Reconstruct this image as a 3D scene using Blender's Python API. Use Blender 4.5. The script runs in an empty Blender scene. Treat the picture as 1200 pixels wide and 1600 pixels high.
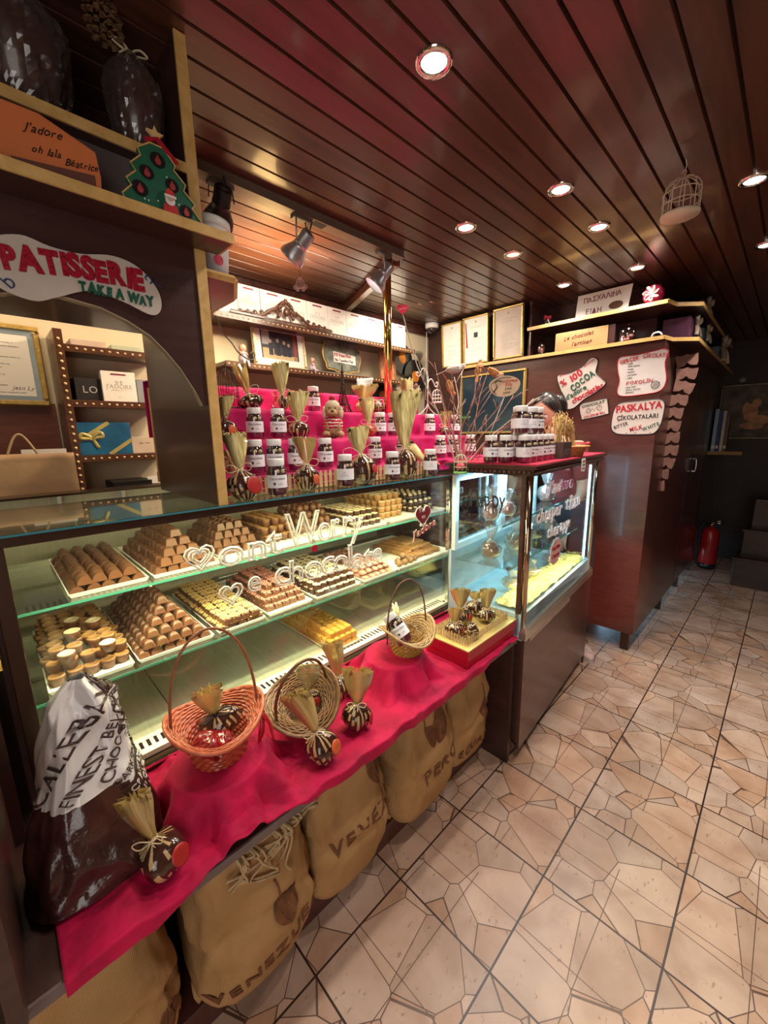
import bpy, bmesh, math, random
from mathutils import Vector, Matrix, Euler, noise

C = bpy.context.scene.collection
scene = bpy.context.scene
random.seed(7)
PI = math.pi

# ------------------------------------------------------------------ camera
YAW, PITCH, ROLL, FPX, EYE = 0.792811, -0.193380, -0.016227, 623.04, 1.5
fw = Vector((-math.sin(YAW)*math.cos(PITCH), math.cos(YAW)*math.cos(PITCH), math.sin(PITCH)))
rt0 = Vector((math.cos(YAW), math.sin(YAW), 0)); up0 = rt0.cross(fw)
rt = math.cos(ROLL)*rt0 + math.sin(ROLL)*up0
up = -math.sin(ROLL)*rt0 + math.cos(ROLL)*up0
cd = bpy.data.cameras.new('camera'); cam = bpy.data.objects.new('camera', cd); C.objects.link(cam)
cam.matrix_world = Matrix(((rt.x, up.x, -fw.x, 0), (rt.y, up.y, -fw.y, 0), (rt.z, up.z, -fw.z, EYE), (0, 0, 0, 1)))
cd.sensor_width = 36; cd.sensor_fit = 'AUTO'; cd.lens = FPX/1600*36; cd.clip_start = 0.02; cd.clip_end = 60
scene.camera = cam

# ------------------------------------------------------------------ light and exposure
vs = scene.view_settings
vs.view_transform = 'Standard'; vs.look = 'None'; vs.gamma = 1.0; vs.use_curve_mapping = False
vs.exposure = 0.08
w = bpy.data.worlds.new('world'); scene.world = w; w.use_nodes = True
w.node_tree.nodes['Background'].inputs[0].default_value = (1.0, 0.86, 0.72, 1)
w.node_tree.nodes['Background'].inputs[1].default_value = 0.12

def lamp(name, kind, loc, power, color, size=0.05, direction=None, sy=None, spot=None, blend=0.6, spread=None):
    d = bpy.data.lights.new(name, kind); d.energy = power; d.color = color
    if kind == 'AREA':
        d.size = size
        if sy: d.shape = 'RECTANGLE'; d.size_y = sy
        if spread: d.spread = math.radians(spread)
    else:
        d.shadow_soft_size = size
    if kind == 'SPOT':
        d.spot_size = math.radians(spot or 90); d.spot_blend = blend
    o = bpy.data.objects.new(name, d); C.objects.link(o); o.location = loc
    dr = Vector(direction or (0, 0, -1))
    o.rotation_euler = dr.to_track_quat('-Z', 'Y').to_euler()
    return o
ZC = 2.42                                   # ceiling height
COOL = (1.0, 0.88, 0.76)
WARM = (1.0, 0.74, 0.46)
DOWN = [(-.758, .95), (-.755, 1.735), (-1.172, 1.71), (-.752, 2.16), (-1.163, 2.135), (-1.16, 2.80), (-.757, 2.83),
        (-.225, 2.215), (-.22, 3.0), (-.22, 1.0)]  # last position is an added fill beam without a fixture
for i, (x, y) in enumerate(DOWN):
    lamp('downlight_beam', 'SPOT', (x, y, ZC-.03), 26 if i not in (4,) else 4, COOL, .035, spot=140, blend=.9)
# soft fill added behind and to the right of the camera
lamp('front_fill_light', 'AREA', (.75, -.75, 1.3), 16, (1.0, .92, .84), 1.0, (-.8, 1.0, -.25), sy=1.8)
# added warm spot for the red glow low on the tall cabinet, source unknown
lamp('cabinet_glow_spot', 'SPOT', (.9, .9, 1.1), 210, (1.0, .40, .22), .06, (-1.66, 2.04, -.62), spot=15, blend=.35)
# fill lamps added without fixtures over the staff area behind the counter
lamp('staff_area_fill', 'AREA', (-2.0, .1, 2.35), 6, WARM, .5, (0, 0, -1), sy=.5)
lamp('staff_corner_fill', 'AREA', (-1.95, 2.25, 2.38), 16, (1.0, .86, .66), .4, (-.1, .25, -1), sy=.4)
lamp('staff_middle_fill', 'AREA', (-1.75, 1.35, 2.36), 7, (1.0, .86, .66), .3, (-.75, 0, -.7), sy=.3)
# cool light from the room behind, coming out under the tall cabinet
for yy in (3.7, 4.3, 4.9): lamp('back_room_light', 'AREA', (-.95, yy, .065), 1.6, (.40, .72, 1.0), .5, (1, 0, -.06), sy=.09)

# ------------------------------------------------------------------ materials
MATS = {}
def nodes(m):
    m.use_nodes = True; nt = m.node_tree
    return nt, nt.nodes['Principled BSDF']
def lnk(nt, a, b): nt.links.new(a, b)
def mat(name, col, rough=.5, metal=0, var=.12, scale=12, bump=0, bscale=60, coat=0, spec=None, emis=None, estr=1, trans=0, alpha=None, sheen=0, stretch=None, ior=None, sss=0):
    if name in MATS: return MATS[name]
    m = bpy.data.materials.new(name); nt, b = nodes(m); MATS[name] = m
    b.inputs['Base Color'].default_value = (*col, 1); b.inputs['Roughness'].default_value = rough; b.inputs['Metallic'].default_value = metal
    tc = nt.nodes.new('ShaderNodeTexCoord')
    src = tc.outputs['Object']
    if stretch:
        mp = nt.nodes.new('ShaderNodeMapping'); mp.inputs['Scale'].default_value = stretch; lnk(nt, src, mp.inputs[0]); src = mp.outputs[0]
    if var:
        n = nt.nodes.new('ShaderNodeTexNoise'); n.inputs['Scale'].default_value = scale; n.inputs['Detail'].default_value = 4
        lnk(nt, src, n.inputs['Vector'])
        r = nt.nodes.new('ShaderNodeValToRGB')
        r.color_ramp.elements[0].position = .3; r.color_ramp.elements[1].position = .7
        r.color_ramp.elements[0].color = (*[c*(1-var) for c in col], 1); r.color_ramp.elements[1].color = (*[min(1, c*(1+var)) for c in col], 1)
        lnk(nt, n.outputs[0], r.inputs[0]); lnk(nt, r.outputs[0], b.inputs['Base Color'])
    if bump:
        n2 = nt.nodes.new('ShaderNodeTexNoise'); n2.inputs['Scale'].default_value = bscale; n2.inputs['Detail'].default_value = 3
        lnk(nt, src, n2.inputs['Vector'])
        bp = nt.nodes.new('ShaderNodeBump'); bp.inputs['Strength'].default_value = bump; bp.inputs['Distance'].default_value = .01
        lnk(nt, n2.outputs[0], bp.inputs['Height']); lnk(nt, bp.outputs[0], b.inputs['Normal'])
    if coat: b.inputs['Coat Weight'].default_value = coat; b.inputs['Coat Roughness'].default_value = .06
    if spec is not None: b.inputs['Specular IOR Level'].default_value = spec
    if emis: b.inputs['Emission Color'].default_value = (*emis, 1); b.inputs['Emission Strength'].default_value = estr
    if trans: b.inputs['Transmission Weight'].default_value = trans
    if alpha is not None: b.inputs['Alpha'].default_value = alpha
    if sheen: b.inputs['Sheen Weight'].default_value = sheen; b.inputs['Sheen Roughness'].default_value = .4
    if ior: b.inputs['IOR'].default_value = ior
    return m

def thin_glass(name, tint=(1, 1, 1), refl=.12, rough=.0, body=0.0, bodycol=(1, 1, 1)):
    """one thin pane: clear, with a Fresnel-like reflection, optionally a little milky"""
    if name in MATS: return MATS[name]
    m = bpy.data.materials.new(name); m.use_nodes = True; nt = m.node_tree; MATS[name] = m
    for n in list(nt.nodes): nt.nodes.remove(n)
    o = nt.nodes.new('ShaderNodeOutputMaterial'); t = nt.nodes.new('ShaderNodeBsdfTransparent'); g = nt.nodes.new('ShaderNodeBsdfGlossy')
    t.inputs[0].default_value = (*tint, 1); g.inputs['Roughness'].default_value = rough
    lw = nt.nodes.new('ShaderNodeLayerWeight'); lw.inputs[0].default_value = .35
    mx = nt.nodes.new('ShaderNodeMixShader')
    mm = nt.nodes.new('ShaderNodeMath'); mm.operation = 'MULTIPLY_ADD'; mm.inputs[1].default_value = .75; mm.inputs[2].default_value = refl*.35
    pw = nt.nodes.new('ShaderNodeMath'); pw.operation = 'POWER'; pw.inputs[1].default_value = 2.2
    lnk(nt, lw.outputs['Facing'], pw.inputs[0]); lnk(nt, pw.outputs[0], mm.inputs[0]); lnk(nt, mm.outputs[0], mx.inputs[0])
    lnk(nt, t.outputs[0], mx.inputs[1]); lnk(nt, g.outputs[0], mx.inputs[2])
    last = mx.outputs[0]
    if body:
        d = nt.nodes.new('ShaderNodeBsdfDiffuse'); d.inputs[0].default_value = (*bodycol, 1)
        m2 = nt.nodes.new('ShaderNodeMixShader'); m2.inputs[0].default_value = body
        lnk(nt, last, m2.inputs[1]); lnk(nt, d.outputs[0], m2.inputs[2]); last = m2.outputs[0]
    lnk(nt, last, o.inputs[0])
    return m

def wood(name, c1, c2, rough=.3, coat=.4, scale=(1, 8, 8), nscale=3, bump=.02):
    if name in MATS: return MATS[name]
    m = bpy.data.materials.new(name); nt, b = nodes(m); MATS[name] = m
    tc = nt.nodes.new('ShaderNodeTexCoord'); mp = nt.nodes.new('ShaderNodeMapping'); mp.inputs['Scale'].default_value = scale
    n = nt.nodes.new('ShaderNodeTexNoise'); n.inputs['Scale'].default_value = nscale; n.inputs['Detail'].default_value = 6; n.inputs['Distortion'].default_value = .6
    r = nt.nodes.new('ShaderNodeValToRGB'); r.color_ramp.elements[0].position = .3; r.color_ramp.elements[1].position = .72
    r.color_ramp.elements[0].color = (*c1, 1); r.color_ramp.elements[1].color = (*c2, 1)
    lnk(nt, tc.outputs['Object'], mp.inputs[0]); lnk(nt, mp.outputs[0], n.inputs['Vector']); lnk(nt, n.outputs[0], r.inputs[0]); lnk(nt, r.outputs[0], b.inputs['Base Color'])
    b.inputs['Roughness'].default_value = rough; b.inputs['Coat Weight'].default_value = coat; b.inputs['Coat Roughness'].default_value = .12
    if bump:
        bp = nt.nodes.new('ShaderNodeBump'); bp.inputs['Strength'].default_value = bump; lnk(nt, n.outputs[0], bp.inputs['Height']); lnk(nt, bp.outputs[0], b.inputs['Normal'])
    return m

# ------------------------------------------------------------------ mesh builder
def frame(o, x, z=None, y=None):
    """matrix whose columns are local x, y, z axes placed at o"""
    x = Vector(x).normalized()
    if z is not None:
        z = Vector(z); z = (z - x*z.dot(x)).normalized(); y = z.cross(x)
    else:
        y = Vector(y); y = (y - x*y.dot(x)).normalized(); z = x.cross(y)
    return Matrix(((x.x, y.x, z.x, o[0]), (x.y, y.y, z.y, o[1]), (x.z, y.z, z.z, o[2]), (0, 0, 0, 1)))
def T(x=0, y=0, z=0, rx=0, ry=0, rz=0, s=1):
    return Matrix.Translation((x, y, z)) @ Euler((rx, ry, rz)).to_matrix().to_4x4() @ Matrix.Scale(s, 4)

class MB:
    def __init__(s, M=None): s.v = []; s.f = []; s.m = []; s.sm = []; s.M = M or Matrix.Identity(4); s.fn = None
    def add(s, vs_, fs, mi=0, smooth=False):
        b = len(s.v)
        for p in vs_:
            p = Vector(p)
            if s.fn: p = s.fn(p)
            s.v.append(s.M @ p)
        for f in fs: s.f.append([b+i for i in f]); s.m.append(mi); s.sm.append(smooth)
        return s
    def box(s, x0, x1, y0, y1, z0, z1, mi=0):
        if x0 > x1: x0, x1 = x1, x0
        if y0 > y1: y0, y1 = y1, y0
        if z0 > z1: z0, z1 = z1, z0
        vv = [(x0,y0,z0),(x1,y0,z0),(x1,y1,z0),(x0,y1,z0),(x0,y0,z1),(x1,y0,z1),(x1,y1,z1),(x0,y1,z1)]
        return s.add(vv, [(0,3,2,1),(4,5,6,7),(0,1,5,4),(1,2,6,5),(2,3,7,6),(3,0,4,7)], mi)
    def frustum(s, x0, x1, y0, y1, z0, z1, k, mi=0, ky=None, bev=0):
        """box whose top is inset by k (chocolate-bar shape), optionally with a softened top edge"""
        ky = k if ky is None else ky
        rings = [(z0, 0, 0), (z1-bev, k*.8, ky*.8), (z1, k+bev*.8, ky+bev*.8)] if bev else [(z0, 0, 0), (z1, k, ky)]
        vv = []
        for z, a, b in rings: vv += [(x0+a,y0+b,z),(x1-a,y0+b,z),(x1-a,y1-b,z),(x0+a,y1-b,z)]
        fs = [(0,3,2,1)]
        n = len(rings)
        for r in range(n-1):
            for i in range(4): j = (i+1) % 4; fs.append((r*4+i, r*4+j, r*4+4+j, r*4+4+i))
        fs.append(tuple(range((n-1)*4, n*4)))
        return s.add(vv, fs, mi)
    def lathe(s, prof, n=20, mi=0, c=(0,0,0), smooth=True, squash=None, cap=True):
        vv = []; fs = []
        for r, z in prof:
            for i in range(n):
                a = 2*PI*i/n; k = squash(a, z) if squash else 1
                vv.append((c[0]+r*k*math.cos(a), c[1]+r*k*math.sin(a), c[2]+z))
        for k in range(len(prof)-1):
            for i in range(n):
                j = (i+1) % n; fs.append((k*n+i, k*n+j, (k+1)*n+j, (k+1)*n+i))
        if cap:
            if prof[0][0] > 1e-5: fs.append(tuple(reversed(range(n))))
            if prof[-1][0] > 1e-5: fs.append(tuple(range((len(prof)-1)*n, len(prof)*n)))
        return s.add(vv, fs, mi, smooth)
    def tube(s, pts, r, n=8, mi=0, closed=False, smooth=True, flat=1.0):
        pts = [Vector(p) for p in pts]; N = len(pts)
        if N < 2: return s
        rr = r if isinstance(r, (list, tuple)) else [r]*N
        vv = []; fs = []; prev = None
        for i, p in enumerate(pts):
            if closed: t = pts[(i+1) % N]-pts[i-1]
            else: t = pts[min(i+1, N-1)]-pts[max(i-1, 0)]
            if t.length < 1e-9: t = Vector((0, 0, 1))
            t.normalize()
            if prev is None:
                a = Vector((0, 0, 1)) if abs(t.z) < .9 else Vector((1, 0, 0))
                u = (a - t*a.dot(t)).normalized()
            else:
                u = prev - t*prev.dot(t)
                u = u.normalized() if u.length > 1e-6 else t.orthogonal().normalized()
            prev = u; w_ = t.cross(u)
            for k in range(n):
                a = 2*PI*k/n; vv.append(p + u*math.cos(a)*rr[i]*flat + w_*math.sin(a)*rr[i])
        for i in range(N if closed else N-1):
            for k in range(n):
                i2 = (i+1) % N; k2 = (k+1) % n; fs.append((i*n+k, i*n+k2, i2*n+k2, i2*n+k))
        if not closed: fs += [tuple(reversed(range(n))), tuple(range((N-1)*n, N*n))]
        return s.add(vv, fs, mi, smooth)
    def cyl(s, a, b, r0, r1=None, n=12, mi=0, smooth=True): return s.tube([a, b], [r0, r1 if r1 is not None else r0], n, mi, smooth=smooth)
    def ball(s, c, r, n=10, mi=0, sc=(1, 1, 1)):
        m_ = max(4, n//2); vv = [(c[0], c[1], c[2]-r*sc[2])]
        for j in range(1, m_):
            ph = PI*j/m_-PI/2
            for i in range(n):
                a = 2*PI*i/n; vv.append((c[0]+r*sc[0]*math.cos(ph)*math.cos(a), c[1]+r*sc[1]*math.cos(ph)*math.sin(a), c[2]+r*sc[2]*math.sin(ph)))
        vv.append((c[0], c[1], c[2]+r*sc[2])); fs = []
        for i in range(n): fs.append((0, 1+(i+1) % n, 1+i))
        for j in range(m_-2):
            for i in range(n): k = (i+1) % n; b = 1+j*n; fs.append((b+i, b+k, b+n+k, b+n+i))
        b = 1+(m_-2)*n
        for i in range(n): fs.append((b+i, b+(i+1) % n, len(vv)-1))
        return s.add(vv, fs, mi, True)
    def prism(s, pts, z0, z1, mi=0, smooth=False):
        """outline in local x,y pulled from z0 to z1"""
        n = len(pts)
        ar = sum(pts[i][0]*pts[(i+1) % n][1]-pts[(i+1) % n][0]*pts[i][1] for i in range(n))
        if ar < 0: pts = list(reversed(pts))
        vv = [(x, y, z0) for x, y in pts]+[(x, y, z1) for x, y in pts]
        b = len(s.v)
        s.add(vv, [tuple(reversed(range(n))), tuple(range(n, 2*n))], mi)
        for i in range(n):
            j = (i+1) % n; s.f.append([b+i, b+j, b+n+j, b+n+i]); s.m.append(mi); s.sm.append(smooth)
        return s
    def grid(s, fn, nu, nv, mi=0, smooth=True, wrap=False):
        vv = [fn(i/nu, j/nv) for j in range(nv+1) for i in range(nu+(0 if wrap else 1))]
        W = nu if wrap else nu+1; fs = []
        for j in range(nv):
            for i in range(nu):
                i2 = (i+1) % W if wrap else i+1; fs.append((j*W+i, j*W+i2, (j+1)*W+i2, (j+1)*W+i))
        return s.add(vv, fs, mi, smooth)
    def join(s, o, M=None, mi=None):
        b = len(s.v); M = M or Matrix.Identity(4)
        s.v += [s.M @ (M @ Vector(p)) for p in o.v]; s.f += [[b+i for i in f] for f in o.f]
        s.m += [mi]*len(o.m) if mi is not None else o.m; s.sm += o.sm
        return s
    def build(s, name, mats, parent=None, solid=0, bevel=0):
        me = bpy.data.meshes.new(name); me.from_pydata([tuple(p) for p in s.v], [], s.f)
        if not isinstance(mats, (list, tuple)): mats = [mats]
        for m_ in mats: me.materials.append(m_)
        me.polygons.foreach_set('material_index', s.m); me.polygons.foreach_set('use_smooth', s.sm); me.update()
        o = bpy.data.objects.new(name, me); C.objects.link(o)
        if parent is not None: o.parent = parent
        if solid: md = o.modifiers.new('solid', 'SOLIDIFY'); md.thickness = solid; md.offset = 0
        if bevel: md = o.modifiers.new('bevel', 'BEVEL'); md.width = bevel; md.segments = 2; md.limit_method = 'ANGLE'
        return o

def thing(name, label, cat, loc=(0, 0, 0), rot=(0, 0, 0), group=None):
    o = bpy.data.objects.new(name, None); C.objects.link(o); o.location = loc; o.rotation_euler = rot if not isinstance(rot, (int, float)) else (0, 0, rot)
    o['label'] = label; o['category'] = cat; o.empty_display_size = .05
    if group: o['group'] = group
    return o
def tag(o, label, cat, group=None, kind=None):
    o['label'] = label; o['category'] = cat
    if group: o['group'] = group
    if kind: o['kind'] = kind
    return o
def struct(o): o['kind'] = 'structure'; return o
def dup(root, loc=None, rot=None, label=None, group=None, scale=None):
    r = root.copy(); C.objects.link(r)
    if loc is not None: r.location = loc
    if rot is not None: r.rotation_euler = rot if not isinstance(rot, (int, float)) else (0, 0, rot)
    if scale is not None: r.scale = (scale, scale, scale) if isinstance(scale, (int, float)) else scale
    if label: r['label'] = label
    if group: r['group'] = group
    for ch in list(root.children):
        c = ch.copy(); C.objects.link(c); c.parent = r
        for g in list(ch.children):
            d = g.copy(); C.objects.link(d); d.parent = c
    return r

# ------------------------------------------------------------------ lettering
_gl = {}
def glyph(ch, outline=False, off=0):
    k = (ch, outline, off)
    if k in _gl: return _gl[k]
    cu = bpy.data.curves.new('t', 'FONT'); cu.body = ch; cu.size = 1; cu.resolution_u = 3
    if outline: cu.fill_mode = 'NONE'; cu.bevel_depth = outline; cu.bevel_resolution = 0
    else: cu.extrude = .02; cu.offset = off
    o = bpy.data.objects.new('t', cu); C.objects.link(o)
    dg = bpy.context.evaluated_depsgraph_get(); me = bpy.data.meshes.new_from_object(o.evaluated_get(dg))
    vs_ = [tuple(v.co) for v in me.vertices]; fs = [tuple(p.vertices) for p in me.polygons]
    w_ = max([v[0] for v in vs_], default=.25)
    bpy.data.objects.remove(o); bpy.data.curves.remove(cu); bpy.data.meshes.remove(me)
    _gl[k] = (vs_, fs, w_); return _gl[k]
def text(mb, s_, x, y, size, mi=0, thick=.0012, off=0, jit=0, outline=False, gap=.09, slope=0, shear=0, align='L', fn=None, arc=0, wx=1, z=0, seed=1, fit=None):
    """write s_ on local plane; fn maps (x,y,z) to space (a curved surface for instance)"""
    rnd = random.Random(len(s_)*31+seed)
    adv = []
    for ch in s_: adv.append(.32 if ch == ' ' else glyph(ch, outline, off)[2]+gap)
    if fit: wx = fit/(sum(adv)*size)
    tot = sum(adv)*size*wx; cx = x-(tot/2 if align == 'C' else 0); x0 = cx
    for ch, a in zip(s_, adv):
        if ch != ' ':
            vs_, fs, w_ = glyph(ch, outline, off)
            r = rnd.uniform(-jit, jit)*.35+math.radians(slope); sc = size*(1+rnd.uniform(-jit, jit)*.4)
            dy = rnd.uniform(-jit, jit)*.18*size+math.tan(math.radians(slope))*(cx-x0)
            u = (cx-x0)/tot if tot else 0; dy += arc*math.sin(PI*u)*size; r += arc*math.cos(PI*u)*.45
            out = []
            for vx, vy, vz in vs_:
                vx2 = (vx+shear*vy)*wx; X = (vx2*math.cos(r)-vy*math.sin(r))*sc; Y = (vx2*math.sin(r)+vy*math.cos(r))*sc
                p = (cx+X, y+dy+Y, z+(vz/.02*thick if not outline else vz*size))
                out.append(fn(p) if fn else p)
            mb.add(out, fs, mi)
        cx += a*size*wx
    return cx
def wavy(pts, n=4, closed=True):
    """Catmull-Rom through pts"""
    P = [Vector(p) for p in pts]; N = len(P); out = []
    rng = range(N) if closed else range(N-1)
    for i in rng:
        p0 = P[(i-1) % N] if closed else P[max(i-1, 0)]; p1 = P[i]; p2 = P[(i+1) % N]; p3 = P[(i+2) % N] if closed else P[min(i+2, N-1)]
        for k in range(n):
            t = k/n
            out.append(.5*((2*p1)+(p2-p0)*t+(2*p0-5*p1+4*p2-p3)*t*t+(3*p1-p0-3*p2+p3)*t*t*t))
    if not closed: out.append(P[-1])
    return out
def N3(x, y, z=0): return noise.noise(Vector((x, y, z)))
# ------------------------------------------------------------------ common materials
mahog = wood('mahogany', (.035, .011, .009), (.10, .030, .022), rough=.28, coat=.5, scale=(1, 14, 14), nscale=2)
darkbrown = wood('dark_laminate', (.040, .016, .014), (.062, .025, .021), rough=.35, coat=.25, scale=(1, 1, 10))
redbrown = wood('red_brown_laminate', (.070, .022, .018), (.105, .034, .027), rough=.32, coat=.3, scale=(3, 3, 12))
redwall = wood('red_wood', (.11, .03, .015), (.20, .06, .03), rough=.4, coat=.2, scale=(1, 2, 14))
gold_edge = wood('oak_edge_banding', (.55, .33, .10), (.72, .47, .18), rough=.4, coat=.1, scale=(4, 4, 4), nscale=8)
cream = mat('cream_paint', (.66, .57, .40), .7, var=.05, scale=4)
steel = mat('brushed_steel', (.62, .60, .52), .28, metal=.9, var=.08, scale=6, stretch=(1, 30, 1))
steel_pale = mat('pale_steel', (.56, .56, .44), .35, metal=.35, var=.07, scale=5, stretch=(1, 20, 1))
chrome = mat('chrome', (.75, .72, .68), .08, metal=1, var=0)
bronze = mat('bronze_anodised_frame', (.07, .04, .028), .25, metal=.6, var=.1, scale=20)
brass = mat('polished_brass', (.85, .62, .22), .12, metal=1, var=.05)
glass = thin_glass('shop_glass', tint=(.985, 1, .985))
glass_top = thin_glass('counter_glass', tint=(.90, .97, .95), refl=.5)
glass_edge = mat('green_glass_edge', (.06, .30, .22), .1, var=0, spec=.8)
white = mat('white_plastic', (.80, .79, .76), .35, var=.02)
black = mat('black_plastic', (.012, .012, .013), .35, var=0)
gold_frame = mat('gilt_frame', (.62, .42, .13), .35, metal=.55, var=.2, scale=40, bump=.2, bscale=90)
paper = mat('white_paper', (.80, .77, .72), .7, var=.03, scale=6)
ink_k = mat('black_ink', (.012, .012, .014), .5, var=0)
ink_r = mat('red_paint', (.42, .012, .03), .4, var=.1, scale=50)
ink_g = mat('green_paint', (.01, .09, .055), .4, var=.1, scale=50)
ink_grey = mat('grey_print', (.30, .28, .27), .6, var=0)

# ------------------------------------------------------------------ floor
def floor_mat():
    m = bpy.data.materials.new('travertine_tile'); nt, b = nodes(m)
    N = nt.nodes.new
    def math_(op, a, bb=None, c=None):
        n = N('ShaderNodeMath'); n.operation = op
        for i, x in enumerate((a, bb, c)):
            if x is None: continue
            if isinstance(x, (int, float)): n.inputs[i].default_value = x
            else: lnk(nt, x, n.inputs[i])
        return n.outputs[0]
    tc = N('ShaderNodeTexCoord'); sp = N('ShaderNodeSeparateXYZ'); lnk(nt, tc.outputs['Object'], sp.inputs[0])
    S = .3515
    ux = math_('DIVIDE', math_('ADD', sp.outputs[0], .4155), .3435); uy = math_('DIVIDE', math_('SUBTRACT', sp.outputs[1], 1.150), S)
    fx = math_('FRACT', math_('ADD', ux, 50)); fy = math_('FRACT', math_('ADD', uy, 50))
    ix = math_('FLOOR', math_('ADD', ux, 50)); iy = math_('FLOOR', math_('ADD', uy, 50))
    ex = math_('MINIMUM', fx, math_('SUBTRACT', 1, fx)); ey = math_('MINIMUM', fy, math_('SUBTRACT', 1, fy))
    e = math_('MINIMUM', ex, ey)
    grout = math_('LESS_THAN', e, .0085)
    # the stone pattern inside each tile
    par = math_('MODULO', math_('ADD', math_('MULTIPLY', ix, 3), math_('MULTIPLY', iy, 5)), 4)
    cv = N('ShaderNodeCombineXYZ'); lnk(nt, math_('ADD', fx, math_('MULTIPLY', par, 9.37)), cv.inputs[0]); lnk(nt, math_('ADD', fy, math_('MULTIPLY', par, 4.1)), cv.inputs[1])
    vo = N('ShaderNodeTexVoronoi'); vo.feature = 'DISTANCE_TO_EDGE'; vo.inputs['Scale'].default_value = 2.1; vo.inputs['Randomness'].default_value = .85
    vc = N('ShaderNodeTexVoronoi'); vc.inputs['Scale'].default_value = 2.1; vc.inputs['Randomness'].default_value = .85
    lnk(nt, cv.outputs[0], vo.inputs['Vector']); lnk(nt, cv.outputs[0], vc.inputs['Vector'])
    line = math_('LESS_THAN', vo.outputs['Distance'], .0075)
    # straight saw cuts across the tile
    wob = N('ShaderNodeTexNoise'); wob.inputs['Scale'].default_value = 2.0; lnk(nt, cv.outputs[0], wob.inputs['Vector'])
    cut = math_('LESS_THAN', math_('ABSOLUTE', math_('SUBTRACT', fx, .52)), .0035)
    cut = math_('MULTIPLY', cut, math_('GREATER_THAN', wob.outputs[0], .40))
    cut2 = math_('LESS_THAN', math_('ABSOLUTE', math_('SUBTRACT', fy, .47)), .0035)
    line = math_('MAXIMUM', line, math_('MAXIMUM', cut, cut2))
    # stone colour
    n = N('ShaderNodeTexNoise'); n.inputs['Scale'].default_value = 7; n.inputs['Detail'].default_value = 8; n.inputs['Distortion'].default_value = .5; lnk(nt, tc.outputs['Object'], n.inputs['Vector'])
    r = N('ShaderNodeValToRGB'); r.color_ramp.elements[0].position = .32; r.color_ramp.elements[1].position = .7
    r.color_ramp.elements[0].color = (.42, .25, .165, 1); r.color_ramp.elements[1].color = (.60, .41, .305, 1); lnk(nt, n.outputs[0], r.inputs[0])
    hs = N('ShaderNodeHueSaturation'); lnk(nt, r.outputs[0], hs.inputs['Color'])
    spc = N('ShaderNodeSeparateColor'); lnk(nt, vc.outputs['Color'], spc.inputs[0])
    lnk(nt, math_('MULTIPLY_ADD', spc.outputs[0], .28, .84), hs.inputs['Value']); lnk(nt, math_('MULTIPLY_ADD', spc.outputs[1], .35, .82), hs.inputs['Saturation'])
    # pits
    pn = N('ShaderNodeTexNoise'); pn.inputs['Scale'].default_value = 95; pn.inputs['Detail'].default_value = 2; 
    mp = N('ShaderNodeMapping'); mp.inputs['Scale'].default_value = (1, .45, 1); mp.inputs['Rotation'].default_value = (0, 0, .6); lnk(nt, tc.outputs['Object'], mp.inputs[0]); lnk(nt, mp.outputs[0], pn.inputs['Vector'])
    pm = N('ShaderNodeTexNoise'); pm.inputs['Scale'].default_value = 9; lnk(nt, tc.outputs['Object'], pm.inputs['Vector'])
    pit = math_('MULTIPLY', math_('GREATER_THAN', pn.outputs[0], .66), math_('GREATER_THAN', pm.outputs[0], .52))
    m1 = N('ShaderNodeMix'); m1.data_type = 'RGBA'; lnk(nt, math_('MULTIPLY', pit, .55), m1.inputs['Factor']); lnk(nt, hs.outputs[0], m1.inputs[6]); m1.inputs[7].default_value = (.22, .12, .07, 1)
    m2 = N('ShaderNodeMix'); m2.data_type = 'RGBA'; lnk(nt, math_('MULTIPLY', line, .9), m2.inputs['Factor']); lnk(nt, m1.outputs[2], m2.inputs[6]); m2.inputs[7].default_value = (.085, .038, .022, 1)
    m3 = N('ShaderNodeMix'); m3.data_type = 'RGBA'; lnk(nt, grout, m3.inputs['Factor']); lnk(nt, m2.outputs[2], m3.inputs[6]); m3.inputs[7].default_value = (.035, .015, .010, 1)
    lnk(nt, m3.outputs[2], b.inputs['Base Color'])
    h = math_('SUBTRACT', 1, math_('MAXIMUM', grout, math_('MULTIPLY', line, .7)))
    bp = N('ShaderNodeBump'); bp.inputs['Strength'].default_value = .5; bp.inputs['Distance'].default_value = .003; lnk(nt, h, bp.inputs['Height']); lnk(nt, bp.outputs[0], b.inputs['Normal'])
    b.inputs['Roughness'].default_value = .38
    return m
mb = MB(); mb.box(-2.6, 1.5, -1.4, 6.2, -.08, 0)
struct(mb.build('floor', floor_mat()))

# ------------------------------------------------------------------ ceiling of narrow varnished boards
def ceil_mat():
    m = bpy.data.materials.new('varnished_board'); nt, b = nodes(m); N = nt.nodes.new
    tc = N('ShaderNodeTexCoord'); mp = N('ShaderNodeMapping'); mp.inputs['Scale'].default_value = (12, 1.2, 1)
    n = N('ShaderNodeTexNoise'); n.inputs['Scale'].default_value = 2.2; n.inputs['Detail'].default_value = 6; n.inputs['Distortion'].default_value = .5
    r = N('ShaderNodeValToRGB'); r.color_ramp.elements[0].position = .25; r.color_ramp.elements[1].position = .75
    r.color_ramp.elements[0].color = (.045, .017, .011, 1); r.color_ramp.elements[1].color = (.115, .044, .026, 1)
    lnk(nt, tc.outputs['Object'], mp.inputs[0]); lnk(nt, mp.outputs[0], n.inputs['Vector']); lnk(nt, n.outputs[0], r.inputs[0]); lnk(nt, r.outputs[0], b.inputs['Base Color'])
    b.inputs['Roughness'].default_value = .34; b.inputs['Coat Weight'].default_value = .32; b.inputs['Coat Roughness'].default_value = .10
    return m
mb = MB()
x = -.392-.0862*24
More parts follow.
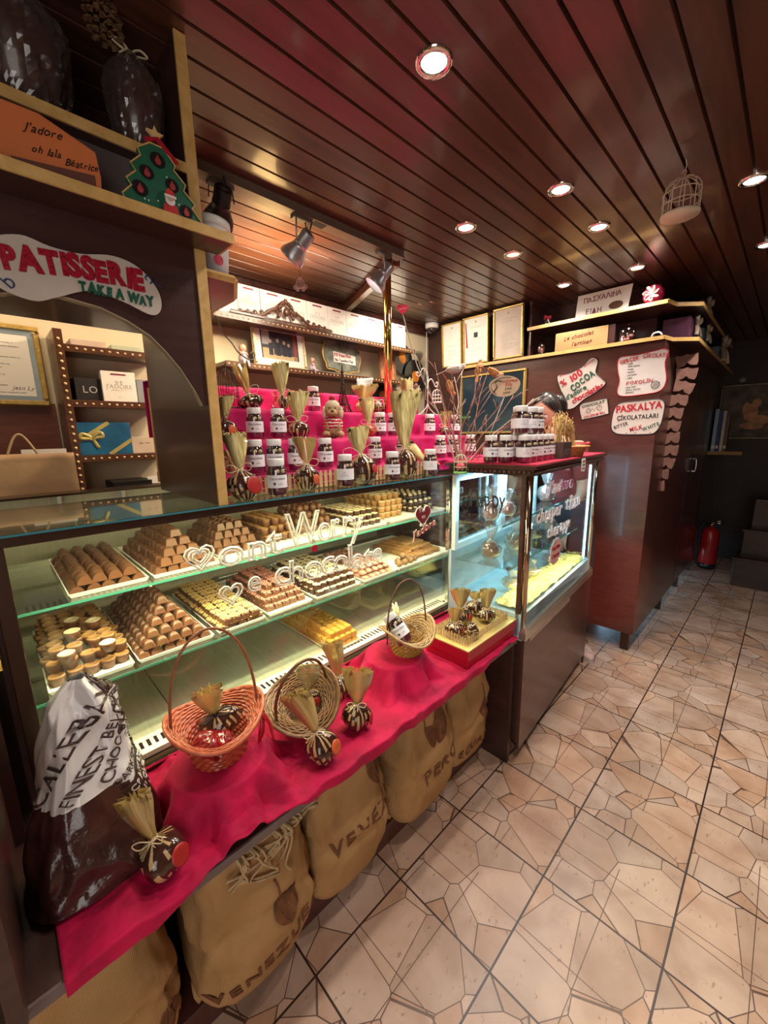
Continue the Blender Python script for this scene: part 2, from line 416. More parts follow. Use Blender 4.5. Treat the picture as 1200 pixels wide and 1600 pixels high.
while x < 1.45:
    a, c = x+.0013, x+.0862-.0013
    mb.add([(a, -1.4, ZC+.012), (a+.004, -1.4, ZC), (c-.004, -1.4, ZC), (c, -1.4, ZC+.012), (a, 6.2, ZC+.012), (a+.004, 6.2, ZC), (c-.004, 6.2, ZC), (c, 6.2, ZC+.012)],
           [(0, 1, 5, 4), (1, 2, 6, 5), (2, 3, 7, 6)])
    x += .0862
mb.box(-2.6, 1.5, -1.4, 6.2, ZC+.013, ZC+.06, 1)
struct(mb.build('ceiling', [ceil_mat(), mat('dark_gap', (.012, .005, .004), .8, var=0)]))

# ------------------------------------------------------------------ walls
mb = MB(); mb.box(-2.50, -2.43, -1.4, 3.0, 0, ZC); struct(mb.build('wall_left', cream))
mb = MB(); mb.box(-2.43, -2.405, -1.4, 2.98, 2.345, ZC); struct(mb.build('trim_1', mahog, bevel=.004))
mb = MB(); mb.box(-2.43, -1.52, 2.99, 3.06, 0, ZC); struct(mb.build('wall_back', darkbrown))
mb = MB(); mb.box(-1.7, -1.62, 3.0, 6.1, 0, ZC); struct(mb.build('wall_passage', darkbrown))
mb = MB(); mb.box(-2.6, 1.5, 6.0, 6.08, 0, ZC); struct(mb.build('wall_end', wood('end_wall', (.020, .010, .007), (.04, .018, .012), rough=.5, coat=.05)))
mb = MB(); mb.box(1.3, 1.38, -1.4, 6.1, 0, ZC); struct(mb.build('wall_right', mat('brown_plaster', (.23, .13, .09), .7)))
mb = MB(); mb.box(-2.6, 1.5, -1.4, -1.33, 0, ZC); struct(mb.build('wall_front', mat('brown_plaster2', (.25, .15, .10), .7)))
# cream strip of the far left wall seen behind the corner, with the brown panel below
mb = MB(); mb.box(-2.428, -2.415, -1.3, .262, 0, 1.66); struct(mb.build('trim_2', redwall))

# ------------------------------------------------------------------ ceiling beam and lamp track
mb = MB(frame((-1.60, 1.70, ZC-.045), (-.93, .37, 0), z=(0, 0, 1))); mb.box(0, .90, -.022, .022, 0, .044)
tag(mb.build('ceiling_beam', wood('beam_wood', (.12, .035, .015), (.22, .07, .03)), bevel=.003), 'narrow red-brown beam crossing the ceiling behind the lamp track', 'beam')
t = thing('lamp_track', 'brown-grey track rail under the ceiling carrying the aluminium spotlights', 'track', (-1.55, 1.16, ZC))
mb = MB(); mb.box(-.022, .022, -.56, .52, -.035, 0); mb.box(-.028, -.022, -.56, .52, -.035, -.028); mb.box(.022, .028, -.56, .52, -.035, -.028)
tm = mat('track_paint', (.16, .12, .09), .45); mb.build('rail', tm, t)
mb = MB(); mb.box(-.02, .02, -.03, .03, -.036, -.030); mb.build('rail_slot', black, t)

# ------------------------------------------------------------------ recessed ceiling lights
def dl(x, y, on, label):
    t = thing('recessed_downlight', label, 'ceiling light', (x, y, ZC), group='recessed ceiling lights')
    mb = MB(); mb.lathe([(.030, .004), (.034, -.006), (.046, -.006), (.049, .002), (.049, .004)], 28, cap=False); mb.build('trim_ring', chrome, t)
    mb = MB(); mb.lathe([(0.0001, -.006), (.020, -.005), (.032, -.001)], 24, cap=False); mb.build('lamp_glass', on, t)
    return t
lampon = mat('lit_lamp', (1, 1, 1), .5, var=0, emis=(1, .97, .90), estr=28)
lampdim = mat('dim_lamp', (1, .9, .8), .5, var=0, emis=(1, .75, .55), estr=1.3)
lb = ['large bright recessed ceiling light nearest the camera', 'bright recessed ceiling light midway above the glass case, right of the blue reflection', 'bright recessed ceiling light above the red heart ornament',
      'recessed ceiling light just left of the white hanging birdcage', 'small dim recessed ceiling light above the gold-framed certificates', 'recessed ceiling light directly above the Greek sign',
      'recessed ceiling light above the pink foil egg', 'bright recessed ceiling light right of the white hanging birdcage', 'recessed ceiling light at the right photo edge above the passage']
for i, (x, y) in enumerate(DOWN[:9]): dl(x, y, lampdim if i == 4 else lampon, lb[i])

# ------------------------------------------------------------------ the tall cabinet partition with signs
t = thing('tall_cabinet', 'tall red-brown laminate cabinet on short legs at the end of the counter', 'cabinet', (-.60, 2.94, 0))
mb = MB(); mb.box(-.92, 0, 0, .018, .13, 2.016); mb.build('front_panel', redbrown, t)
mb = MB(); mb.box(-.018, 0, .018, 2.35, .13, 2.016); mb.box(-.9, -.018, .07, 2.3, .13, .15); mb.build('side_panel', redbrown, t)
for (x, y) in ((-.05, .04), (-.85, .04), (-.04, .95), (-.04, 1.65), (-.04, 2.3)):
    mb = MB(); mb.frustum(x-.025, x+.025, y-.02, y+.02, 0, .13, 0, 0); mb.build('leg', bronze, t)
for z in (1.12, 1.22):
    pass
mb = MB(); mb.tube(wavy([(0, 1.45, 1.14), (.03, 1.45, 1.14), (.03, 1.45, 1.24), (0, 1.45, 1.24)], 3, False), .006, 8); mb.build('door_handle', chrome, t)
mb = MB(); mb.box(.0005, .002, 1.28, 1.284, .14, 2.0); mb.box(.0005, .002, 2.0, 2.004, .14, 2.0); mb.build('door_seam', black, t)
# wall part left of the cabinet (below the certificates)
mb = MB(); mb.box(-2.43, -1.522, 2.94, 2.99, 0, 2.02); struct(mb.build('wall_counter_end', darkbrown))
# niche walls above the lower shelf
mb = MB(); mb.box(-1.45, -.72, 3.24, 3.27, 2.04, ZC); mb.box(-.75, -.72, 3.27, 5.6, 2.04, ZC); mb.box(-1.47, -1.45, 2.97, 3.27, 2.04, ZC); struct(mb.build('wall_niche', redbrown))

def edge_shelf(name, label, outline, z, th, parent=None):
    t = thing(name, label, 'shelf', (outline[0][0], outline[0][1], z))
    o = [(x-outline[0][0], y-outline[0][1]) for x, y in outline]
    mb = MB(); mb.prism(o, -th+.001, -.001); mb.build('board', darkbrown, t)
    return t, o
def band(o, idx, th, w=.005):
    mb = MB()
    for i, j in idx:
        a = Vector((*o[i], 0)); b = Vector((*o[j], 0)); d = (b-a).normalized(); nrm = Vector((d.y, -d.x, 0))
        mb.add([a, b, b+nrm*w, a+nrm*w, a-Vector((0, 0, th)), b-Vector((0, 0, th)), b+nrm*w-Vector((0, 0, th)), a+nrm*w-Vector((0, 0, th))],
               [(0, 1, 2, 3), (4, 7, 6, 5), (3, 2, 6, 7), (0, 3, 7, 4), (1, 5, 6, 2), (0, 4, 5, 1)])
    return mb
t, o = edge_shelf('corner_shelf', 'lower oak-edged shelf running over the signs and round the cabinet corner',
                  [(-2.10, 2.915), (-.605, 2.915), (-.585, 3.03), (-.475, 3.14), (-.50, 5.4), (-.70, 5.4), (-.70, 3.24), (-2.10, 2.985)], 2.04, .022)
band(o, [(0, 1), (1, 2), (2, 3), (3, 4)], .022).build('edge_banding', gold_edge, t)
t, o = edge_shelf('corner_shelf', 'upper oak-edged shelf under the ceiling carrying the Greek sign and pink foil egg',
                  [(-1.45, 2.915), (-.605, 2.915), (-.585, 3.03), (-.475, 3.14), (-.50, 5.0), (-.72, 5.0), (-.72, 3.24), (-1.45, 3.24)], 2.235, .022)
band(o, [(0, 1), (1, 2), (2, 3), (3, 4)], .022).build('edge_banding', gold_edge, t)

# ------------------------------------------------------------------ partition with the arch and its shelves (left)
t = thing('arched_partition', 'dark brown shelf partition with oak edges and arched opening over the counter', 'partition', (-1.12, .46, 1.31))
mb = MB(); mb.box(-.52, 0, -.012, .012, 0, ZC-1.31); mb.build('upright', darkbrown, t)
mb = MB(); mb.box(0, .006, -.013, .013, 0, ZC-1.31-.002); mb.build('upright_edge', gold_edge, t)
# arch panel in the plane x = -1.12, from y=.46 towards -.6; cut by a circle-like arch
ar = []
A = [(.43, 1.585), (.415, 1.62), (.385, 1.672), (.355, 1.71), (.324, 1.742), (.28, 1.768), (.23, 1.787), (.158, 1.797), (.10, 1.792), (.05, 1.776), (-.02, 1.735), (-.08, 1.68), (-.14, 1.60), (-.19, 1.5)]
A = [(p[0]-.46, p[1]-1.31) for p in A]
pts = [(-.012, .275)]+A+[(-.70, .19), (-.70, .665), (-.012, .665)]
mb = MB(frame((0, 0, 0), (0, 1, 0), z=(1, 0, 0))); mb.prism(pts, -.018, -.001); mb.build('arch_panel', darkbrown, t)
mb = MB(); 
for k in range(len(A)-1):
    (y0, z0), (y1, z1) = A[k], A[k+1]
    mb.add([(-.018, y0, z0), (0, y0, z0), (0, y1, z1), (-.018, y1, z1), (-.018, y0, z0-.004), (.0005, y0, z0-.004), (.0005, y1, z1-.004), (-.018, y1, z1-.004)], [(0, 3, 2, 1), (4, 5, 6, 7), (1, 2, 6, 5), (0, 4, 7, 3)])
mb.build('arch_edge', mat('raw_board_edge', (.30, .23, .15), .8), t)
mb = MB(); mb.box(-.50, -.02, -.70, -.014, .54, .56); mb.build('soffit', darkbrown, t)
for nm, z, x1, y1 in (('lower_shelf', 1.985, .09, .045), ('upper_shelf', 2.150, 0, -.013)):
    mb = MB(); mb.box(-.40, x1, -.75, -.013, z-1.31-.022, z-1.31); 
    if y1 > 0: mb.box(.007, x1, -.014, y1, z-1.31-.022, z-1.31)
    b = mb.build(nm, darkbrown, t)
    mb = MB(); mb.box(x1, x1+.005, -.75, y1, z-1.31-.022, z-1.31)
    if y1 > 0: mb.box(.007, x1+.005, y1, y1+.005, z-1.31-.022, z-1.31)
    mb.build('edge_banding', gold_edge, b)
mb = MB(); mb.box(-.42, -.40, -.75, -.013, .84, ZC-1.31); mb.build('back_board', darkbrown, t)
mb = MB(); mb.box(-.045, -.033, -.75, -.013, .675, .818); mb.build('back_board', mat('grey_brown_board', (.115, .085, .09), .5), t)
t = thing('corner_bracket_shelf', 'small oak-edged corner shelf beside the partition holding the white cup', 'shelf', (-1.16, .475, 1.94))
mb = MB(); mb.prism([(-.30, 0), (.005, 0), (.005, .09), (-.14, .155), (-.30, .155)], -.020, 0); mb.build('board', darkbrown, t)
mb = MB(); 
for a, b in (((.005, 0), (.005, .09)), ((.005, .09), (-.14, .155)), ((-.14, .155), (-.30, .155))):
    a = Vector((*a, -.0105)); b = Vector((*b, -.0105)); mb.tube([a, b], .0105, 4, smooth=False)
mb.build('edge_banding', gold_edge, t)
mb = MB(); mb.prism([(-.28, 0), (0, 0), (0, .02), (-.28, .02)], -.10, -.022); mb.build('support', darkbrown, t)
# ------------------------------------------------------------------ main chocolate display case
CX, CY0, CY1, CT, CB = -1.11, -.03, 1.575, 1.31, .62; CYI = 1.79      # glass plane, ends, top, bottom of glass
t = thing('display_case', 'long glass refrigerated case filled with trays of chocolates', 'display case', (CX, .77, 0))
def L(x, y, z): return (x-CX, y-.77, z)
def lb_(mb, x0, x1, y0, y1, z0, z1, mi=0): mb.box(x0-CX, x1-CX, y0-.77, y1-.77, z0, z1, mi)
mb = MB(); lb_(mb, -1.92, CX-.02, CY0, CY1-.05, .0, .60); lb_(mb, -1.92, -1.16, CY1-.05, CYI, .0, .60); mb.build('base', redbrown, t)
mb = MB()                                               # dark bronze front frame
lb_(mb, CX-.02, CX+.012, CY0, CY1, CT-.026, CT-.004); lb_(mb, CX-.02, CX+.012, CY0, CY0+.028, CB+.0, CT-.026)
lb_(mb, CX-.02, CX+.012, CY0, CY1, CB-.01, CB+.02); lb_(mb, CX-.05, CX-.02, CY0, CY0+.028, CB, CT-.02)
mb.build('front_frame', bronze, t, bevel=.002)
mb = MB(); lb_(mb, CX+.012, CX+.015, CY0+.02, CY1-.02, CB+.018, CB+.026); mb.build('chrome_strip', chrome, t)
mb = MB(); mb.cyl(L(CX, 1.565, CB+.02), L(CX, 1.565, CT-.006), .011, n=16); lb_(mb, CX-.03, CX-.012, 1.545, 1.575, CB+.02, CT-.02); mb.build('corner_column', chrome, t)
mb = MB(); lb_(mb, CX-.004, CX, CY0+.028, 1.553, CB+.02, CT-.026); mb.build('front_glass', glass, t)
mb = MB(); lb_(mb, -1.52, CX+.014, CY0-.02, 1.50, CT-.004, CT); g = mb.build('top_glass', glass_top, t)
mb = MB(); lb_(mb, CX+.014, CX+.016, CY0-.02, 1.50, CT-.0045, CT+.0005); lb_(mb, -1.522, -1.52, CY0-.02, .45, CT-.004, CT); mb.build('glass_edge', mat('teal_glass_edge', (.05, .22, .26), .1, var=0), g)
# interior
mb = MB(); lb_(mb, -1.90, -1.888, CY0, CYI, .62, 1.30); lb_(mb, -1.89, -1.62, CY0, CYI, .60, .665)
mb.build('back_lining', steel_pale, t)
mb = MB(); lb_(mb, -1.925, -1.83, CY0, CYI, 1.298, 1.306); mb.build('back_cap', bronze, t)
mb = MB(); lb_(mb, -1.89, CX-.03, CY0+.0, CY0+.01, .62, 1.29); mb.build('side_lining', steel_pale, t)
mb = MB(); lb_(mb, -1.89, -1.16, CYI-.004, CYI, .62, 1.29); mb.build('side_glass', glass, t)
# sloping deck with vent slots along the front
mb = MB()
lb_(mb, -1.62, -1.21, CY0, CYI, .640, .655); lb_(mb, -1.21, -1.135, CY0, CY1-.03, .640, .655, 1); lb_(mb, -1.21, -1.16, CY1-.03, CYI, .640, .655, 1)
y = CY0+.05
while y < CY1-.03:
    lb_(mb, -1.190, -1.158, y, y+.0085, .655, .6556, 2); y += .0185
mb.build('deck', [steel_pale, mat('cream_enamel', (.74, .74, .62), .35, var=.03), black], t)
mb = MB()
for yy in (.30, .95): lb_(mb, -1.62, -1.21, yy, yy+.002, .6552, .6558)
mb.build('deck_seam', black, t)
# shelves: upper and lower glass shelf with rail and brackets
for nm, z, x0, x1 in (('upper_glass_shelf', 1.085, -1.80, -1.26), ('lower_glass_shelf', .862, -1.80, -1.215)):
    mb = MB(); lb_(mb, x0, x1, CY0+.02, CYI-.01, z-.006, z); s_ = mb.build(nm, glass_top, t)
    mb = MB(); lb_(mb, x1, x1+.0015, CY0+.02, CYI-.01, z-.0065, z+.0005); mb.build('shelf_edge', glass_edge, s_)
    mb = MB(); lb_(mb, x0+.02, x0+.06, CY0+.02, CYI-.01, z-.035, z-.008); 
    for yy in (.29, .63, 1.09, 1.5): lb_(mb, x0, x1-.03, yy, yy+.006, z-.02, z-.0065)
    mb.build('shelf_rail', mat('cream_rail', (.72, .70, .55), .4), s_)
# rear air grille below the upper shelf
mb = MB(); lb_(mb, -1.885, -1.80, CY0+.02, CYI, .90, .905)
y = CY0+.05
while y < 1.5: lb_(mb, -1.875, -1.815, y, y+.009, .905, .9055, 1); y += .019
mb.build('rear_grille', [mat('cream_enamel2', (.74, .74, .62), .35, var=.03), black], t)
mb = MB(); lb_(mb, -1.886, -1.85, CY0+.02, CYI, 1.20, 1.24); mb.build('upper_rail', steel, t)
for yy in (.16, .36, .62, .9, 1.2): 
    mb = MB(); lb_(mb, -1.888, -1.84, yy, yy+.012, 1.24, 1.30); mb.build('bracket', white, t)
lamp('case_tube_light', 'AREA', (-1.16, .78, 1.272), 14, (1.0, .89, .50), 1.4, (-.55, 0, -1), sy=.03).rotation_euler = (0, 0, PI/2)
lamp('case_lower_light', 'AREA', (-1.24, .78, 1.06), 4, (1.0, .92, .62), 1.4, sy=.03).rotation_euler = (0, 0, PI/2)

# lettering on the glass: pale outlined hand lettering
chalk = mat('white_glass_paint', (.82, .82, .70), .6, var=.05)
GM = frame((CX+.001-CX, -.77, 0), (0, 1, 0), z=(1, 0, 0))     # local x = world y, local y = z
def heart(cx, cy, s, n=20):
    return [(cx+s*.062*16*math.sin(a)**3/1.0, cy+s*.062*(13*math.cos(a)-5*math.cos(2*a)-2*math.cos(3*a)-math.cos(4*a))) for a in [2*PI*k/n for k in range(n)]]
mb = MB(GM)
for s_ in (.040, .028, .018): mb.tube([(p[0], p[1], .001) for p in heart(.378, 1.175, s_)], .0026, 6, closed=True)
text(mb, 'ont', .425, 1.135, .125, outline=.03, jit=.25, gap=.0, slope=-2, fit=.215)
text(mb, 'Worry', .648, 1.150, .140, outline=.028, jit=.3, gap=-.02, slope=-2, fit=.325)
for s_ in (.036, .024): mb.tube([(p[0], p[1], .001) for p in heart(.455, 1.045, s_)], .0026, 6, closed=True)
text(mb, 'e', .505, 1.035, .10, outline=.028, jit=.2)
text(mb, 'chocolate', .592, 1.022, .118, outline=.028, jit=.3, gap=-.02, slope=-3, fit=.49)
mb.build('glass_lettering', chalk, t)
mb = MB(GM); mb.prism([(.755+.013*math.cos(a), 1.118+.013*math.sin(a)) for a in [k*PI/10 for k in range(20)]], .0, .0012); mb.build('red_sticker', ink_r, t)
mb = MB(GM); mb.prism(heart(1.335, 1.145, .052, 30), .0, .001, 0); mb.tube([(p[0], p[1], .001) for p in heart(1.335, 1.145, .053, 30)], .0014, 6, 1, closed=True)
text(mb, 'Toi', 1.305, 1.16, .028, 1, jit=.2); text(mb, 'et', 1.325, 1.13, .028, 1, jit=.2); text(mb, 'moi', 1.313, 1.098, .026, 1, jit=.2)
mb.build('heart_decal', [mat('dark_red_decal', (.20, .008, .012), .3, var=.05), chalk], t)
mb = MB(GM); text(mb, "J'adore", 1.27, 1.045, .048, 0, jit=.15, slope=16, shear=.3, off=.012); text(mb, "J'adore", 1.27, 1.045, .048, 1, jit=.15, slope=16, shear=.3, z=.0012)
mb.build('script_lettering', [chalk, ink_r], t)

# ------------------------------------------------------------------ bench in front of the case
t = thing('display_bench', 'low dark brown bench along the case holding cloth and baskets', 'bench', (-.92, .75, 0))
mb = MB(); mb.box(-.175, .178, -1.10, .775, .596, .618); mb.build('top_board', darkbrown, t)
mb = MB(); mb.box(.178, .184, -1.10, .775, .596, .618); mb.build('front_edge', mat('grey_edge_strip', (.15, .11, .105), .4), t)
mb = MB(); mb.box(-.17, .176, .752, .772, 0, .596); mb.build('end_panel', darkbrown, t)
mb = MB(); mb.box(-.17, .176, -1.10, -1.08, 0, .596); mb.build('end_panel', darkbrown, t)
mb = MB(); mb.box(-.17, .045, -1.08, .752, .0, .085); mb.build('plinth', redbrown, t)
# dark upright panel left of the case, close to the camera
t = thing('side_upright', 'dark brown upright panel at the left photo edge beside the glass case', 'panel', (-1.13, -.06, 0))
mb = MB(); mb.box(-.5, .036, -.025, .0, 0, 1.30); mb.box(.036, .43, -.040, -.020, .62, 1.04); mb.build('board', darkbrown, t)  # second, nearer board is added: its dark brown stands in for a shaded corner
mb = MB(); mb.cyl((.048, .012, 1.04), (.048, .012, 1.30), .012, n=16); mb.build('brass_tube', brass, t)

# ------------------------------------------------------------------ second case, turned slightly
D2 = math.radians(4.23)
t2 = thing('display_case', 'shorter corner case with blue-white light and cellophane parcels inside', 'display case', (-.724, 1.545, 0), D2)
W2, LEN = .375, 1.05
mb = MB(); mb.box(-W2, 0, 0, LEN, .10, .60); mb.build('base', darkbrown, t2)
mb = MB(); mb.box(0, .012, 0, LEN, .06, .605); mb.box(0, .012, LEN, LEN+.014, .0, .62); mb.build('front_panel', redbrown, t2)
mb = MB(); mb.box(-.012, .020, -.005, LEN+.012, .606, .645); mb.box(-.012, .016, .0, LEN, .645, .662); mb.build('sill', steel, t2, bevel=.003)
mb = MB(); mb.box(.017, .0185, .05, .62, .585, .606); mb.build('aluminium_strip', mat('alu_strip', (.55, .42, .38), .4, metal=.5), t2)
mb = MB()
mb.cyl((-.004, .012, .645), (-.004, .012, 1.325), .013, n=16); mb.build('corner_column', mat('bronze_chrome', (.55, .42, .32), .12, metal=1, var=0), t2)
mb = MB(); mb.cyl((-.004, LEN-.012, .645), (-.004, LEN-.012, 1.325), .013, n=16); mb.build('corner_column', MATS['bronze_chrome'], t2)
mb = MB(); mb.box(-.035, -.018, 0, .03, .62, 1.325); mb.build('corner_post', mahog, t2)
mb = MB(); mb.box(-.003, 0, .026, LEN-.026, .655, 1.325); mb.build('front_glass', glass, t2)
mb = MB(); mb.box(-W2, -.03, .004, .007, .62, 1.325); mb.build('side_glass', glass, t2)
mb = MB(); mb.box(-.37, .02, -.02, LEN+.03, 1.325, 1.352); mb.box(-.38, .035, -.035, LEN+.04, 1.352, 1.366); 
for k in range(52): mb.ball((.028, -.02+k*.021, 1.338), .006, 6)
for k in range(17): mb.ball((-.33+k*.021, -.028, 1.338), .006, 6)
mb.build('cornice_top', mahog, t2)
mb = MB(); mb.box(-.40, .025, .0, LEN+.03, 1.3662, 1.370); mb.build('cloth_cover', mat('crimson_felt', (.42, .008, .045), .9, var=.15, scale=40), t2)
pale = mat('pale_blue_panel', (.45, .60, .68), .4)
mb = MB(); mb.box(-W2+.01, 0, .0, LEN, .60, .72); mb.box(-W2, -W2+.012, 0, LEN, .60, .95); mb.build('deck', pale, t2)
for z in (.90, 1.09):
    mb = MB(); mb.box(-W2+.02, -.12 if z > 1 else -.08, .02, LEN-.03, z, z+.006); s_ = mb.build('glass_shelf', glass_top, t2)
    mb = MB(); mb.box(-.12 if z > 1 else -.08, -.119 if z > 1 else -.079, .02, LEN-.03, z-.001, z+.007); mb.build('shelf_edge', glass_edge, s_)
mb = MB()
for (a, b, c, d) in ((.0, .5, 0, 0), (.52, 1.02, 0, 0)):
    for z0, z1 in ((.95, .98), (1.28, 1.31)): mb.box(-W2+.012, -W2+.032, a, b, z0, z1)
    for y0 in (a, b-.03): mb.box(-W2+.012, -W2+.032, y0, y0+.03, .98, 1.28)
mb.build('sliding_door_frame', mat('white_enamel', (.75, .80, .82), .3), t2)
mb = MB(); mb.box(-W2+.01, -W2+.014, 0, LEN, .98, 1.28); mb.build('sliding_door_glass', thin_glass('door_pane', tint=(.55, .6, .65), refl=.4), t2)
tube_c = mat('cool_tube', (1, 1, 1), .5, var=0, emis=(.32, .76, 1.0), estr=10)
mb = MB(); mb.cyl((-.28, .06, 1.315), (-.28, LEN-.06, 1.315), .008, n=10); mb.cyl((-.03, LEN-.035, .68), (-.03, LEN-.035, 1.30), .006, n=8); mb.build('light_tube', tube_c, t2)
M2 = Matrix.Translation((-.724, 1.545, 0)) @ Matrix.Rotation(D2, 4, 'Z')
l = lamp('case_cool_light', 'AREA', M2 @ Vector((-.26, LEN/2, 1.30)), 10, (.42, .78, 1.0), .9, sy=.03); l.rotation_euler = (0, 0, PI/2)
l = lamp('case_floor_light', 'AREA', M2 @ Vector((-.05, .5, .80)), 2.0, (1.0, .95, .6), .8, sy=.03); l.rotation_euler = (0, 0, PI/2)
# painted words on the glass
pink_paint = mat('pink_white_paint', (.88, .70, .68), .5, var=.05)
G2 = frame((.0012, 0, 0), (0, 1, 0), z=(1, 0, 0))
mb = MB(G2); text(mb, "J'adore", .215, 1.222, .082, 0, jit=.2, off=.028, shear=.25, fit=.36); text(mb, 'dore', .375, 1.226, .07, 1, jit=.1, shear=.25, z=.0012, fit=.19)
mb.build('glass_lettering', [pink_paint, mat('magenta_paint', (.30, .01, .16), .4)], t2)
mb = MB(G2); text(mb, 'cheaper', .09, 1.105, .095, 0, jit=.3, off=.010, gap=.08, shear=.1, fit=.34); mb.build('glass_lettering', pink_paint, t2)
mb = MB(G2); text(mb, 'than', .49, 1.105, .10, 0, jit=.3, off=.010, gap=.08, shear=.1, fit=.25); mb.build('glass_lettering', pink_paint, t2)
mb = MB(G2); text(mb, 'therapy', .24, 1.010, .085, 0, jit=.3, off=.010, gap=.08, shear=.1, fit=.32); mb.build('glass_lettering', pink_paint, t2)
G3 = frame((0, .0036, 0), (1, 0, 0), z=(0, -1, 0))
mb = MB(G3); text(mb, 'Happy', -.275, 1.175, .105, 0, jit=.3, off=.004, gap=.05, slope=4, z=.0005, fit=.175); mb.build('glass_lettering', mat('black_glass_paint', (.02, .012, .012), .4, var=0), t2)
mb = MB(G2); mb.prism([(.30, .885), (.345, .858), (.41, .862), (.445, .895), (.445, .955), (.41, .985), (.345, .985), (.30, .955)], .0, .0015); mb.build('octagonal_sign', mat('pink_card', (.75, .45, .42), .6), t2)
mb = MB(G2); text(mb, 'Sou Nou', .315, .935, .03, 0, z=.0025, jit=.2, fit=.11); text(mb, "L'amour", .315, .895, .03, 0, z=.0025, jit=.2, fit=.11); mb.build('sign_lettering', ink_r, t2)
# ------------------------------------------------------------------ chocolates in the case
choc = mat('milk_chocolate', (.125, .052, .024), .38, var=.12, scale=60)
choc_d = mat('dark_chocolate', (.052, .022, .013), .35, var=.12, scale=60)
choc_l = mat('caramel_chocolate', (.33, .17, .06), .4, var=.15, scale=60)
choc_w = mat('cream_chocolate', (.70, .58, .36), .45, var=.1, scale=60)
gold_c = mat('golden_caramel', (.62, .34, .06), .4, var=.1, scale=60)
flake = mat('almond_flake', (.70, .46, .17), .6, var=.2, scale=80)
pinkf = mat('pink_sprinkle', (.50, .20, .15), .6, var=.3, scale=120)
tray_m = mat('white_tray', (.80, .80, .72), .3, var=.02)

def chamfer_block(w, d, h, k, mi=0, mb=None):
    mb = mb or MB(); mb.frustum(-w/2, w/2, -d/2, d/2, 0, h, k, mi, bev=.0035); return mb
def proto(name, mb, mats): 
    o = mb.build(name, mats); return o
def P_block(): return chamfer_block(.038, .034, .024, .005).build('chocolate_praline', choc)
def P_dome(dark=False):
    mb = MB(); n = 8
    prof = [(math.cos(a)*.0175, math.sin(a)*.024) for a in [PI*k/n for k in range(n+1)]]
    vv = [(-.015, y, z) for y, z in prof]+[(.015, y, z) for y, z in prof]; m = n+1
    mb.add(vv, [tuple(range(m)), tuple(reversed(range(m, 2*m)))]); mb.add(vv, [(i, i+m, i+1+m, i+1) for i in range(n)]+[(0, m-1, 2*m-1, m)], smooth=True)
    return mb.build('chocolate_praline', choc_d if dark else choc)
def P_cup(topm, side=choc, r=.018, h=.026):
    mb = MB(); mb.lathe([(r*.78, 0), (r, h*.8), (r*.98, h), (r*.8, h+.002), (r*.7, h-.001), (.0001, h-.003)], 16, squash=lambda a, z: 1+.03*math.cos(12*a))
    for k, q in enumerate(mb.m): 
        if k >= 16*2: mb.m[k] = 1
    return mb.build('chocolate_praline', [side, topm])
def P_round(): 
    mb = MB(); mb.lathe([(.014, 0), (.0185, .006), (.0185, .016), (.014, .022), (.0001, .024)], 12, squash=lambda a, z: 1+.10*math.cos(2*a)); return mb.build('chocolate_praline', choc)
def P_flake(base, top, w=.034, d=.030, h=.020):
    mb = MB(); chamfer_block(w, d, h, .002, 0, mb); rnd = random.Random(3)
    for k in range(7):
        x, y = rnd.uniform(-w*.36, w*.36), rnd.uniform(-d*.36, d*.36); a = rnd.uniform(0, 3)
        m_ = T(x, y, h+.001, rnd.uniform(-.4, .4), rnd.uniform(-.4, .4), a); q = MB(); q.box(-.006, .006, -.004, .004, 0, .0015); mb.join(q, m_, 1)
    return mb.build('chocolate_praline', [base, top])
def P_cube(m=choc, w=.026): return chamfer_block(w, w, .022, .001, 0).build('chocolate_praline', m)
def P_slab(): return chamfer_block(.075, .030, .012, .002).build('chocolate_praline', choc_l)
def P_oval(): 
    mb = MB(); mb.lathe([(.012, 0), (.0185, .003), (.0185, .010), (.013, .016), (.0001, .018)], 14, squash=lambda a, z: 1+.22*math.cos(2*a)); return mb.build('chocolate_praline', [mat('rosy_chocolate', (.36, .17, .12), .4)])
def P_ball(): mb = MB(); mb.ball((0, 0, .016), .017, 12, sc=(1.1, .9, .95)); return mb.build('chocolate_truffle', mat('cocoa_dusted', (.20, .11, .05), .85, var=.3, scale=200))

def tray(x0, x1, y0, y1, z, label):
    t = thing('serving_tray', label, 'tray', ((x0+x1)/2, (y0+y1)/2, z), group=None)
    mb = MB(); a, b = (x1-x0)/2, (y1-y0)/2
    mb.box(-a+.006, a-.006, -b+.006, b-.006, 0, .003)
    for s_ in (1, -1):
        mb.add([(s_*(a-.006), -b+.006, 0), (s_*(a-.006), b-.006, 0), (s_*a, b, .012), (s_*a, -b, .012), (s_*(a-.003), -b+.003, .012), (s_*(a-.003), b-.003, .012)], [(0, 1, 2, 3), (3, 2, 5, 4), (4, 5, 1, 0)])
        mb.add([(-a+.006, s_*(b-.006), 0), (a-.006, s_*(b-.006), 0), (a, s_*b, .012), (-a, s_*b, .012), (-a+.003, s_*(b-.003), .012), (a-.003, s_*(b-.003), .012)], [(0, 1, 2, 3), (3, 2, 5, 4), (4, 5, 1, 0)])
    o = mb.build('dish', tray_m, t); return t

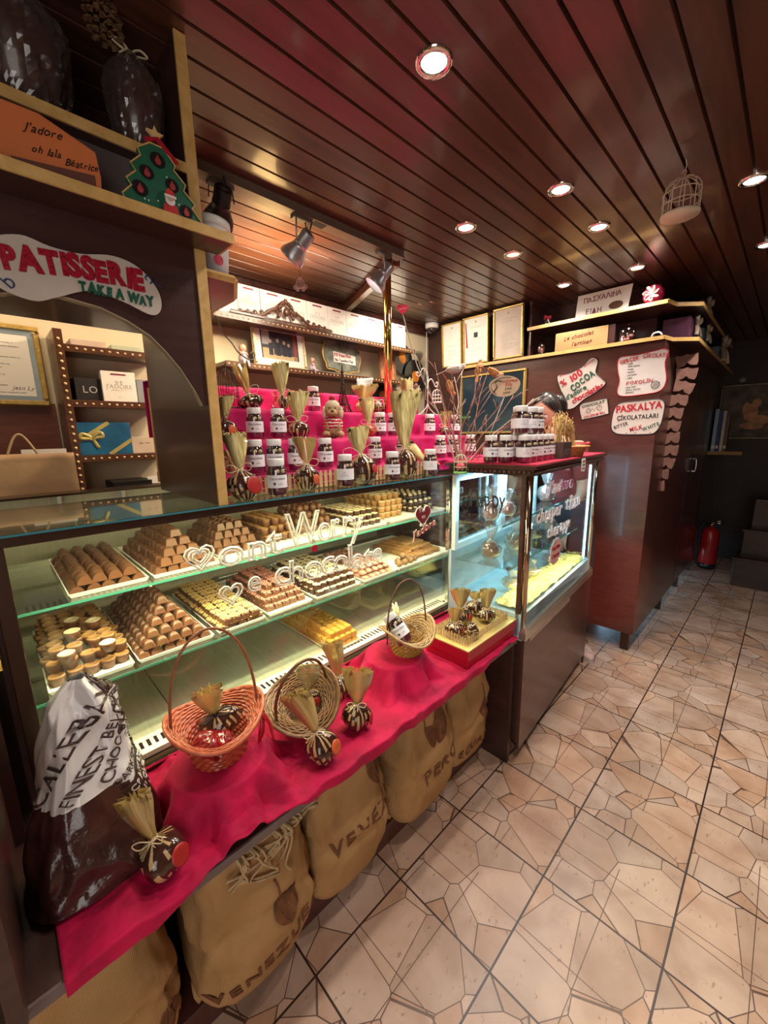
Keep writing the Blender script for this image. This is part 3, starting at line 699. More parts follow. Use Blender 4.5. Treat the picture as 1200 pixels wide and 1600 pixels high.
ORD = ['first', 'second', 'third', 'fourth', 'fifth', 'sixth', 'seventh', 'eighth', 'ninth', 'tenth', 'eleventh', 'twelfth', 'thirteenth', 'fourteenth', 'fifteenth']
def pile(o, cx, cy, z, nx, ny, nl, px, py, pz, short, cat, group, shx=1, shy=1, jr=.003, rot=0, drop=0, wob=.06, name=None, side=True):
    """stack copies of o; the unseen pieces inside and at the back are left out"""
    rnd = random.Random(int(cx*1000+cy*777)); first = True
    if name: o.name = name
    for k in range(nl):
        ax, ay = nx-int(k*shx+.01), ny-int(k*shy+.01)
        if ax <= 0 or ay <= 0: break
        top = k == nl-1 or nx-int((k+1)*shx+.01) <= 0 or ny-int((k+1)*shy+.01) <= 0
        for i in range(ax):
            for j in range(ay):
                if not top and not (i == ax-1 or j == 0 or (j == ay-1 and side and i > ax*.35)): continue
                if rnd.random() < drop and not top: continue
                p = (cx+(i-(ax-1)/2)*px+rnd.uniform(-jr, jr), cy+(j-(ay-1)/2)*py+rnd.uniform(-jr, jr), z+k*pz)
                if first: c = o; first = False
                else: c = o.copy(); C.objects.link(c)
                c.location = p; c.rotation_euler = (0, 0, rot+rnd.uniform(-wob, wob))
                lay = 'top layer' if top else ('bottom layer' if k == 0 else ORD[k]+' layer up')
                if nl == 1: lay = 'single layer'
                if i == ax-1: w_ = 'front row, '+ORD[j]+' from left'
                elif j == 0: w_ = 'left side, '+ORD[ax-1-i]+' from front'
                elif j == ay-1: w_ = 'right side, '+ORD[ax-1-i]+' from front'
                else: w_ = ORD[ax-1-i]+' row back, '+ORD[j]+' from left'
                tag(c, short+', '+lay+', '+w_, cat, group)
UZ, LZ = 1.086, .8625
UX = (-1.735, -1.285); LX = (-1.70, -1.235)
tray(*UX, .10, .29, UZ, 'white tray of dark half-dome pralines on the upper glass shelf, nearest the left frame')
pile(P_dome(), -1.50, .195, UZ+.003, 11, 5, 2, .038, .0365, .024, 'dark half-dome praline on leftmost upper tray', 'chocolate', 'half-dome pralines', shx=0, shy=1, name='half_dome_praline')
tray(*UX, .30, .505, UZ, 'white tray under the tall stepped pyramid of block pralines on the upper shelf')
pile(P_block(), -1.50, .40, UZ+.003, 10, 5, 5, .040, .037, .0245, 'block praline of upper-shelf pyramid', 'chocolate', 'block pralines in the pyramid', shx=.8, shy=1, name='block_praline')
tray(*UX, .515, .69, UZ, 'white tray with a wide heap of ribbed pralines behind the painted letters ont')
o = chamfer_block(.030, .030, .026, .006).build('chocolate_praline', choc)
pile(o, -1.52, .60, UZ+.003, 9, 5, 4, .036, .032, .026, 'small praline behind painted ont', 'chocolate', 'small block pralines', shx=1, shy=.7, name='small_praline')
tray(*UX, .70, .87, UZ, 'white tray with rounded pralines on the upper shelf behind the painted letter W')
pile(P_cup(choc_l, choc, .0165, .028), -1.52, .785, UZ+.003, 8, 4, 3, .037, .035, .029, 'pale-topped praline behind painted W', 'chocolate', 'round pralines behind the letter W', shx=1, shy=.6, name='round_praline')
tray(*UX, .88, 1.07, UZ, 'white tray with a block heap of egg-shaped pralines behind the painted letters orr')
o = MB().ball((0, 0, .017), .017, 12, sc=(.95, .9, 1.05)).build('chocolate_praline', choc)
pile(o, -1.53, .975, UZ+.003, 7, 5, 4, .036, .034, .028, 'egg-shaped praline behind painted orr', 'chocolate', 'egg-shaped pralines', shx=.7, shy=.5, name='egg_shaped_praline')
tray(*UX, 1.09, 1.29, UZ, 'white tray with low cream-topped pralines on the upper shelf behind the painted letter y')
pile(P_cup(choc_w, choc_d, .018, .022), -1.47, 1.19, UZ+.003, 8, 5, 3, .040, .037, .023, 'cream-topped praline behind painted y', 'chocolate', 'cream-topped pralines', shx=1, shy=.5, name='cream_topped_praline')
tray(*UX, 1.31, 1.50, UZ, 'white tray with fluted paper-cup chocolates stacked four high on the upper shelf')
pile(P_cup(choc_w, choc_l, .020, .028), -1.51, 1.405, UZ+.003, 7, 4, 4, .042, .041, .029, 'fluted cup chocolate, upper shelf', 'chocolate', 'fluted cup chocolates', shx=.4, shy=.0, name='fluted_chocolate_cup')
tray(*UX, 1.52, 1.74, UZ, 'white tray of nut-topped dark cups at the right end of the upper shelf')
mb = MB(); mb.lathe([(.015, 0), (.019, .016), (.016, .022), (.0001, .023)], 12); mb.ball((0, 0, .025), .011, 8, 1); o = mb.build('chocolate_praline', [choc_d, choc_w])
pile(o, -1.50, 1.63, UZ+.003, 7, 5, 3, .042, .040, .032, 'nut-topped cup, upper shelf end', 'chocolate', 'nut-topped cups', shx=.8, shy=.8, name='nut_topped_chocolate')
# lower shelf
tray(*LX, .025, .215, LZ, 'white tray heaped with round cup chocolates at the left end of the lower shelf')
pile(P_cup(choc_l, choc, .0195, .026), -1.47, .12, LZ+.003, 10, 5, 3, .041, .037, .027, 'dimpled cup chocolate, leftmost lower tray', 'chocolate', 'dimpled cup chocolates', shx=1, shy=.9, jr=.006, wob=1, name='dimpled_chocolate_cup')
o = P_cup(choc_w, choc, .0195, .026)
for q, (x, y, z) in enumerate([(-1.36, .10, .945), (-1.40, .155, .945), (-1.285, .075, .918), (-1.275, .165, .918), (-1.45, .11, .945)]):
    c = o if q == 0 else o.copy()
    if q: C.objects.link(c)
    c.location = (x, y, z); tag(c, 'pale-topped round cup on the leftmost lower heap, '+['nearest crest', 'right of the crest', 'lowest in front, left', 'lowest in front, right', 'behind the crest'][q], 'chocolate', 'pale-topped cups on the crest')
tray(*LX, .225, .44, LZ, 'white tray under the tall rounded milk chocolate pyramid on the lower shelf')
mb = MB(); mb.frustum(-.019, .019, -.017, .017, 0, .024, .006, bev=.006); o = mb.build('chocolate_praline', choc, bevel=.003)
pile(o, -1.47, .33, LZ+.003, 11, 6, 6, .040, .035, .0242, 'milk chocolate of lower-shelf pyramid', 'chocolate', 'soft-cornered chocolates', shx=.9, shy=1, jr=.002, name='milk_chocolate')
tray(*LX, .455, .62, LZ, 'white tray of almond-flake squares on the lower shelf above the red basket handle')
pile(P_flake(choc, flake), -1.46, .537, LZ+.003, 12, 5, 2, .037, .032, .021, 'almond-flake square, lower shelf', 'chocolate', 'almond-flake squares', shx=0, shy=1, name='almond_chocolate_square')
tray(*LX, .635, .82, LZ, 'white tray with a mound of pink-sprinkled chocolates on the lower shelf')
pile(P_flake(choc, pinkf, .032, .030, .019), -1.45, .728, LZ+.003, 10, 5, 4, .036, .034, .020, 'pink-sprinkled chocolate, lower shelf', 'chocolate', 'pink-sprinkled chocolates', shx=1, shy=.9, name='sprinkled_chocolate')
tray(*LX, .84, 1.07, LZ, 'white tray of small dark cubes with flakes on the lower shelf, middle of the case')
pile(P_flake(choc_d, choc_w, .028, .027, .022), -1.44, .955, LZ+.003, 11, 6, 3, .036, .034, .023, 'shaving-topped cube, lower shelf', 'chocolate', 'shaving-topped cubes', shx=1, shy=.9, name='chocolate_cube')
tray(*LX, 1.09, 1.30, LZ, 'white tray of rosy oval chocolates on the lower shelf below the red heart')
pile(P_oval(), -1.44, 1.195, LZ+.003, 9, 5, 3, .044, .036, .018, 'rosy oval chocolate, lower shelf', 'chocolate', 'rosy oval chocolates', shx=1, shy=.8, name='oval_chocolate')
tray(*LX, 1.31, 1.74, LZ, 'long white tray with truffles and flat bars at the right end of the lower shelf')
o = P_ball()
for q, (x, y, z) in enumerate([(-1.27, 1.35, 0), (-1.27, 1.39, 0), (-1.27, 1.43, 0), (-1.30, 1.37, 0), (-1.30, 1.41, 0), (-1.285, 1.39, .028), (-1.28, 1.47, 0), (-1.31, 1.45, 0)]):
    c = o if q == 0 else o.copy()
    if q: C.objects.link(c)
    c.location = (x, y, LZ+.003+z); tag(c, 'cocoa-dusted truffle below the red heart, '+['front left', 'front middle', 'front right', 'back left', 'back middle', 'on top of the others', 'set apart at the right', 'behind the rightmost'][q], 'chocolate', 'cocoa-dusted truffles')
pile(P_slab(), -1.44, 1.58, LZ+.003, 4, 7, 5, .078, .032, .0125, 'flat caramel bar, lower shelf', 'chocolate', 'flat caramel bars', shx=.5, shy=.8, name='chocolate_bar')
# deck tray of golden cubes
t = tray(-1.585, -1.16, .845, 1.0, .656, 'white tray of golden caramel cubes standing on the steel deck')
o = P_cube(gold_c, .026)
pile(o, -1.375, .92, .659, 14, 5, 3, .0285, .0285, .023, 'golden caramel cube on steel deck', 'chocolate', 'golden caramel cubes', shx=.5, shy=.5, jr=.001, wob=.03, name='caramel_cube')
# ------------------------------------------------------------------ crimson cloth on the bench
PED = [(-.905, .305, .112, .098), (-.925, .955, .105, .092)]
def cloth_z(x, y):
    z = .0
    for px, py, r, h in PED:
        d = math.hypot(x-px, y-py); a = math.atan2(y-py, x-px)
        if d < r: k = 1
        else:
            q = (d-r)/(.060+.025*math.sin(a*7+py*9)+.015*math.sin(a*13)); k = max(0, 1-q); k = k*k*.55+k*.45
        z = max(z, h*k)
    w_ = .006*N3(x*9, y*9, 1)+.005*N3(x*20, y*14, 2)+.004*abs(N3(x*30+y*9, y*16-x*10, 3))
    fold = .016*max(0, math.sin(40*(x*.8+y*.6)+4*N3(x*4, y*4)))**2*max(0, N3(x*3, y*3, 9)+.35)+.010*max(0, math.sin(52*(x*.2-y*.9)+5*N3(x*5, y*3, 4)))**3*max(0, N3(x*4, y*4, 5)+.2)
    near = min(1, min((abs(math.hypot(x-p[0], y-p[1])-p[2]))/.02 if math.hypot(x-p[0], y-p[1]) > p[2] else .12 for p in PED))
    flat = .25 if (x < -.75 and 1.15 < y < 1.54) else 1.35
    return .6225+max(0, z+(w_+fold+.003)*near*flat)
EDGEX = -.738
def cloth(u, v):
    y = -.035+v*1.56
    hang = .004+.034*max(0, min(1, (y-.40)/.12))*(1 if y < 1.2 else max(0, 1-(y-1.2)/.2))+(.035 if y < .10 else .035*max(0, 1-(y-.10)/.1))+.004*math.sin(y*31)
    L_ = (EDGEX+1.098); s_ = u*(L_+hang)
    if y > 1.42: s_ = min(s_, L_-.02) if y > 1.6 else s_
    if s_ <= L_: x = -1.098+s_; z = cloth_z(min(x, -.745), y); 
    else:
        d = s_-L_; x = EDGEX+min(d, .008)+.003*math.sin(y*47)+.004; z = cloth_z(-.745, y)-.002-max(0, d-.006)
    if x > -.77 and s_ <= L_: z = max(.6225, z-.35*max(0, (z-.64)))
    return Vector((x, y, z))
velvet = mat('crimson_velvet', (.46, .003, .055), .7, var=.25, scale=14, bump=.2, bscale=70, sheen=.08, spec=.25)
mb = MB(); mb.grid(cloth, 120, 300)
tag(mb.build('display_cloth', velvet, solid=.0015), 'crimson velvet cloth draped over the low bench with two raised round humps', 'cloth')

# ------------------------------------------------------------------ wrapped gift bags
cello = thin_glass('yellow_cellophane', tint=(1.0, .86, .5), refl=.9, rough=.12, body=.42, bodycol=(.75, .56, .22))
clear_cello = thin_glass('clear_cellophane', tint=(.98, .98, .96), refl=.9, rough=.08, body=.10, bodycol=(.8, .8, .78))
kraft_top = mat('golden_crepe_wrap', (.84, .60, .26), .3, var=.5, scale=130, coat=.5, stretch=(1, 1, .10))  # bright and dark streaks in the colour stand for gloss on the pleats
stick = mat('dark_chocolate_stick', (.045, .016, .010), .18, var=.3, scale=60, coat=.7)
wafer = mat('cream_wafer', (.50, .33, .16), .25, var=.2, scale=60, coat=.5)
raffia = mat('pale_raffia', (.72, .58, .36), .6, var=.15, scale=60)
seal = mat('red_wax_seal', (.36, .018, .016), .4, var=.15, scale=60)
orange_seal = mat('orange_wax_seal', (.55, .10, .03), .4, var=.25, scale=60)
def gift_bag(label, loc, r=.035, h=.055, top=.06, fan=.03, rot=0, tilt=(0, 0), topm=None, sealm=seal, seal_a=-.9, group='cellophane gift bags', bow=1.0, dens=1, cols=34, name='gift_bag', ribbon=None, sq=1.0, bodym=None, seal_r=.45):
    rnd = random.Random(int(abs(loc[0]*9973+loc[1]*7919))); topm = topm or cello
    t = thing(name, label, 'gift bag', loc, (tilt[0], tilt[1], rot), group=group)
    def bd(u, v):
        a = 2*PI*u; p = math.sin(PI*min(1, v*.86+.10))**.55 if v > .0 else .5
        if v > .8: p *= 1-(v-.8)*3.2
        k = 1+.09*math.cos(4*a)+.07*N3(math.cos(a)*2.2+loc[0]*20, math.sin(a)*2.2, v*4+loc[1]*30)+.035*(-1)**int(u*cols+.5)
        return Vector((r*p*k*math.cos(a), sq*r*p*k*math.sin(a), h*v))
    mb = MB(); mb.grid(bd, cols, 9, wrap=True)
    for q in range(len(mb.m)):
        c_ = q % cols
        mb.m[q] = 1 if (c_ % 2 == 0 and (N3(c_*.9, (q//cols)*.45, loc[1]*9) > .0)) else 0
    mb.build('filled_bag', bodym or [stick, wafer], t)
    n = 40; seed_ = rnd.random()*9
    def tp(u, v):
        a = 2*PI*u; f = .006+(fan-.006)*(1-(1-v)**2.2)*(.86+.14*v)
        k = 1+(.16+.20*v)*(-1)**int(u*n+.5)+.28*N3(math.cos(a)*2.5+seed_, math.sin(a)*2.5, v*1.5)
        rag = 1+.16*N3(math.cos(a)*5+seed_, math.sin(a)*5, 1)*v*v
        sway = .12*top*v*v*math.sin(seed_*3)
        return Vector((f*k*math.cos(a)+sway, f*k*.34*math.sin(a)+.10*f*math.sin(3*a+seed_)*v, h-.004+top*v*rag))
    mb = MB(); mb.grid(tp, n, 7, wrap=True); mb.build('wrapper_top', topm, t)
    mb = MB(); z = h; B = .021*bow
    mb.lathe([(.0085, -.003), (.0095, 0), (.0085, .003)], 12, c=(0, 0, z), cap=False)
    for s_ in (1, -1):
        mb.tube(wavy([(0, -.009, z), (s_*B*.6, -.014, z+B*.5), (s_*B*1.2, -.015, z+B*.35), (s_*B*.9, -.015, z-B*.15), (0, -.010, z)], 4, False), .0013, 5)
        mb.tube(wavy([(0, -.010, z), (s_*B*.5, -.018, z-B*.6), (s_*B*.8, -.020, z-B*1.4)], 3, False), .0013, 5)
    mb.build('ribbon', ribbon or raffia, t)
    if sealm:
        p = Vector((math.cos(seal_a), sq*math.sin(seal_a), 0))*r*1.06; M_ = frame((p.x, p.y, h*.45), (-math.sin(seal_a), math.cos(seal_a), 0), z=(math.cos(seal_a), math.sin(seal_a), .12))
        mb = MB(M_); mb.lathe([(r*seal_r, 0), (r*seal_r, .0015), (r*seal_r*.8, .003), (.0001, .0025)], 20); mb.build('wax_seal', sealm, t)
    return t
g = 'gift bags on the bench'
gift_bag('small striped gift bag in front beside the big chocolate bag, tied with raffia', (-.790, .150, .632), .044, .082, .110, .028, rot=.8, tilt=(.05, -.35), seal_a=-.3, group=g, bow=1.3)
gift_bag('front gift bag at the bench edge with an orange seal and leaning yellow top', (-.790, .545, .630), .043, .092, .130, .030, rot=.8, tilt=(.05, -.30), sealm=orange_seal, seal_a=-.4, group=g, bow=1.2)
gift_bag('gift bag with fanned yellow top just right of the front one on the crimson cloth', (-.825, .680, .630), .042, .078, .115, .034, rot=.8, tilt=(0, .05), seal_a=-.2, group=g, bow=1.1)
gift_bag('gift bag behind, close to the case glass, with a round red seal', (-.965, .735, .630), .042, .080, .125, .026, rot=.8, tilt=(0, -.1), seal_a=-.3, group=g, bow=1.1)

# ------------------------------------------------------------------ woven handled baskets
def basket(label, loc, rb, rt_, h, flare, handle_h, weave_m, base_m, handle_m, rot=0, tilt=(0, 0), name='wicker_basket', hr=.0035, group=None, dip=.018):
    t = thing(name, label, 'basket', loc, (tilt[0], tilt[1], rot), group=group)
    n = 44
    def ring(rad, z, ph, amp, dipk=0): return [Vector(((rad+amp*(-1)**(k+ph))*math.cos(2*PI*k/n), (rad+amp*(-1)**(k+ph))*math.sin(2*PI*k/n), z+dipk*math.cos(4*PI*k/n)*-1)) for k in range(n)]
    mb = MB(); rows = 7
    for i in range(rows): f = i/(rows-1); mb.tube(ring(rb+(rt_-rb)*f*.55, .004+h*.55*f, i, .0022), .0052*h/.12+.001, 5, closed=True, flat=1.2)
    mb.lathe([(.0001, .002), (rb, .002), (rb+(rt_-rb)*.5, h*.5), (rb+(rt_-rb)*.5-.002, h*.5), (rb-.003, .005), (.0001, .005)], 28)
    mb.build('woven_base', base_m, t)
    mb = MB(); rows = 9
    for i in range(rows):
        f = i/(rows-1); rad = rb+(rt_-rb)*(.55+.45*f)+flare*f*f
        mb.tube(ring(rad, h*(.55+.45*f**.8), i, .0017, dip*f*f), .0032, 5, closed=True)
    mb.tube(ring(rt_+flare+.003, h+.001, 0, .0, dip), .0048, 6, closed=True)
    mb.grid(lambda u, v: Vector(((rb+(rt_-rb)*(.5+.5*v)+flare*v*v-.001)*math.cos(2*PI*u), (rb+(rt_-rb)*(.5+.5*v)+flare*v*v-.001)*math.sin(2*PI*u), h*(.5+.5*v**.8)-.002-dip*v*v*math.cos(4*PI*u))), 36, 5, wrap=True)
    mb.build('woven_rim', weave_m, t)
    R = rt_+flare*.6; mb = MB()
    mb.tube([Vector((0, -R*math.cos(PI*k/24), h*.6+(handle_h-h*.6)*math.sin(PI*k/24)**.75)) for k in range(25)], hr, 8)
    mb.build('handle', handle_m, t)
    return t
red_wick = mat('orange_red_wicker', (.48, .105, .045), .4, var=.25, scale=80, coat=.3)
red_wick2 = mat('deep_red_wicker', (.42, .06, .025), .4, var=.25, scale=80, coat=.3)
brown_wick = mat('brown_wicker', (.22, .11, .045), .4, var=.3, scale=80, coat=.3)
straw_wick = mat('straw_wicker', (.42, .27, .12), .5, var=.3, scale=80)
gold_wick = mat('golden_plait', (.45, .24, .04), .4, var=.3, scale=80, coat=.3)
cane_d = mat('dark_cane', (.11, .035, .018), .35, var=.2, scale=60, coat=.3)
cane = mat('red_brown_cane', (.26, .075, .03), .35, var=.2, scale=60, coat=.3)
bz = cloth_z(-.905, .305)
t = basket('orange-red wicker basket with tall hoop handle on the left cloth hump', (-.915, .310, bz), .058, .085, .105, .024, .335, red_wick, red_wick2, cane, rot=-.22)
mb = MB()
for k in range(16):
    a = k*2.4; mb.tube(wavy([(.0, .10, .08), (.012*math.cos(a), .10+.014*math.sin(a), .08+.01*math.sin(a*2)), (.004, .104+.01*math.cos(a), .07)], 3, False), .003, 5)
for s_ in (1, -1): mb.tube(wavy([(.008, .106, .075), (.02, .112+.01*s_, .04), (.022+.004*s_, .108+.02*s_, -.015)], 4, False), [.002, .008, .008, .007, .008, .009, .006, .004, .001][:9], 6, flat=.3)
mb.build('red_bow', mat('red_satin', (.40, .006, .015), .35, var=.2, scale=60), t)
gift_bag('striped chocolate parcel with black ribbon lying inside the red basket', (-.915, .325, bz+.058), .050, .068, .085, .026, rot=1.2, tilt=(.25, -.25), sealm=None, ribbon=mat('black_satin_ribbon', (.02, .012, .015), .3, var=0), bow=1.6, group=None, sq=.75)
mb = MB(); mb.grid(lambda u, v: Vector((.052*math.sin(PI*v)*math.cos(2*PI*u)*(1+.35*N3(math.cos(2*PI*u)*4, math.sin(2*PI*u)*4, v*9)), .04*math.sin(PI*v)*math.sin(2*PI*u)*(1+.35*N3(math.cos(2*PI*u)*4, math.sin(2*PI*u)*4, v*8+5)), .028*(1-math.cos(PI*v))*.9)), 40, 26, wrap=True, smooth=False)
o = mb.build('wrapped_sweet', mat('red_cellophane', (.30, .01, .015), .15, var=.4, scale=60, coat=.8)); o.location = (-.875, .285, bz+.045); tag(o, 'crumpled red cellophane sweet lying in the red basket', 'sweet')
t = basket('brown wicker basket tipped towards the left behind the bench gift bags', (-.955, .585, .655), .045, .070, .085, .036, .25, brown_wick, brown_wick, cane_d, rot=.1, tilt=(.30, .30), hr=.0045)
gift_bag('pale gift bag with a tall clear top standing inside the brown basket', (-.935, .590, .70), .030, .045, .085, .030, rot=.7, tilt=(.05, 0), topm=thin_glass('pale_yellow_cellophane', tint=(1, .95, .75), refl=1, rough=.1, body=.3, bodycol=(.7, .62, .35)), seal_a=-.6, group=None, bow=1.3)
bz3 = cloth_z(-.90, .985)
t = basket('straw and gold basket on the right cloth hump holding a tilted jar', (-.905, 1.0, bz3), .052, .072, .085, .026, .275, straw_wick, gold_wick, cane_d, rot=-.2, hr=.0028, dip=.026)

# ------------------------------------------------------------------ chocolate jars
lid_m = mat('white_lid', (.82, .81, .80), .3, var=.01)
label_m = mat('jar_label', (.80, .79, .83), .55, var=.01)
plum = mat('plum_filling', (.11, .012, .030), .25, var=.35, scale=50, coat=.4)
ballm = [mat('dark_dragee', (.035, .010, .010), .2, var=.2, scale=90, coat=.5), mat('plum_dragee', (.12, .02, .025), .2, var=.2, scale=90, coat=.5), mat('ivory_dragee', (.72, .58, .36), .3, var=.05)]
jar_glass = thin_glass('jar_glass', tint=(1, 1, 1), refl=.5)
def make_jar(kind, label):
    t = thing('chocolate_jar', label, 'jar'); R, Hj = .031, .118
    mb = MB(); mb.lathe([(R*.9, 0), (R, .005), (R, .078), (R*.97, .086), (R*.78, .094), (R*.76, .097)], 26, cap=False); mb.build('glass_body', jar_glass, t)
    mb = MB(); mb.lathe([(R*.80, .094), (R*.83, .096), (R*.83, .113), (R*.80, .1165), (.0001, .1165)], 28, squash=lambda a, z: 1+.012*math.cos(28*a/2)); mb.build('lid', lid_m, t)
    mb = MB(); mb.lathe([(.0001, .003), (R*.86, .003), (R*.95, .008), (R*.95, .066), (.0001, .068)], 20)
    rnd = random.Random(4)
    for lev in range(3):
        m_ = 9-lev
        for k in range(m_):
            a = 2*PI*(k+lev*.5)/m_; rr = R*.74-(lev == 2)*.005
            mb.ball((rr*math.cos(a), rr*math.sin(a), .068+lev*.0095), .0068, 8, rnd.choice([1, 1, 2, 1, 3, 2]))
    mb.ball((0, 0, .088), .008, 8, 1)
    mb.build('filling', [plum]+ballm, t)
    fn = lambda p: Vector(((R+.0008+p[2])*math.sin(p[0]/R), -(R+.0008+p[2])*math.cos(p[0]/R), p[1]))
    mb = MB(); mb.grid(lambda u, v: fn(((u-.5)*R*4.6, .026+.040*v, 0)), 30, 1); lab = mb.build('label', label_m, t)
    mb = MB()
    if kind == 0:
        text(mb, 'Chocolate', -.017, .0515, .0115, 0, thick=.0003, fn=fn, gap=.06, off=.005)
        for a, b, c, d in ((-.0045, .0045, .0375, .0410), (-.0018, .0018, .0345, .0440)): mb.add([fn((x_, y_, .0006)) for x_, y_ in ((a, c), (b, c), (b, d), (a, d))], [(0, 1, 2, 3)], 1)
        text(mb, 'pills', .011, .036, .0085, 2, thick=.0003, fn=fn, gap=.06)
    else:
        text(mb, "J'ADORE", -.013, .040, .0062, 2, thick=.0003, fn=fn, gap=.1)
        for k in (-1, 0, 1): mb.tube([fn((.0025*k, .048, .0004)), fn((.0045*k, .054, .0004)), fn((.002*k, .056, .0004))], .0004, 4, 2)
    mb.build('lettering', [ink_k, mat('cross_print', (.03, .004, .008), .5, var=0), mat('pink_grey_print', (.42, .30, .32), .6, var=0)], lab)
    return t
jar0 = make_jar(0, 'x'); jar1 = make_jar(1, 'x'); jar_used = [False, False]
def jar(x, y, z, kind=0, label='', group='jars on the counter', rz=None, tilt=None):
    src = (jar0, jar1)[kind]
    rz_ = rz if rz is not None else math.atan2(x, -y)*0+math.radians(47)
    rot = (Matrix.Rotation(.62, 4, Vector((.7, -.7, 0))) @ Matrix.Rotation(.35, 4, Vector((-.7, -.7, 0))) @ Matrix.Rotation(rz_, 4, 'Z')).to_euler() if tilt else (0, 0, rz_)
    if not jar_used[kind]:
        jar_used[kind] = True; src.location = (x, y, z); src.rotation_euler = rot; src['label'] = label; src['group'] = group; return src
    return dup(src, (x, y, z), rot, label, group)
jar(-.873, .962, bz3+.058, 0, 'tilted jar of chocolate pills lying in the straw and gold basket', 'jars in baskets', rz=math.radians(47), tilt='lean')
mb = MB(); rnd = random.Random(5)
for k in range(46):
    a = rnd.uniform(0, 2*PI); r_ = rnd.uniform(.02, .07); z = rnd.uniform(.055, .085)
    mb.tube(wavy([(r_*math.cos(a), r_*math.sin(a), z), (r_*math.cos(a+.5), r_*math.sin(a+.5), z+.012), (r_*math.cos(a+1.1), r_*math.sin(a+1.1), z+rnd.uniform(-.01, .01))], 3, False), .0011, 4)
o = mb.build('straw_filling', straw_wick); o.location = (-.905, 1.0, bz3); tag(o, 'loose straw shreds padding the straw and gold basket', 'straw', kind='stuff')
mb = MB()
for k in range(13):
    a = -.5+k*.08; mb.tube([(-.05, .02, .07), (-.06-.035*math.cos(a)+.01*math.sin(k), .035+.035*math.sin(a), .135+.01*math.sin(k*2))], [.0015, .004], 5, flat=.3)
o = mb.build('wrapped_fan', kraft_top); o.location = (-.905, 1.0, bz3); tag(o, 'fan of golden crepe wrapper rising from the straw and gold basket', 'wrapper')

# ------------------------------------------------------------------ red box with little picket fence
t = thing('red_gift_box', 'crimson box with a gold tray top and a tiny picket fence, at the bench end', 'box', (-.853, 1.352, .626))
crimson = mat('crimson_paper', (.46, .008, .028), .4, var=.05, coat=.15)
mb = MB(); mb.box(-.100, .100, -.182, .182, 0, .052); mb.build('box_body', crimson, t, bevel=.002)
mb = MB(); mb.box(-.104, .104, -.186, .186, .030, .070); mb.build('box_lid', crimson, t, bevel=.002)
goldcard = mat('gold_card', (.78, .60, .22), .35, metal=.3, var=.06)
mb = MB(); 
mb.box(-.104, .104, -.186, -.160, .070, .075); mb.box(-.104, .104, .160, .186, .070, .075); mb.box(-.104, -.080, -.160, .160, .070, .075); mb.box(.080, .104, -.160, .160, .070, .075); mb.box(-.08, .08, -.16, .16, .070, .0712)
mb.build('gold_tray', goldcard, t)
def picket(parent, name, a, b, h, n, m_):
    a = Vector(a); b = Vector(b); d = (b-a).normalized(); s_ = Vector((d.y, -d.x, 0))
    mb = MB()
    for f in (.3, .72): mb.tube([a+Vector((0, 0, h*f)), b+Vector((0, 0, h*f))], .0013, 4, smooth=False)
    for k in range(n):
        p = a+(b-a)*((k+.5)/n); w_ = (b-a).length/n*.30
        mb.add([p-d*w_, p+d*w_, p+d*w_+Vector((0, 0, h*.85)), p+Vector((0, 0, h)), p-d*w_+Vector((0, 0, h*.85))]+[q+s_*.0016 for q in (p-d*w_, p+d*w_, p+d*w_+Vector((0, 0, h*.85)), p+Vector((0, 0, h)), p-d*w_+Vector((0, 0, h*.85)))],
               [(0, 1, 2, 3, 4), (9, 8, 7, 6, 5), (0, 5, 6, 1), (1, 6, 7, 2), (2, 7, 8, 3), (3, 8, 9, 4), (4, 9, 5, 0)])
    return mb.build(name, m_, parent)
pale_wood = mat('pale_picket_wood', (.60, .42, .22), .6, var=.15, scale=50)
f_ = thing('picket_fence', 'tiny pale wooden picket fence standing round the gold tray of the red box', 'fence', (-.853, 1.352, .7015))
picket(f_, 'fence_side', (.076, -.155, 0), (.076, .155, 0), .034, 24, pale_wood); picket(f_, 'fence_side', (-.076, -.155, 0), (.076, -.155, 0), .034, 12, pale_wood)
picket(f_, 'fence_side', (-.076, .155, 0), (.076, .155, 0), .034, 12, pale_wood); picket(f_, 'fence_side', (-.076, -.155, 0), (-.076, .155, 0), .034, 24, pale_wood)
g = 'gift bags inside the picket fence'
red_seal = mat('red_foil', (.40, .03, .03), .25, var=.3, scale=70, coat=.5)
gift_bag('gift bag with pink foil piece in the front left corner of the picket fence', (-.865, 1.245, .7035), .040, .050, .060, .024, rot=.8, sealm=red_seal, seal_a=-.7, group=g, bow=.9, topm=cello)
gift_bag('tall-topped gift bag with white raffia bow in the middle of the picket fence', (-.905, 1.34, .7035), .042, .068, .085, .032, rot=.8, sealm=red_seal, seal_a=-.6, group=g, bow=1.1)
gift_bag('gift bag with upright fanned top at the far end of the picket fence', (-.835, 1.43, .7035), .038, .055, .090, .026, rot=.8, sealm=None, group=g, bow=.9)
gift_bag('striped parcel lying flat along the front of the picket fence', (-.810, 1.30, .720), .030, .070, .014, .012, rot=.2, tilt=(1.35, 0), sealm=None, group=g, bow=.4)
gift_bag('striped bag behind the middle one inside the picket fence', (-.905, 1.455, .7035), .038, .065, .04, .026, rot=.8, sealm=None, group=g, bow=.8)

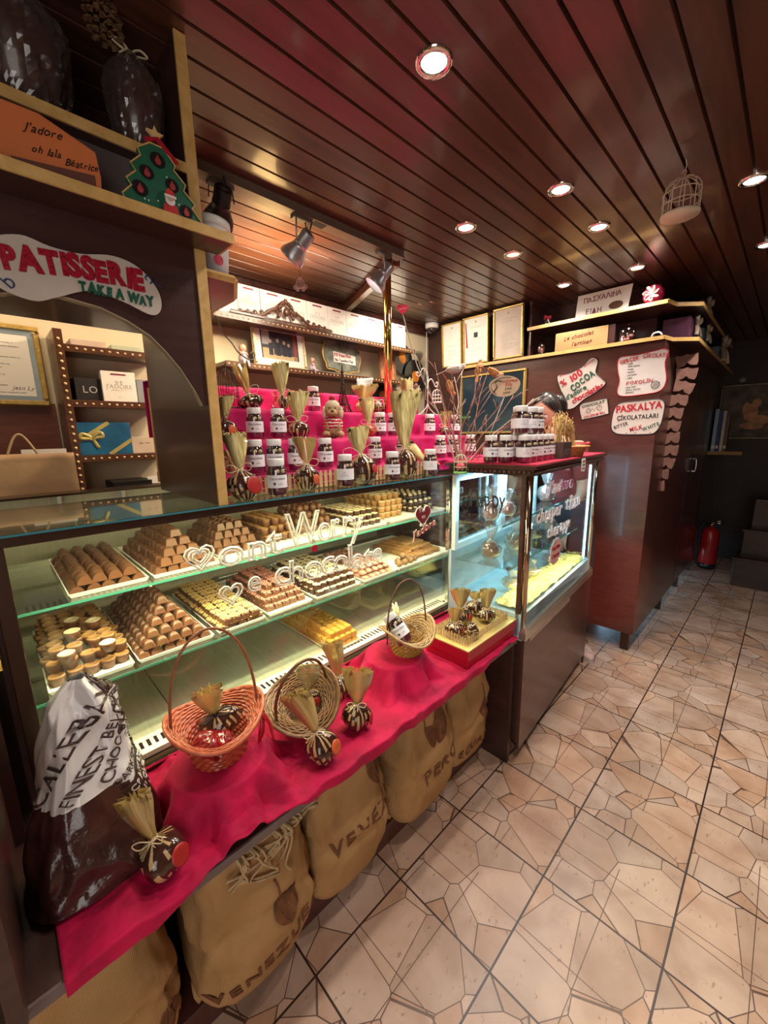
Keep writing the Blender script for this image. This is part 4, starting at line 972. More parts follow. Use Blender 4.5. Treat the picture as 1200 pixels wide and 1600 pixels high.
# ------------------------------------------------------------------ big half-empty bag of chocolate callets
AX0, AX1 = Vector((-.915, .045, .632)), Vector((-.975, .066, 1.02))
def bigbag(u, v, off=0):
    a = 2*PI*u; c = AX0.lerp(AX1, v)+Vector((0, 0, -.0))
    wy = .120*(1-.66*v**1.3)*(1 if v < .9 else max(.25, 1-(v-.9)*6)); wx = .088*(1-.60*v) if v < .85 else .043*(1-(v-.85)*5)
    wx = max(wx, .006)
    ca, sa = math.cos(a), math.sin(a); e = .75
    x = wx*abs(ca)**e*(1 if ca >= 0 else -1); y = wy*abs(sa)**e*(1 if sa >= 0 else -1)
    n_ = .016*N3(ca*1.5+4, sa*1.5+v*1.8, v*2.6)+.010*abs(N3(ca*2.6, sa*2.6, v*4+2))*2-.006+.0022*N3(ca*7, sa*7, v*11)
    k = 1 if .03 < v < .97 else .3
    nrm = Vector((ca*.9, sa*.7, .05)).normalized()
    return c+Vector((x, y, 0))+nrm*(n_*k+off)
bagw = mat('white_bag_film', (.74, .71, .70), .25, var=.04, scale=10, coat=.4); bagb = mat('brown_bag_film', (.050, .016, .013), .22, var=.3, scale=20, coat=.5, bump=.5, bscale=28)
t = thing('chocolate_bag', 'big crumpled white and glossy brown plastic bag of chocolate on the bench', 'bag', tuple(AX0))
mb = MB(Matrix.Translation(-AX0)); nu, nv = 72, 60
mb.grid(lambda u, v: bigbag(u, v), nu, nv, wrap=True)
for q in range(len(mb.m)):
    u, v = (q % nu+.5)/nu, (q//nu+.5)/nv
    lim = .38+.10*math.sin(2*PI*u+2.4)+.03*math.sin(6*PI*u)
    mb.m[q] = 0 if (v > lim and not (v > .86 and .12 < u < .35)) else 1
mb.build('bag_film', [bagw, bagb], t)
def bt(rot, cu, cv):
    cr, sr = math.cos(rot), math.sin(rot)
    def f(p):
        X = p[0]*cr-p[1]*sr; Y = p[0]*sr+p[1]*cr
        v_ = max(.02, min(.98, cv+Y/.40)); return bigbag((cu+X/(.50*(1-.60*max(0, v_)**1.3))) % 1, v_, .0038+p[2])-AX0
    return f
mb = MB()
text(mb, 'CALLEBAUT', 0, 0, .040, 0, thick=.0008, fn=bt(1.15, .84, .48), gap=.06, off=.006)
text(mb, 'FINEST BELGIAN', 0, 0, .027, 0, thick=.0008, fn=bt(1.10, .955, .46), gap=.05)
text(mb, 'CHOCOLATE', 0, 0, .027, 0, thick=.0008, fn=bt(1.10, 1.045, .47), gap=.05)
text(mb, '811', 0, 0, .026, 0, thick=.0008, fn=bt(.75, .17, .66), gap=.06)
text(mb, '54.5', 0, 0, .020, 1, thick=.0008, fn=bt(.70, .19, .62), gap=.06)
text(mb, 'DARK CALLETS', 0, 0, .017, 0, thick=.0008, fn=bt(.45, .05, .43), gap=.06)
mb.build('lettering', [mat('dark_brown_print', (.05, .022, .018), .5, var=0), ink_grey], t)
mb = MB(); f = bt(.45, .06, .405)
mb.grid(lambda u, v: f((u*.16, -v*.048, .0008)), 16, 4); f2 = lambda p: f((p[0], p[1], p[2]+.0014))
text(mb, 'CRAFTED FROM', .006, -.020, .0175, 1, thick=.0006, fn=f2, gap=.05); text(mb, 'WHOLE ROASTED', .006, -.041, .0175, 1, thick=.0006, fn=f2, gap=.05)
mb.build('printed_band', [mat('brown_band', (.05, .022, .018), .4, var=0), bagw], t)

# ------------------------------------------------------------------ burlap sacks under the bench
def burlap():
    m = bpy.data.materials.new('burlap'); nt, b = nodes(m); N = nt.nodes.new
    tc = N('ShaderNodeTexCoord'); n = N('ShaderNodeTexNoise'); n.inputs['Scale'].default_value = 5; n.inputs['Detail'].default_value = 5; lnk(nt, tc.outputs['Object'], n.inputs['Vector'])
    r = N('ShaderNodeValToRGB'); r.color_ramp.elements[0].position = .3; r.color_ramp.elements[1].position = .72; r.color_ramp.elements[0].color = (.45, .25, .10, 1); r.color_ramp.elements[1].color = (.66, .40, .185, 1)
    lnk(nt, n.outputs[0], r.inputs[0])
    w1 = N('ShaderNodeTexWave'); w1.bands_direction = 'Z'; w1.inputs['Scale'].default_value = 95; w1.inputs['Distortion'].default_value = 1.5; lnk(nt, tc.outputs['Object'], w1.inputs['Vector'])
    w2 = N('ShaderNodeTexWave'); w2.bands_direction = 'Y'; w2.inputs['Scale'].default_value = 95; w2.inputs['Distortion'].default_value = 1.5; lnk(nt, tc.outputs['Object'], w2.inputs['Vector'])
    mm = N('ShaderNodeMath'); mm.operation = 'MULTIPLY'; lnk(nt, w1.outputs[0], mm.inputs[0]); lnk(nt, w2.outputs[0], mm.inputs[1])
    mx = N('ShaderNodeMix'); mx.data_type = 'RGBA'; mx.blend_type = 'MULTIPLY'; mx.inputs['Factor'].default_value = .28; lnk(nt, r.outputs[0], mx.inputs[6]); lnk(nt, mm.outputs[0], mx.inputs[7]); lnk(nt, mx.outputs[2], b.inputs['Base Color'])
    bp = N('ShaderNodeBump'); bp.inputs['Strength'].default_value = .35; bp.inputs['Distance'].default_value = .002; lnk(nt, mm.outputs[0], bp.inputs['Height']); lnk(nt, bp.outputs[0], b.inputs['Normal'])
    b.inputs['Roughness'].default_value = .95; b.inputs['Specular IOR Level'].default_value = .1
    return m
BUR = burlap(); printb = mat('brown_sack_print', (.17, .062, .022), .8, var=.35, scale=40)
twine = mat('jute_twine', (.48, .34, .18), .9, var=.2, scale=60)
def sack(label, y0, y1, xf, h, seed, words, pod, lean=0, zb=.087, wtop=.92, tassel=False, text_v=.12, tsize=.062, pod_v=.55, topfold=True, tx=-.11, slope=6, text_u=0):
    W = (y1-y0)/2; Dp = .13; cy = (y0+y1)/2; cx = xf-Dp-.012
    t = thing('burlap_sack', label, 'sack', (cx, cy, zb), group='burlap sacks')
    def P(a, v, off=0):
        # a: 0 faces +x, grows towards +y ; v 0..1 up
        ca, sa = math.cos(a), math.sin(a); e = .62
        prof = (.86+.14*math.sin(PI*min(1, v*1.15+.12))) if v < .88 else (.99-(v-.88)*2.6)
        if v < .1: prof *= .90+.10*(v/.1)
        kx = prof*(1+.10*math.sin(PI*v)); ky = prof*(1-(1-wtop)*v)
        x = Dp*kx*abs(ca)**e*(1 if ca > 0 else -1); y = W*ky*abs(sa)**e*(1 if sa > 0 else -1)
        cr = N3(ca*1.3+seed, sa*1.6, v*2.4+seed)*.020+abs(N3(ca*2.2, sa*3+seed*3, v*5))*-.022+N3(ca*5, sa*6, v*11+seed)*.006+.008
        crease = -.012*math.exp(-((v-.42-.06*math.sin(a*2+seed))/.035)**2)
        nr = Vector((ca, sa, 0)); n_ = (cr+crease)*(.25+.75*math.sin(PI*min(.97, max(.03, v))))
        return Vector((x+lean*v*v, y, h*v))+nr*(n_+off)
    mb = MB(); nu, nv = 64, 44
    mb.grid(lambda u, v: P(2*PI*u, v), nu, nv, wrap=True)
    mb.grid(lambda u, v: P(2*PI*u, 0)*(v) + Vector((0, 0, 0)), nu, 1, wrap=True); mb.grid(lambda u, v: P(2*PI*u, 1).lerp(Vector((lean, 0, h-.012)), v), nu, 2, wrap=True)
    for s_ in (-1, 1):           # seam ears at the bottom corners
        mb.tube(wavy([P(s_*PI/2, .0)+Vector((0, -s_*.02, .008)), P(s_*PI/2*.95, .03)+Vector((.01, s_*.008, -.004)), P(s_*PI/2, .07)], 3, False), .008, 6)
    mb.build('sack_cloth', BUR, t)
    def fn(base_y, base_v, rot=0):
        cr, sr = math.cos(rot), math.sin(rot)
        def f(p):
            X = p[0]*cr-p[1]*sr; Y = p[0]*sr+p[1]*cr; yy = (base_y+X)/W
            yy = max(-1.35, min(1.35, yy)); s_ = abs(yy)**(1/.62) if abs(yy) <= 1 else 1
            a = math.asin(min(1, s_))*(1 if yy >= 0 else -1) if abs(yy) < .985 else (1 if yy > 0 else -1)*(1.38+(abs(yy)-.985)*.9)
            return P(a, max(.01, min(.95, base_v+Y/h)), .0022+p[2])
        return f
    if words:
        mb = MB(); text(mb, words, tx, 0, tsize, 0, thick=.0008, fn=fn(text_u, text_v), gap=.12, off=.022, slope=slope, jit=.06); mb.build('printed_word', printb, t)
    if pod:
        for (py, pv, rot, a, b) in pod:
            f = fn(py, pv, rot); mb = MB()
            nseg = 4
            for q in range(nseg):      # the pod as curved ribs with gaps between
                u0, u1 = -1+2*(q+.06)/nseg, -1+2*(q+.94)/nseg
                mb.grid(lambda u, v: f(((u0+(u1-u0)*u)*a*math.sin(PI*max(.02, min(.98, v)))**.7+.012*math.sin(PI*v), (v-.5)*b*2, .0006)), 3, 12)
            mb.build('printed_pod', printb, t)
            mb = MB(); mb.tube([f((0+.012*math.sin(k*.4), b+k*.012, .001)) for k in range(6)], .0022, 5); mb.build('printed_stem', printb, t)
    if tassel:
        mb = MB(); rnd = random.Random(9); 
        for k in range(26):
            y_ = rnd.uniform(-.05, .09); v0 = .93; L_ = rnd.uniform(.03, .13)
            a = y_/W
            p0 = P(a, v0, .012); p1 = P(a*.9+.06, v0-L_*.5/h, .026); p2 = P(a*.8+rnd.uniform(-.1, .15), v0-L_/h, .014); p3 = P(a*.8+rnd.uniform(-.25, .2), v0-L_*(.8 if k % 2 else 1.25)/h, .012)
            mb.tube(wavy([p0, p1, p2, p3], 3, False), .0032, 5)
        for k in range(5): mb.tube([P(.55+.10*math.sin(q*.8+k), .94-.012*k, .012+.01*math.cos(q*.8)) +Vector((0, .05*math.cos(q*.55), 0)) for q in range(12)], .0045, 5)
        mb.build('twine_tassel', twine, t)
    return t
sack('leftmost burlap sack in the dark corner, its print mostly turned away', -.17, .155, -.80, .50, 1.3, None, [(.09, .25, -.3, .05, .07)], wtop=.85)
sack('burlap sack printed VENEZUELA along the bottom, with a twine tassel hanging in front', .17, .505, -.775, .50, 2.1, 'VENEZUELA', [(.045, .42, .3, .045, .045)], wtop=.95, tassel=True, text_v=.13, tx=-.150, tsize=.056)
sack('burlap sack printed VENEZ in the middle with a cocoa pod above the word', .50, .80, -.785, .50, 3.7, 'VENEZU', [(.085, .76, .35, .045, .085)], wtop=1.05, text_v=.38, tx=-.10, tsize=.064)
sack('burlap sack printed PERU under a pair of cocoa pods', .86, 1.175, -.775, .49, 4.4, 'PERU', [(.035, .72, .1, .045, .085), (-.02, .66, .5, .03, .055)], wtop=1.0, text_v=.30, tx=-.055, tsize=.075)
sack('rightmost burlap sack beside the bench end panel with a small pod print', 1.185, 1.475, -.80, .50, 5.9, 'ECUADOR', [(.06, .45, .1, .026, .06)], wtop=.95, text_v=.10, tx=-.10, tsize=.055)
# ------------------------------------------------------------------ stepped display under pink cloth on the counter
pinkcloth = mat('fuchsia_cloth', (.46, .004, .10), .7, var=.2, scale=14, bump=.15, bscale=80, sheen=.05, spec=.25)
SY0, SY1 = .50, 2.12
prof = [(-1.215, 1.318), (-1.215, 1.368), (-1.365, 1.368), (-1.368, 1.482), (-1.535, 1.485), (-1.54, 1.606), (-1.80, 1.61), (-1.805, 1.72), (-1.90, 1.725), (-1.905, 1.50)]
def steps(u, v):
    k = v*(len(prof)-1); i = min(int(k), len(prof)-2); f = k-i
    x = prof[i][0]*(1-f)+prof[i+1][0]*f; z = prof[i][1]*(1-f)+prof[i+1][1]*f; y = SY0+u*(SY1-SY0)
    vert = abs(prof[i][0]-prof[i+1][0]) < .02
    if vert: x += .010*math.sin(y*38+i*2+2*N3(y*3, i))*math.sin(PI*f)**.6+.008*N3(y*9, i*3, f)*math.sin(PI*f)
    else: z += .003*N3(y*8, i*2, f*3)*math.sin(PI*f)
    return (x, y, z)
t = thing('stepped_display', 'four-step display stand under fuchsia cloth on top of the long glass case', 'display stand', (-1.5, 1.3, 1.312))
mb = MB(Matrix.Translation((1.5, -1.3, -1.312))); mb.grid(steps, 170, 63); mb.build('fuchsia_cloth', pinkcloth, t, solid=.001)
mb = MB(Matrix.Translation((1.5, -1.3, -1.312)))
mb.box(-1.90, -1.24, SY0+.01, SY1-.01, 1.314, 1.355); mb.box(-1.89, -1.385, SY0+.01, SY1-.01, 1.355, 1.468); mb.box(-1.89, -1.56, SY0+.01, SY1-.01, 1.468, 1.59); mb.box(-1.89, -1.825, SY0+.01, SY1-.01, 1.59, 1.70)
mb.build('steps', mat('plywood', (.4, .25, .12), .7), t)
mb = MB(); mb.box(-1.93, -1.24, 1.81, 2.14, 0, 1.309); tag(mb.build('back_counter', redbrown), 'brown counter block hidden behind the two glass cases', 'counter')

# ------------------------------------------------------------------ jars
names = ['leftmost', 'second from left', 'third from left', 'fourth from left', 'fifth from left', 'sixth from left', 'seventh from left', 'eighth from left', 'ninth from left']
Z1 = 1.3125
for (y, k, l) in [(.650, 0, 'leftmost front jar of chocolate pills on the glass counter edge'), (.931, 1, 'front jar with plain pale script label, beside the big striped bag'), (1.18, 0, 'front chocolate pills jar left of the tall golden sheaf'), (1.427, 1, 'front jar with plain pale label right of the tall golden sheaf')]:
    jar(-1.145, y, Z1, k, l, 'front row of jars on the glass counter')
for i, y in enumerate([.655, .730, .818, .951, 1.22, 1.40, 1.69, 1.80, 1.97]): jar(-1.29, y, 1.3715, 0, 'jar on the lowest fuchsia step, '+names[i], 'jars on the lowest step')
for i, y in enumerate([.745, .846, 1.41, 1.507, 1.80, 2.05]): jar(-1.45, y, 1.488, 0, 'jar on the middle fuchsia step, '+names[i], 'jars on the middle step')
for i, y in enumerate([1.168, 1.69]): jar(-1.66, y, 1.612, 0, ['jar on the top fuchsia step left of the dark metal tower', 'jar on the top fuchsia step below the brass pole'][i], 'jars on the top step')
Z2 = 1.3705
C2J = [(-.795, 1.575, 0), (-.865, 1.50, 0), (-.90, 1.575, 0), (-.77, 1.665, 1), (-.775, 1.75, 0), (-.785, 1.835, 1), (-.86, 1.67, 0), (-.87, 1.76, 0)]
C2J = [(-.915, 1.555, 0), (-.855, 1.575, 0), (-.785, 1.60, 1), (-.790, 1.668, 0), (-.795, 1.738, 1), (-.800, 1.808, 0), (-.805, 1.880, 0), (-.86, 1.66, 0), (-.865, 1.75, 0)]
nm = ['far left', 'second from left', 'nearest the corner, with a plain label', 'just right of the corner jar', 'with a plain label, middle of the front', 'right of the middle', 'beside the dark wooden box', 'in the second row, left', 'in the second row, right']
for i, (x, y, k) in enumerate(C2J): jar(x, y, Z2, k, 'jar on the crimson felt, '+nm[i], 'jars on the corner case')
for i, (x, y, k) in enumerate([(-.805, 1.600, 1), (-.815, 1.715, 1), (-.82, 1.78, 0), (-.845, 1.66, 0)]):
    jar(x, y, Z2+.1175, k, ['plain-labelled jar, left of upper layer', 'plain-labelled upper jar in the middle', 'upper jar at the right end', 'upper jar behind the others'][i]+' on the corner case', 'stacked jars on the corner case')

# ------------------------------------------------------------------ gift bags on the counter
g = 'gift bags on the glass counter'
gift_bag('leftmost big gift bag on the counter, with dark round seal and tall golden top', (-1.148, .545, Z1), .044, .090, .110, .026, rot=.8, tilt=(0, -.12), seal_a=-.55, group=g, bow=1.6, topm=kraft_top, seal_r=.62)
gift_bag('gift bag with an orange seal right of the leftmost front jar', (-1.16, .772, Z1), .038, .092, .090, .030, rot=.8, tilt=(0, .03), sealm=orange_seal, seal_a=-.5, group=g, bow=1.7, topm=cello)
gift_bag('broad striped gift bag with red seal and wide raffia bow on the counter edge', (-1.165, 1.045, Z1), .050, .115, .105, .032, rot=.8, tilt=(0, -.12), seal_a=-.5, group=g, bow=2.6, topm=kraft_top, cols=22, seal_r=.36)
gift_bag('very tall golden sheaf-like gift bag with a waist, right of the front jars', (-1.17, 1.30, Z1), .044, .125, .24, .046, rot=.8, tilt=(0, -.08), sealm=None, group=g, bow=1.6, topm=kraft_top, cols=20)
gift_bag('gift bag lying against the twigs with orange seal, its top pointing left', (-1.17, 1.50, Z1), .038, .075, .12, .026, rot=.7, tilt=(.1, -.75), sealm=orange_seal, seal_a=-.2, group=g, bow=1.0, topm=kraft_top)
g = 'gift bags on the fuchsia steps'
gift_bag('gift bag with a white bow and slanting yellow top on the upper step', (-1.62, .83, 1.612), .050, .062, .125, .024, rot=.6, tilt=(0, -.25), sealm=None, group=g, bow=2.4, ribbon=white)
gift_bag('tall gift bag with gathered golden neck in front of the framed photograph', (-1.46, .945, 1.488), .042, .072, .12, .034, rot=.7, sealm=None, group=g, bow=1.8, topm=kraft_top)
gift_bag('slim crepe sheaf rising behind the tall gift bag towards the photograph', (-1.56, .945, 1.612), .020, .060, .13, .028, rot=.7, tilt=(0, -.1), sealm=None, group=g, bow=1.6, topm=kraft_top)
gift_bag('reddish gift bag at the partition edge, tied with brown leaves', (-1.44, .625, 1.488), .040, .075, .08, .024, rot=.8, sealm=orange_seal, seal_a=-.6, group=g, bow=1.2, topm=kraft_top, ribbon=mat('brown_leafy_ribbon', (.22, .07, .05), .6))
gift_bag('orange-red gift bag with tall golden top beside the plush dog', (-1.44, 1.325, 1.488), .036, .064, .12, .028, rot=.7, sealm=None, group=g, bow=1.4, topm=kraft_top, bodym=[mat('red_orange_sweets', (.35, .03, .012), .3, var=.4, scale=60, coat=.4), wafer])
gift_bag('large crumpled golden paper parcel beside the dark metal tower', (-1.66, 1.50, 1.612), .045, .070, .080, .055, rot=.7, sealm=None, group=g, bow=1.0, topm=cello, bodym=[kraft_top, kraft_top])
gift_bag('small round gift bag with white bow next to the golden parcel', (-1.64, 1.585, 1.612), .030, .060, .020, .014, rot=.7, sealm=None, group=g, bow=1.2, ribbon=white)
gift_bag('tall slim gift bag with golden top and white tip behind the sheaf', (-1.56, 1.74, 1.612), .034, .070, .12, .030, rot=.7, sealm=None, group=g, bow=1.2, topm=kraft_top)
gift_bag('small gift bag on the middle step below the white hook stand', (-1.44, 1.925, 1.488), .030, .050, .085, .026, rot=.7, sealm=None, group=g, bow=1.2)
# dried leaves by the partition
mb = MB(); 
def leaf(mb, M_, s):
    pts = []
    for k in range(20):
        a = 2*PI*k/20; r_ = s*(.55+.45*abs(math.cos(2.5*a+.3))); pts.append((r_*math.cos(a), r_*math.sin(a)))
    q = MB(); q.add([(0, 0, .006)]+[(x, y, .004*math.sin(k*2)) for k, (x, y) in enumerate(pts)], [(0, 1+k, 1+(k+1) % 20) for k in range(20)]); mb.join(q, M_)
leaf(mb, T(-1.24, .545, 1.43, 1.2, .2, .8), .036); leaf(mb, T(-1.245, .56, 1.39, 1.3, .5, 1.2), .028); mb.tube([(-1.24, .545, 1.43), (-1.25, .55, 1.37)], .001, 5)
tag(mb.build('dried_leaf', mat('dry_leaf', (.40, .16, .08), .7, var=.3, scale=60), solid=.0006), 'dry orange-brown maple leaf sprig on the fuchsia cloth by the partition', 'leaf')
# little picket fence along the front row
f_ = thing('picket_fence', 'low pale picket fence behind the front jars on the glass counter', 'fence', (-1.195, .9, Z1))
picket(f_, 'fence_panel', (0, -.38, 0), (0, .62, 0), .062, 46, pale_wood)
mb = MB(); mb.lathe([(.001, 0), (.020, .004), (.022, .045), (.010, .065), (.0095, .085)], 16, cap=False)
o = mb.build('glass_bottle', mat('pink_glass', (.8, .35, .45), .05, var=0, trans=.9), None); o.location = (-1.66, .965, 1.612); tag(o, 'small empty clear bottle on the upper fuchsia step', 'bottle')

# ------------------------------------------------------------------ plush dog
fur = mat('tan_fur', (.42, .27, .14), .95, var=.35, scale=60, bump=.6, bscale=180); fur2 = mat('pale_fur', (.66, .54, .38), .95, var=.2, scale=60, bump=.6, bscale=180)
t = thing('plush_dog', 'shaggy tan plush dog in a red knitted sweater and pompom hat, sitting on the step', 'plush toy', (-1.45, 1.12, 1.488), math.radians(50))
def blob(mb, c, r, sc, amp=.12, mi=0, n=26, M_=None):
    q = MB(); q.grid(lambda u, v: Vector((r*sc[0]*math.sin(PI*v)*math.cos(2*PI*u), r*sc[1]*math.sin(PI*v)*math.sin(2*PI*u), -r*sc[2]*math.cos(PI*v)))*(1+amp*N3(9*math.sin(PI*v)*math.cos(2*PI*u), 9*math.sin(PI*v)*math.sin(2*PI*u), 9*math.cos(PI*v)+c[0]*50)), n, n//2, wrap=True)
    mb.join(q, Matrix.Translation(c) @ (M_ or Matrix.Identity(4)), mi)
mb = MB(); blob(mb, (0, .01, .045), .040, (1, .95, 1.2), .2); 
for s_ in (1, -1): blob(mb, (s_*.030, -.022, .014), .016, (1.1, 1.9, .9), .2); blob(mb, (s_*.022, -.015, .050), .011, (1, 1, 2.0), .2)
mb.build('body', fur, t)
mb = MB(); blob(mb, (0, -.005, .118), .032, (1.05, 1, .95), .18); blob(mb, (0, -.032, .106), .020, (1.1, 1, .8), .15); mb.build('head', fur, t)
for s_ in (1, -1):
    mb = MB(); blob(mb, (s_*.036, 0, .108), .013, (.8, 1, 2.1), .2); mb.build('ear', fur2, t)
mb = MB(); mb.ball((0, -.050, .112), .006, 10, sc=(1.2, .8, .8)); mb.build('nose', black, t)
for s_ in (1, -1):
    mb = MB(); mb.ball((s_*.013, -.034, .126), .0035, 8); mb.build('eye', black, t)
def knit():
    m = bpy.data.materials.new('red_white_knit'); nt, b = nodes(m); N = nt.nodes.new; tc = N('ShaderNodeTexCoord'); w1 = N('ShaderNodeTexWave'); w1.bands_direction = 'Z'; w1.inputs['Scale'].default_value = 22; w1.inputs['Distortion'].default_value = 3; w1.inputs['Detail Scale'].default_value = 3
    r = N('ShaderNodeValToRGB'); r.color_ramp.interpolation = 'CONSTANT'; r.color_ramp.elements[0].color = (.40, .01, .03, 1); r.color_ramp.elements[1].position = .72; r.color_ramp.elements[1].color = (.75, .62, .6, 1)
    lnk(nt, tc.outputs['Object'], w1.inputs['Vector']); lnk(nt, w1.outputs[0], r.inputs[0]); lnk(nt, r.outputs[0], b.inputs['Base Color']); b.inputs['Roughness'].default_value = .9; return m
mb = MB(); blob(mb, (0, .010, .056), .043, (1, .97, .95), .05); mb.build('sweater', knit(), t)
mb = MB(); mb.lathe([(.031, .128), (.033, .136), (.028, .150), (.016, .160), (.0001, .163)], 20, c=(0, -.002, 0)); mb.build('hat', fur2, t)
mb = MB(); blob(mb, (0, -.004, .168), .014, (1, 1, 1), .15); mb.build('pompom', mat('red_pompom', (.40, .015, .03), .8, var=.3, scale=100), t)

# ------------------------------------------------------------------ dark metal lattice tower
iron = mat('dark_bronze_metal', (.05, .035, .03), .4, metal=.6, var=.2, scale=50)
t = thing('tower_model', 'dark bronze model of a tapering lattice tower on the top step', 'ornament', (-1.70, 1.385, 1.612), math.radians(20))
def tw(z): return .034*math.exp(-z/.075)+.0035*(1-z/.24)
mb = MB(); 
for a in (45, 135, 225, 315):
    ca, sa = math.cos(math.radians(a)), math.sin(math.radians(a))
    mb.tube([(tw(z)*1.3*ca, tw(z)*1.3*sa, z) for z in [.0, .012, .025, .04, .06, .085, .115, .15, .19, .235]], [.006, .0055, .005, .004, .0035, .003, .0028, .0024, .002, .0014], 4, smooth=False)
zs = [.045, .055, .065, .078, .092, .107, .123, .14, .158, .177, .197, .218]
for q in range(len(zs)-1):
    for a in range(4):
        a0, a1 = math.radians(45+90*a), math.radians(135+90*a); r0, r1 = tw(zs[q])*1.3, tw(zs[q+1])*1.3
        mb.tube([(r0*math.cos(a0), r0*math.sin(a0), zs[q]), (r1*math.cos(a1), r1*math.sin(a1), zs[q+1])], .0011, 4); mb.tube([(r0*math.cos(a1), r0*math.sin(a1), zs[q]), (r1*math.cos(a0), r1*math.sin(a0), zs[q+1])], .0011, 4)
mb.build('lattice', iron, t)
mb = MB(); 
for z, w_ in ((.040, .030), (.098, .017), (.205, .007)): mb.box(-w_, w_, -w_, w_, z, z+.005)
mb.build('platforms', iron, t)
mb = MB(); mb.box(-.042, .042, -.042, .042, -.0, .006)
for a in range(4): mb.tube(wavy([(.030*math.cos(math.radians(a*90+45)), .030*math.sin(math.radians(a*90+45)), .008), (.028*math.cos(math.radians(a*90+90)), .028*math.sin(math.radians(a*90+90)), .034), (.030*math.cos(math.radians(a*90+135)), .030*math.sin(math.radians(a*90+135)), .008)], 4, False), .0018, 5)
mb.build('base', iron, t)
mb = MB(); mb.cyl((0, 0, .235), (0, 0, .262), .0015, .0006, 6); mb.build('spire', iron, t)

# ------------------------------------------------------------------ wire birdcages
def cage(label, loc, r, h, m_, base_m=None, rot=0, hook=True, bars=10, wire=.0012, tilt=(0, 0), group=None, solid=False):
    t = thing('wire_birdcage', label, 'birdcage', loc, (tilt[0], tilt[1], rot), group=group)
    mb = MB()
    for k in range(bars):
        a = 2*PI*k/bars; ca, sa = math.cos(a), math.sin(a)
        mb.tube([(r*ca, r*sa, .003), (r*ca, r*sa, h*.55)]+[(r*math.cos(q)*ca, r*math.cos(q)*sa, h*.55+h*.38*math.sin(q)) for q in (.3, .6, .9, 1.2, 1.5)], wire, 5)
    for z in (.3, .55): mb.tube([(r*math.cos(2*PI*k/28), r*math.sin(2*PI*k/28), h*z) for k in range(28)], wire*1.1, 5, closed=True)
    mb.build('wire_bars', m_, t)
    mb = MB(); mb.lathe([(.0001, -.003), (r*1.04, -.003), (r*1.06, .002), (r*1.04, .006), (.0001, .006)], 28); mb.build('base', base_m or m_, t)
    mb = MB(); mb.tube([(0, 0, h*.92), (0, 0, h)]+[(.006*math.sin(k*.6), 0, h+.006-.006*math.cos(k*.6)) for k in range(10)], wire, 5); mb.build('hook', m_, t)
    return t
wht = mat('white_wire', (.82, .78, .74), .4, var=.02); blk = mat('black_wire', (.02, .018, .018), .4, var=0); grn = mat('pale_green_wire', (.50, .66, .42), .4, var=.04); grn2 = mat('green_plate', (.25, .58, .16), .4, var=.04)
cage('white wire birdcage with solid round base hanging from the ceiling', (-.384, 1.88, 2.245), .056, .130, mat('ivory_wire', (.62, .52, .40), .5, var=.05), mat('ivory_plate', (.62, .54, .42), .5), hook=True, bars=10, wire=.0016)
mb = MB(); mb.tube(wavy([(-.384, 1.88, 2.385), (-.380, 1.883, 2.40), (-.384, 1.88, ZC)], 4, False), .0014, 5); tag(mb.build('hanging_wire', wht), 'thin wire from which the ceiling birdcage hangs', 'wire')
cage('black wire birdcage beside the partition on the upper fuchsia step', (-1.66, .745, 1.612), .042, .17, blk, bars=12)
cage('green-based wire birdcage with a pink sweet inside, at the counter corner', (-1.02, 1.485, 1.325), .030, .088, grn, grn2, bars=9)
mb = MB(); blob(mb, (-1.02, 1.485, 1.353), .017, (1.2, 1, .9), .2); tag(mb.build('pink_sweet', mat('pink_foil', (.75, .08, .12), .3, var=.2, scale=70)), 'pink foil sweet inside the green-based birdcage', 'sweet')
cage('pale green wire birdcage half hidden behind the stacked jars', (-.865, 1.70, Z2+.1185), .022, .095, grn, grn2, bars=8)
# white hook stand with two hanging ornaments
t = thing('hook_stand', 'white curled wire stand with two hooks on the top fuchsia step', 'stand', (-1.66, 2.04, 1.612), math.radians(60))
mb = MB(); 
for s_ in (1, -1): mb.tube(wavy([(0, 0, .075), (s_*.012, 0, .045), (s_*.045, 0, .012), (s_*.065, 0, .002), (s_*.070, 0, .006)], 4, False), .003, 6)
mb.tube(wavy([(0, 0, .075), (0, .012, .03), (0, .05, .003)], 4, False), .003, 6); mb.build('feet', wht, t)
mb = MB(); mb.tube([(0, 0, .07), (0, 0, .24)], .0036, 7); 
mb.tube(wavy([(0, 0, .23), (-.006, 0, .265), (-.030, 0, .285), (-.048, 0, .262), (-.055, 0, .238), (-.072, 0, .240), (-.076, 0, .256), (-.066, 0, .262), (-.061, 0, .252)], 5, False), .0032, 6)
mb.tube(wavy([(0, 0, .17), (.004, 0, .205), (.022, 0, .222), (.040, 0, .200), (.050, 0, .178), (.066, 0, .184), (.068, 0, .200), (.058, 0, .203), (.055, 0, .194)], 5, False), .0032, 6)
mb.build('stem', wht, t)
cage('small white wire birdcage hanging from the right hook of the white stand', (-1.63, 2.095, 1.69), .030, .088, wht, bars=10, wire=.0014)
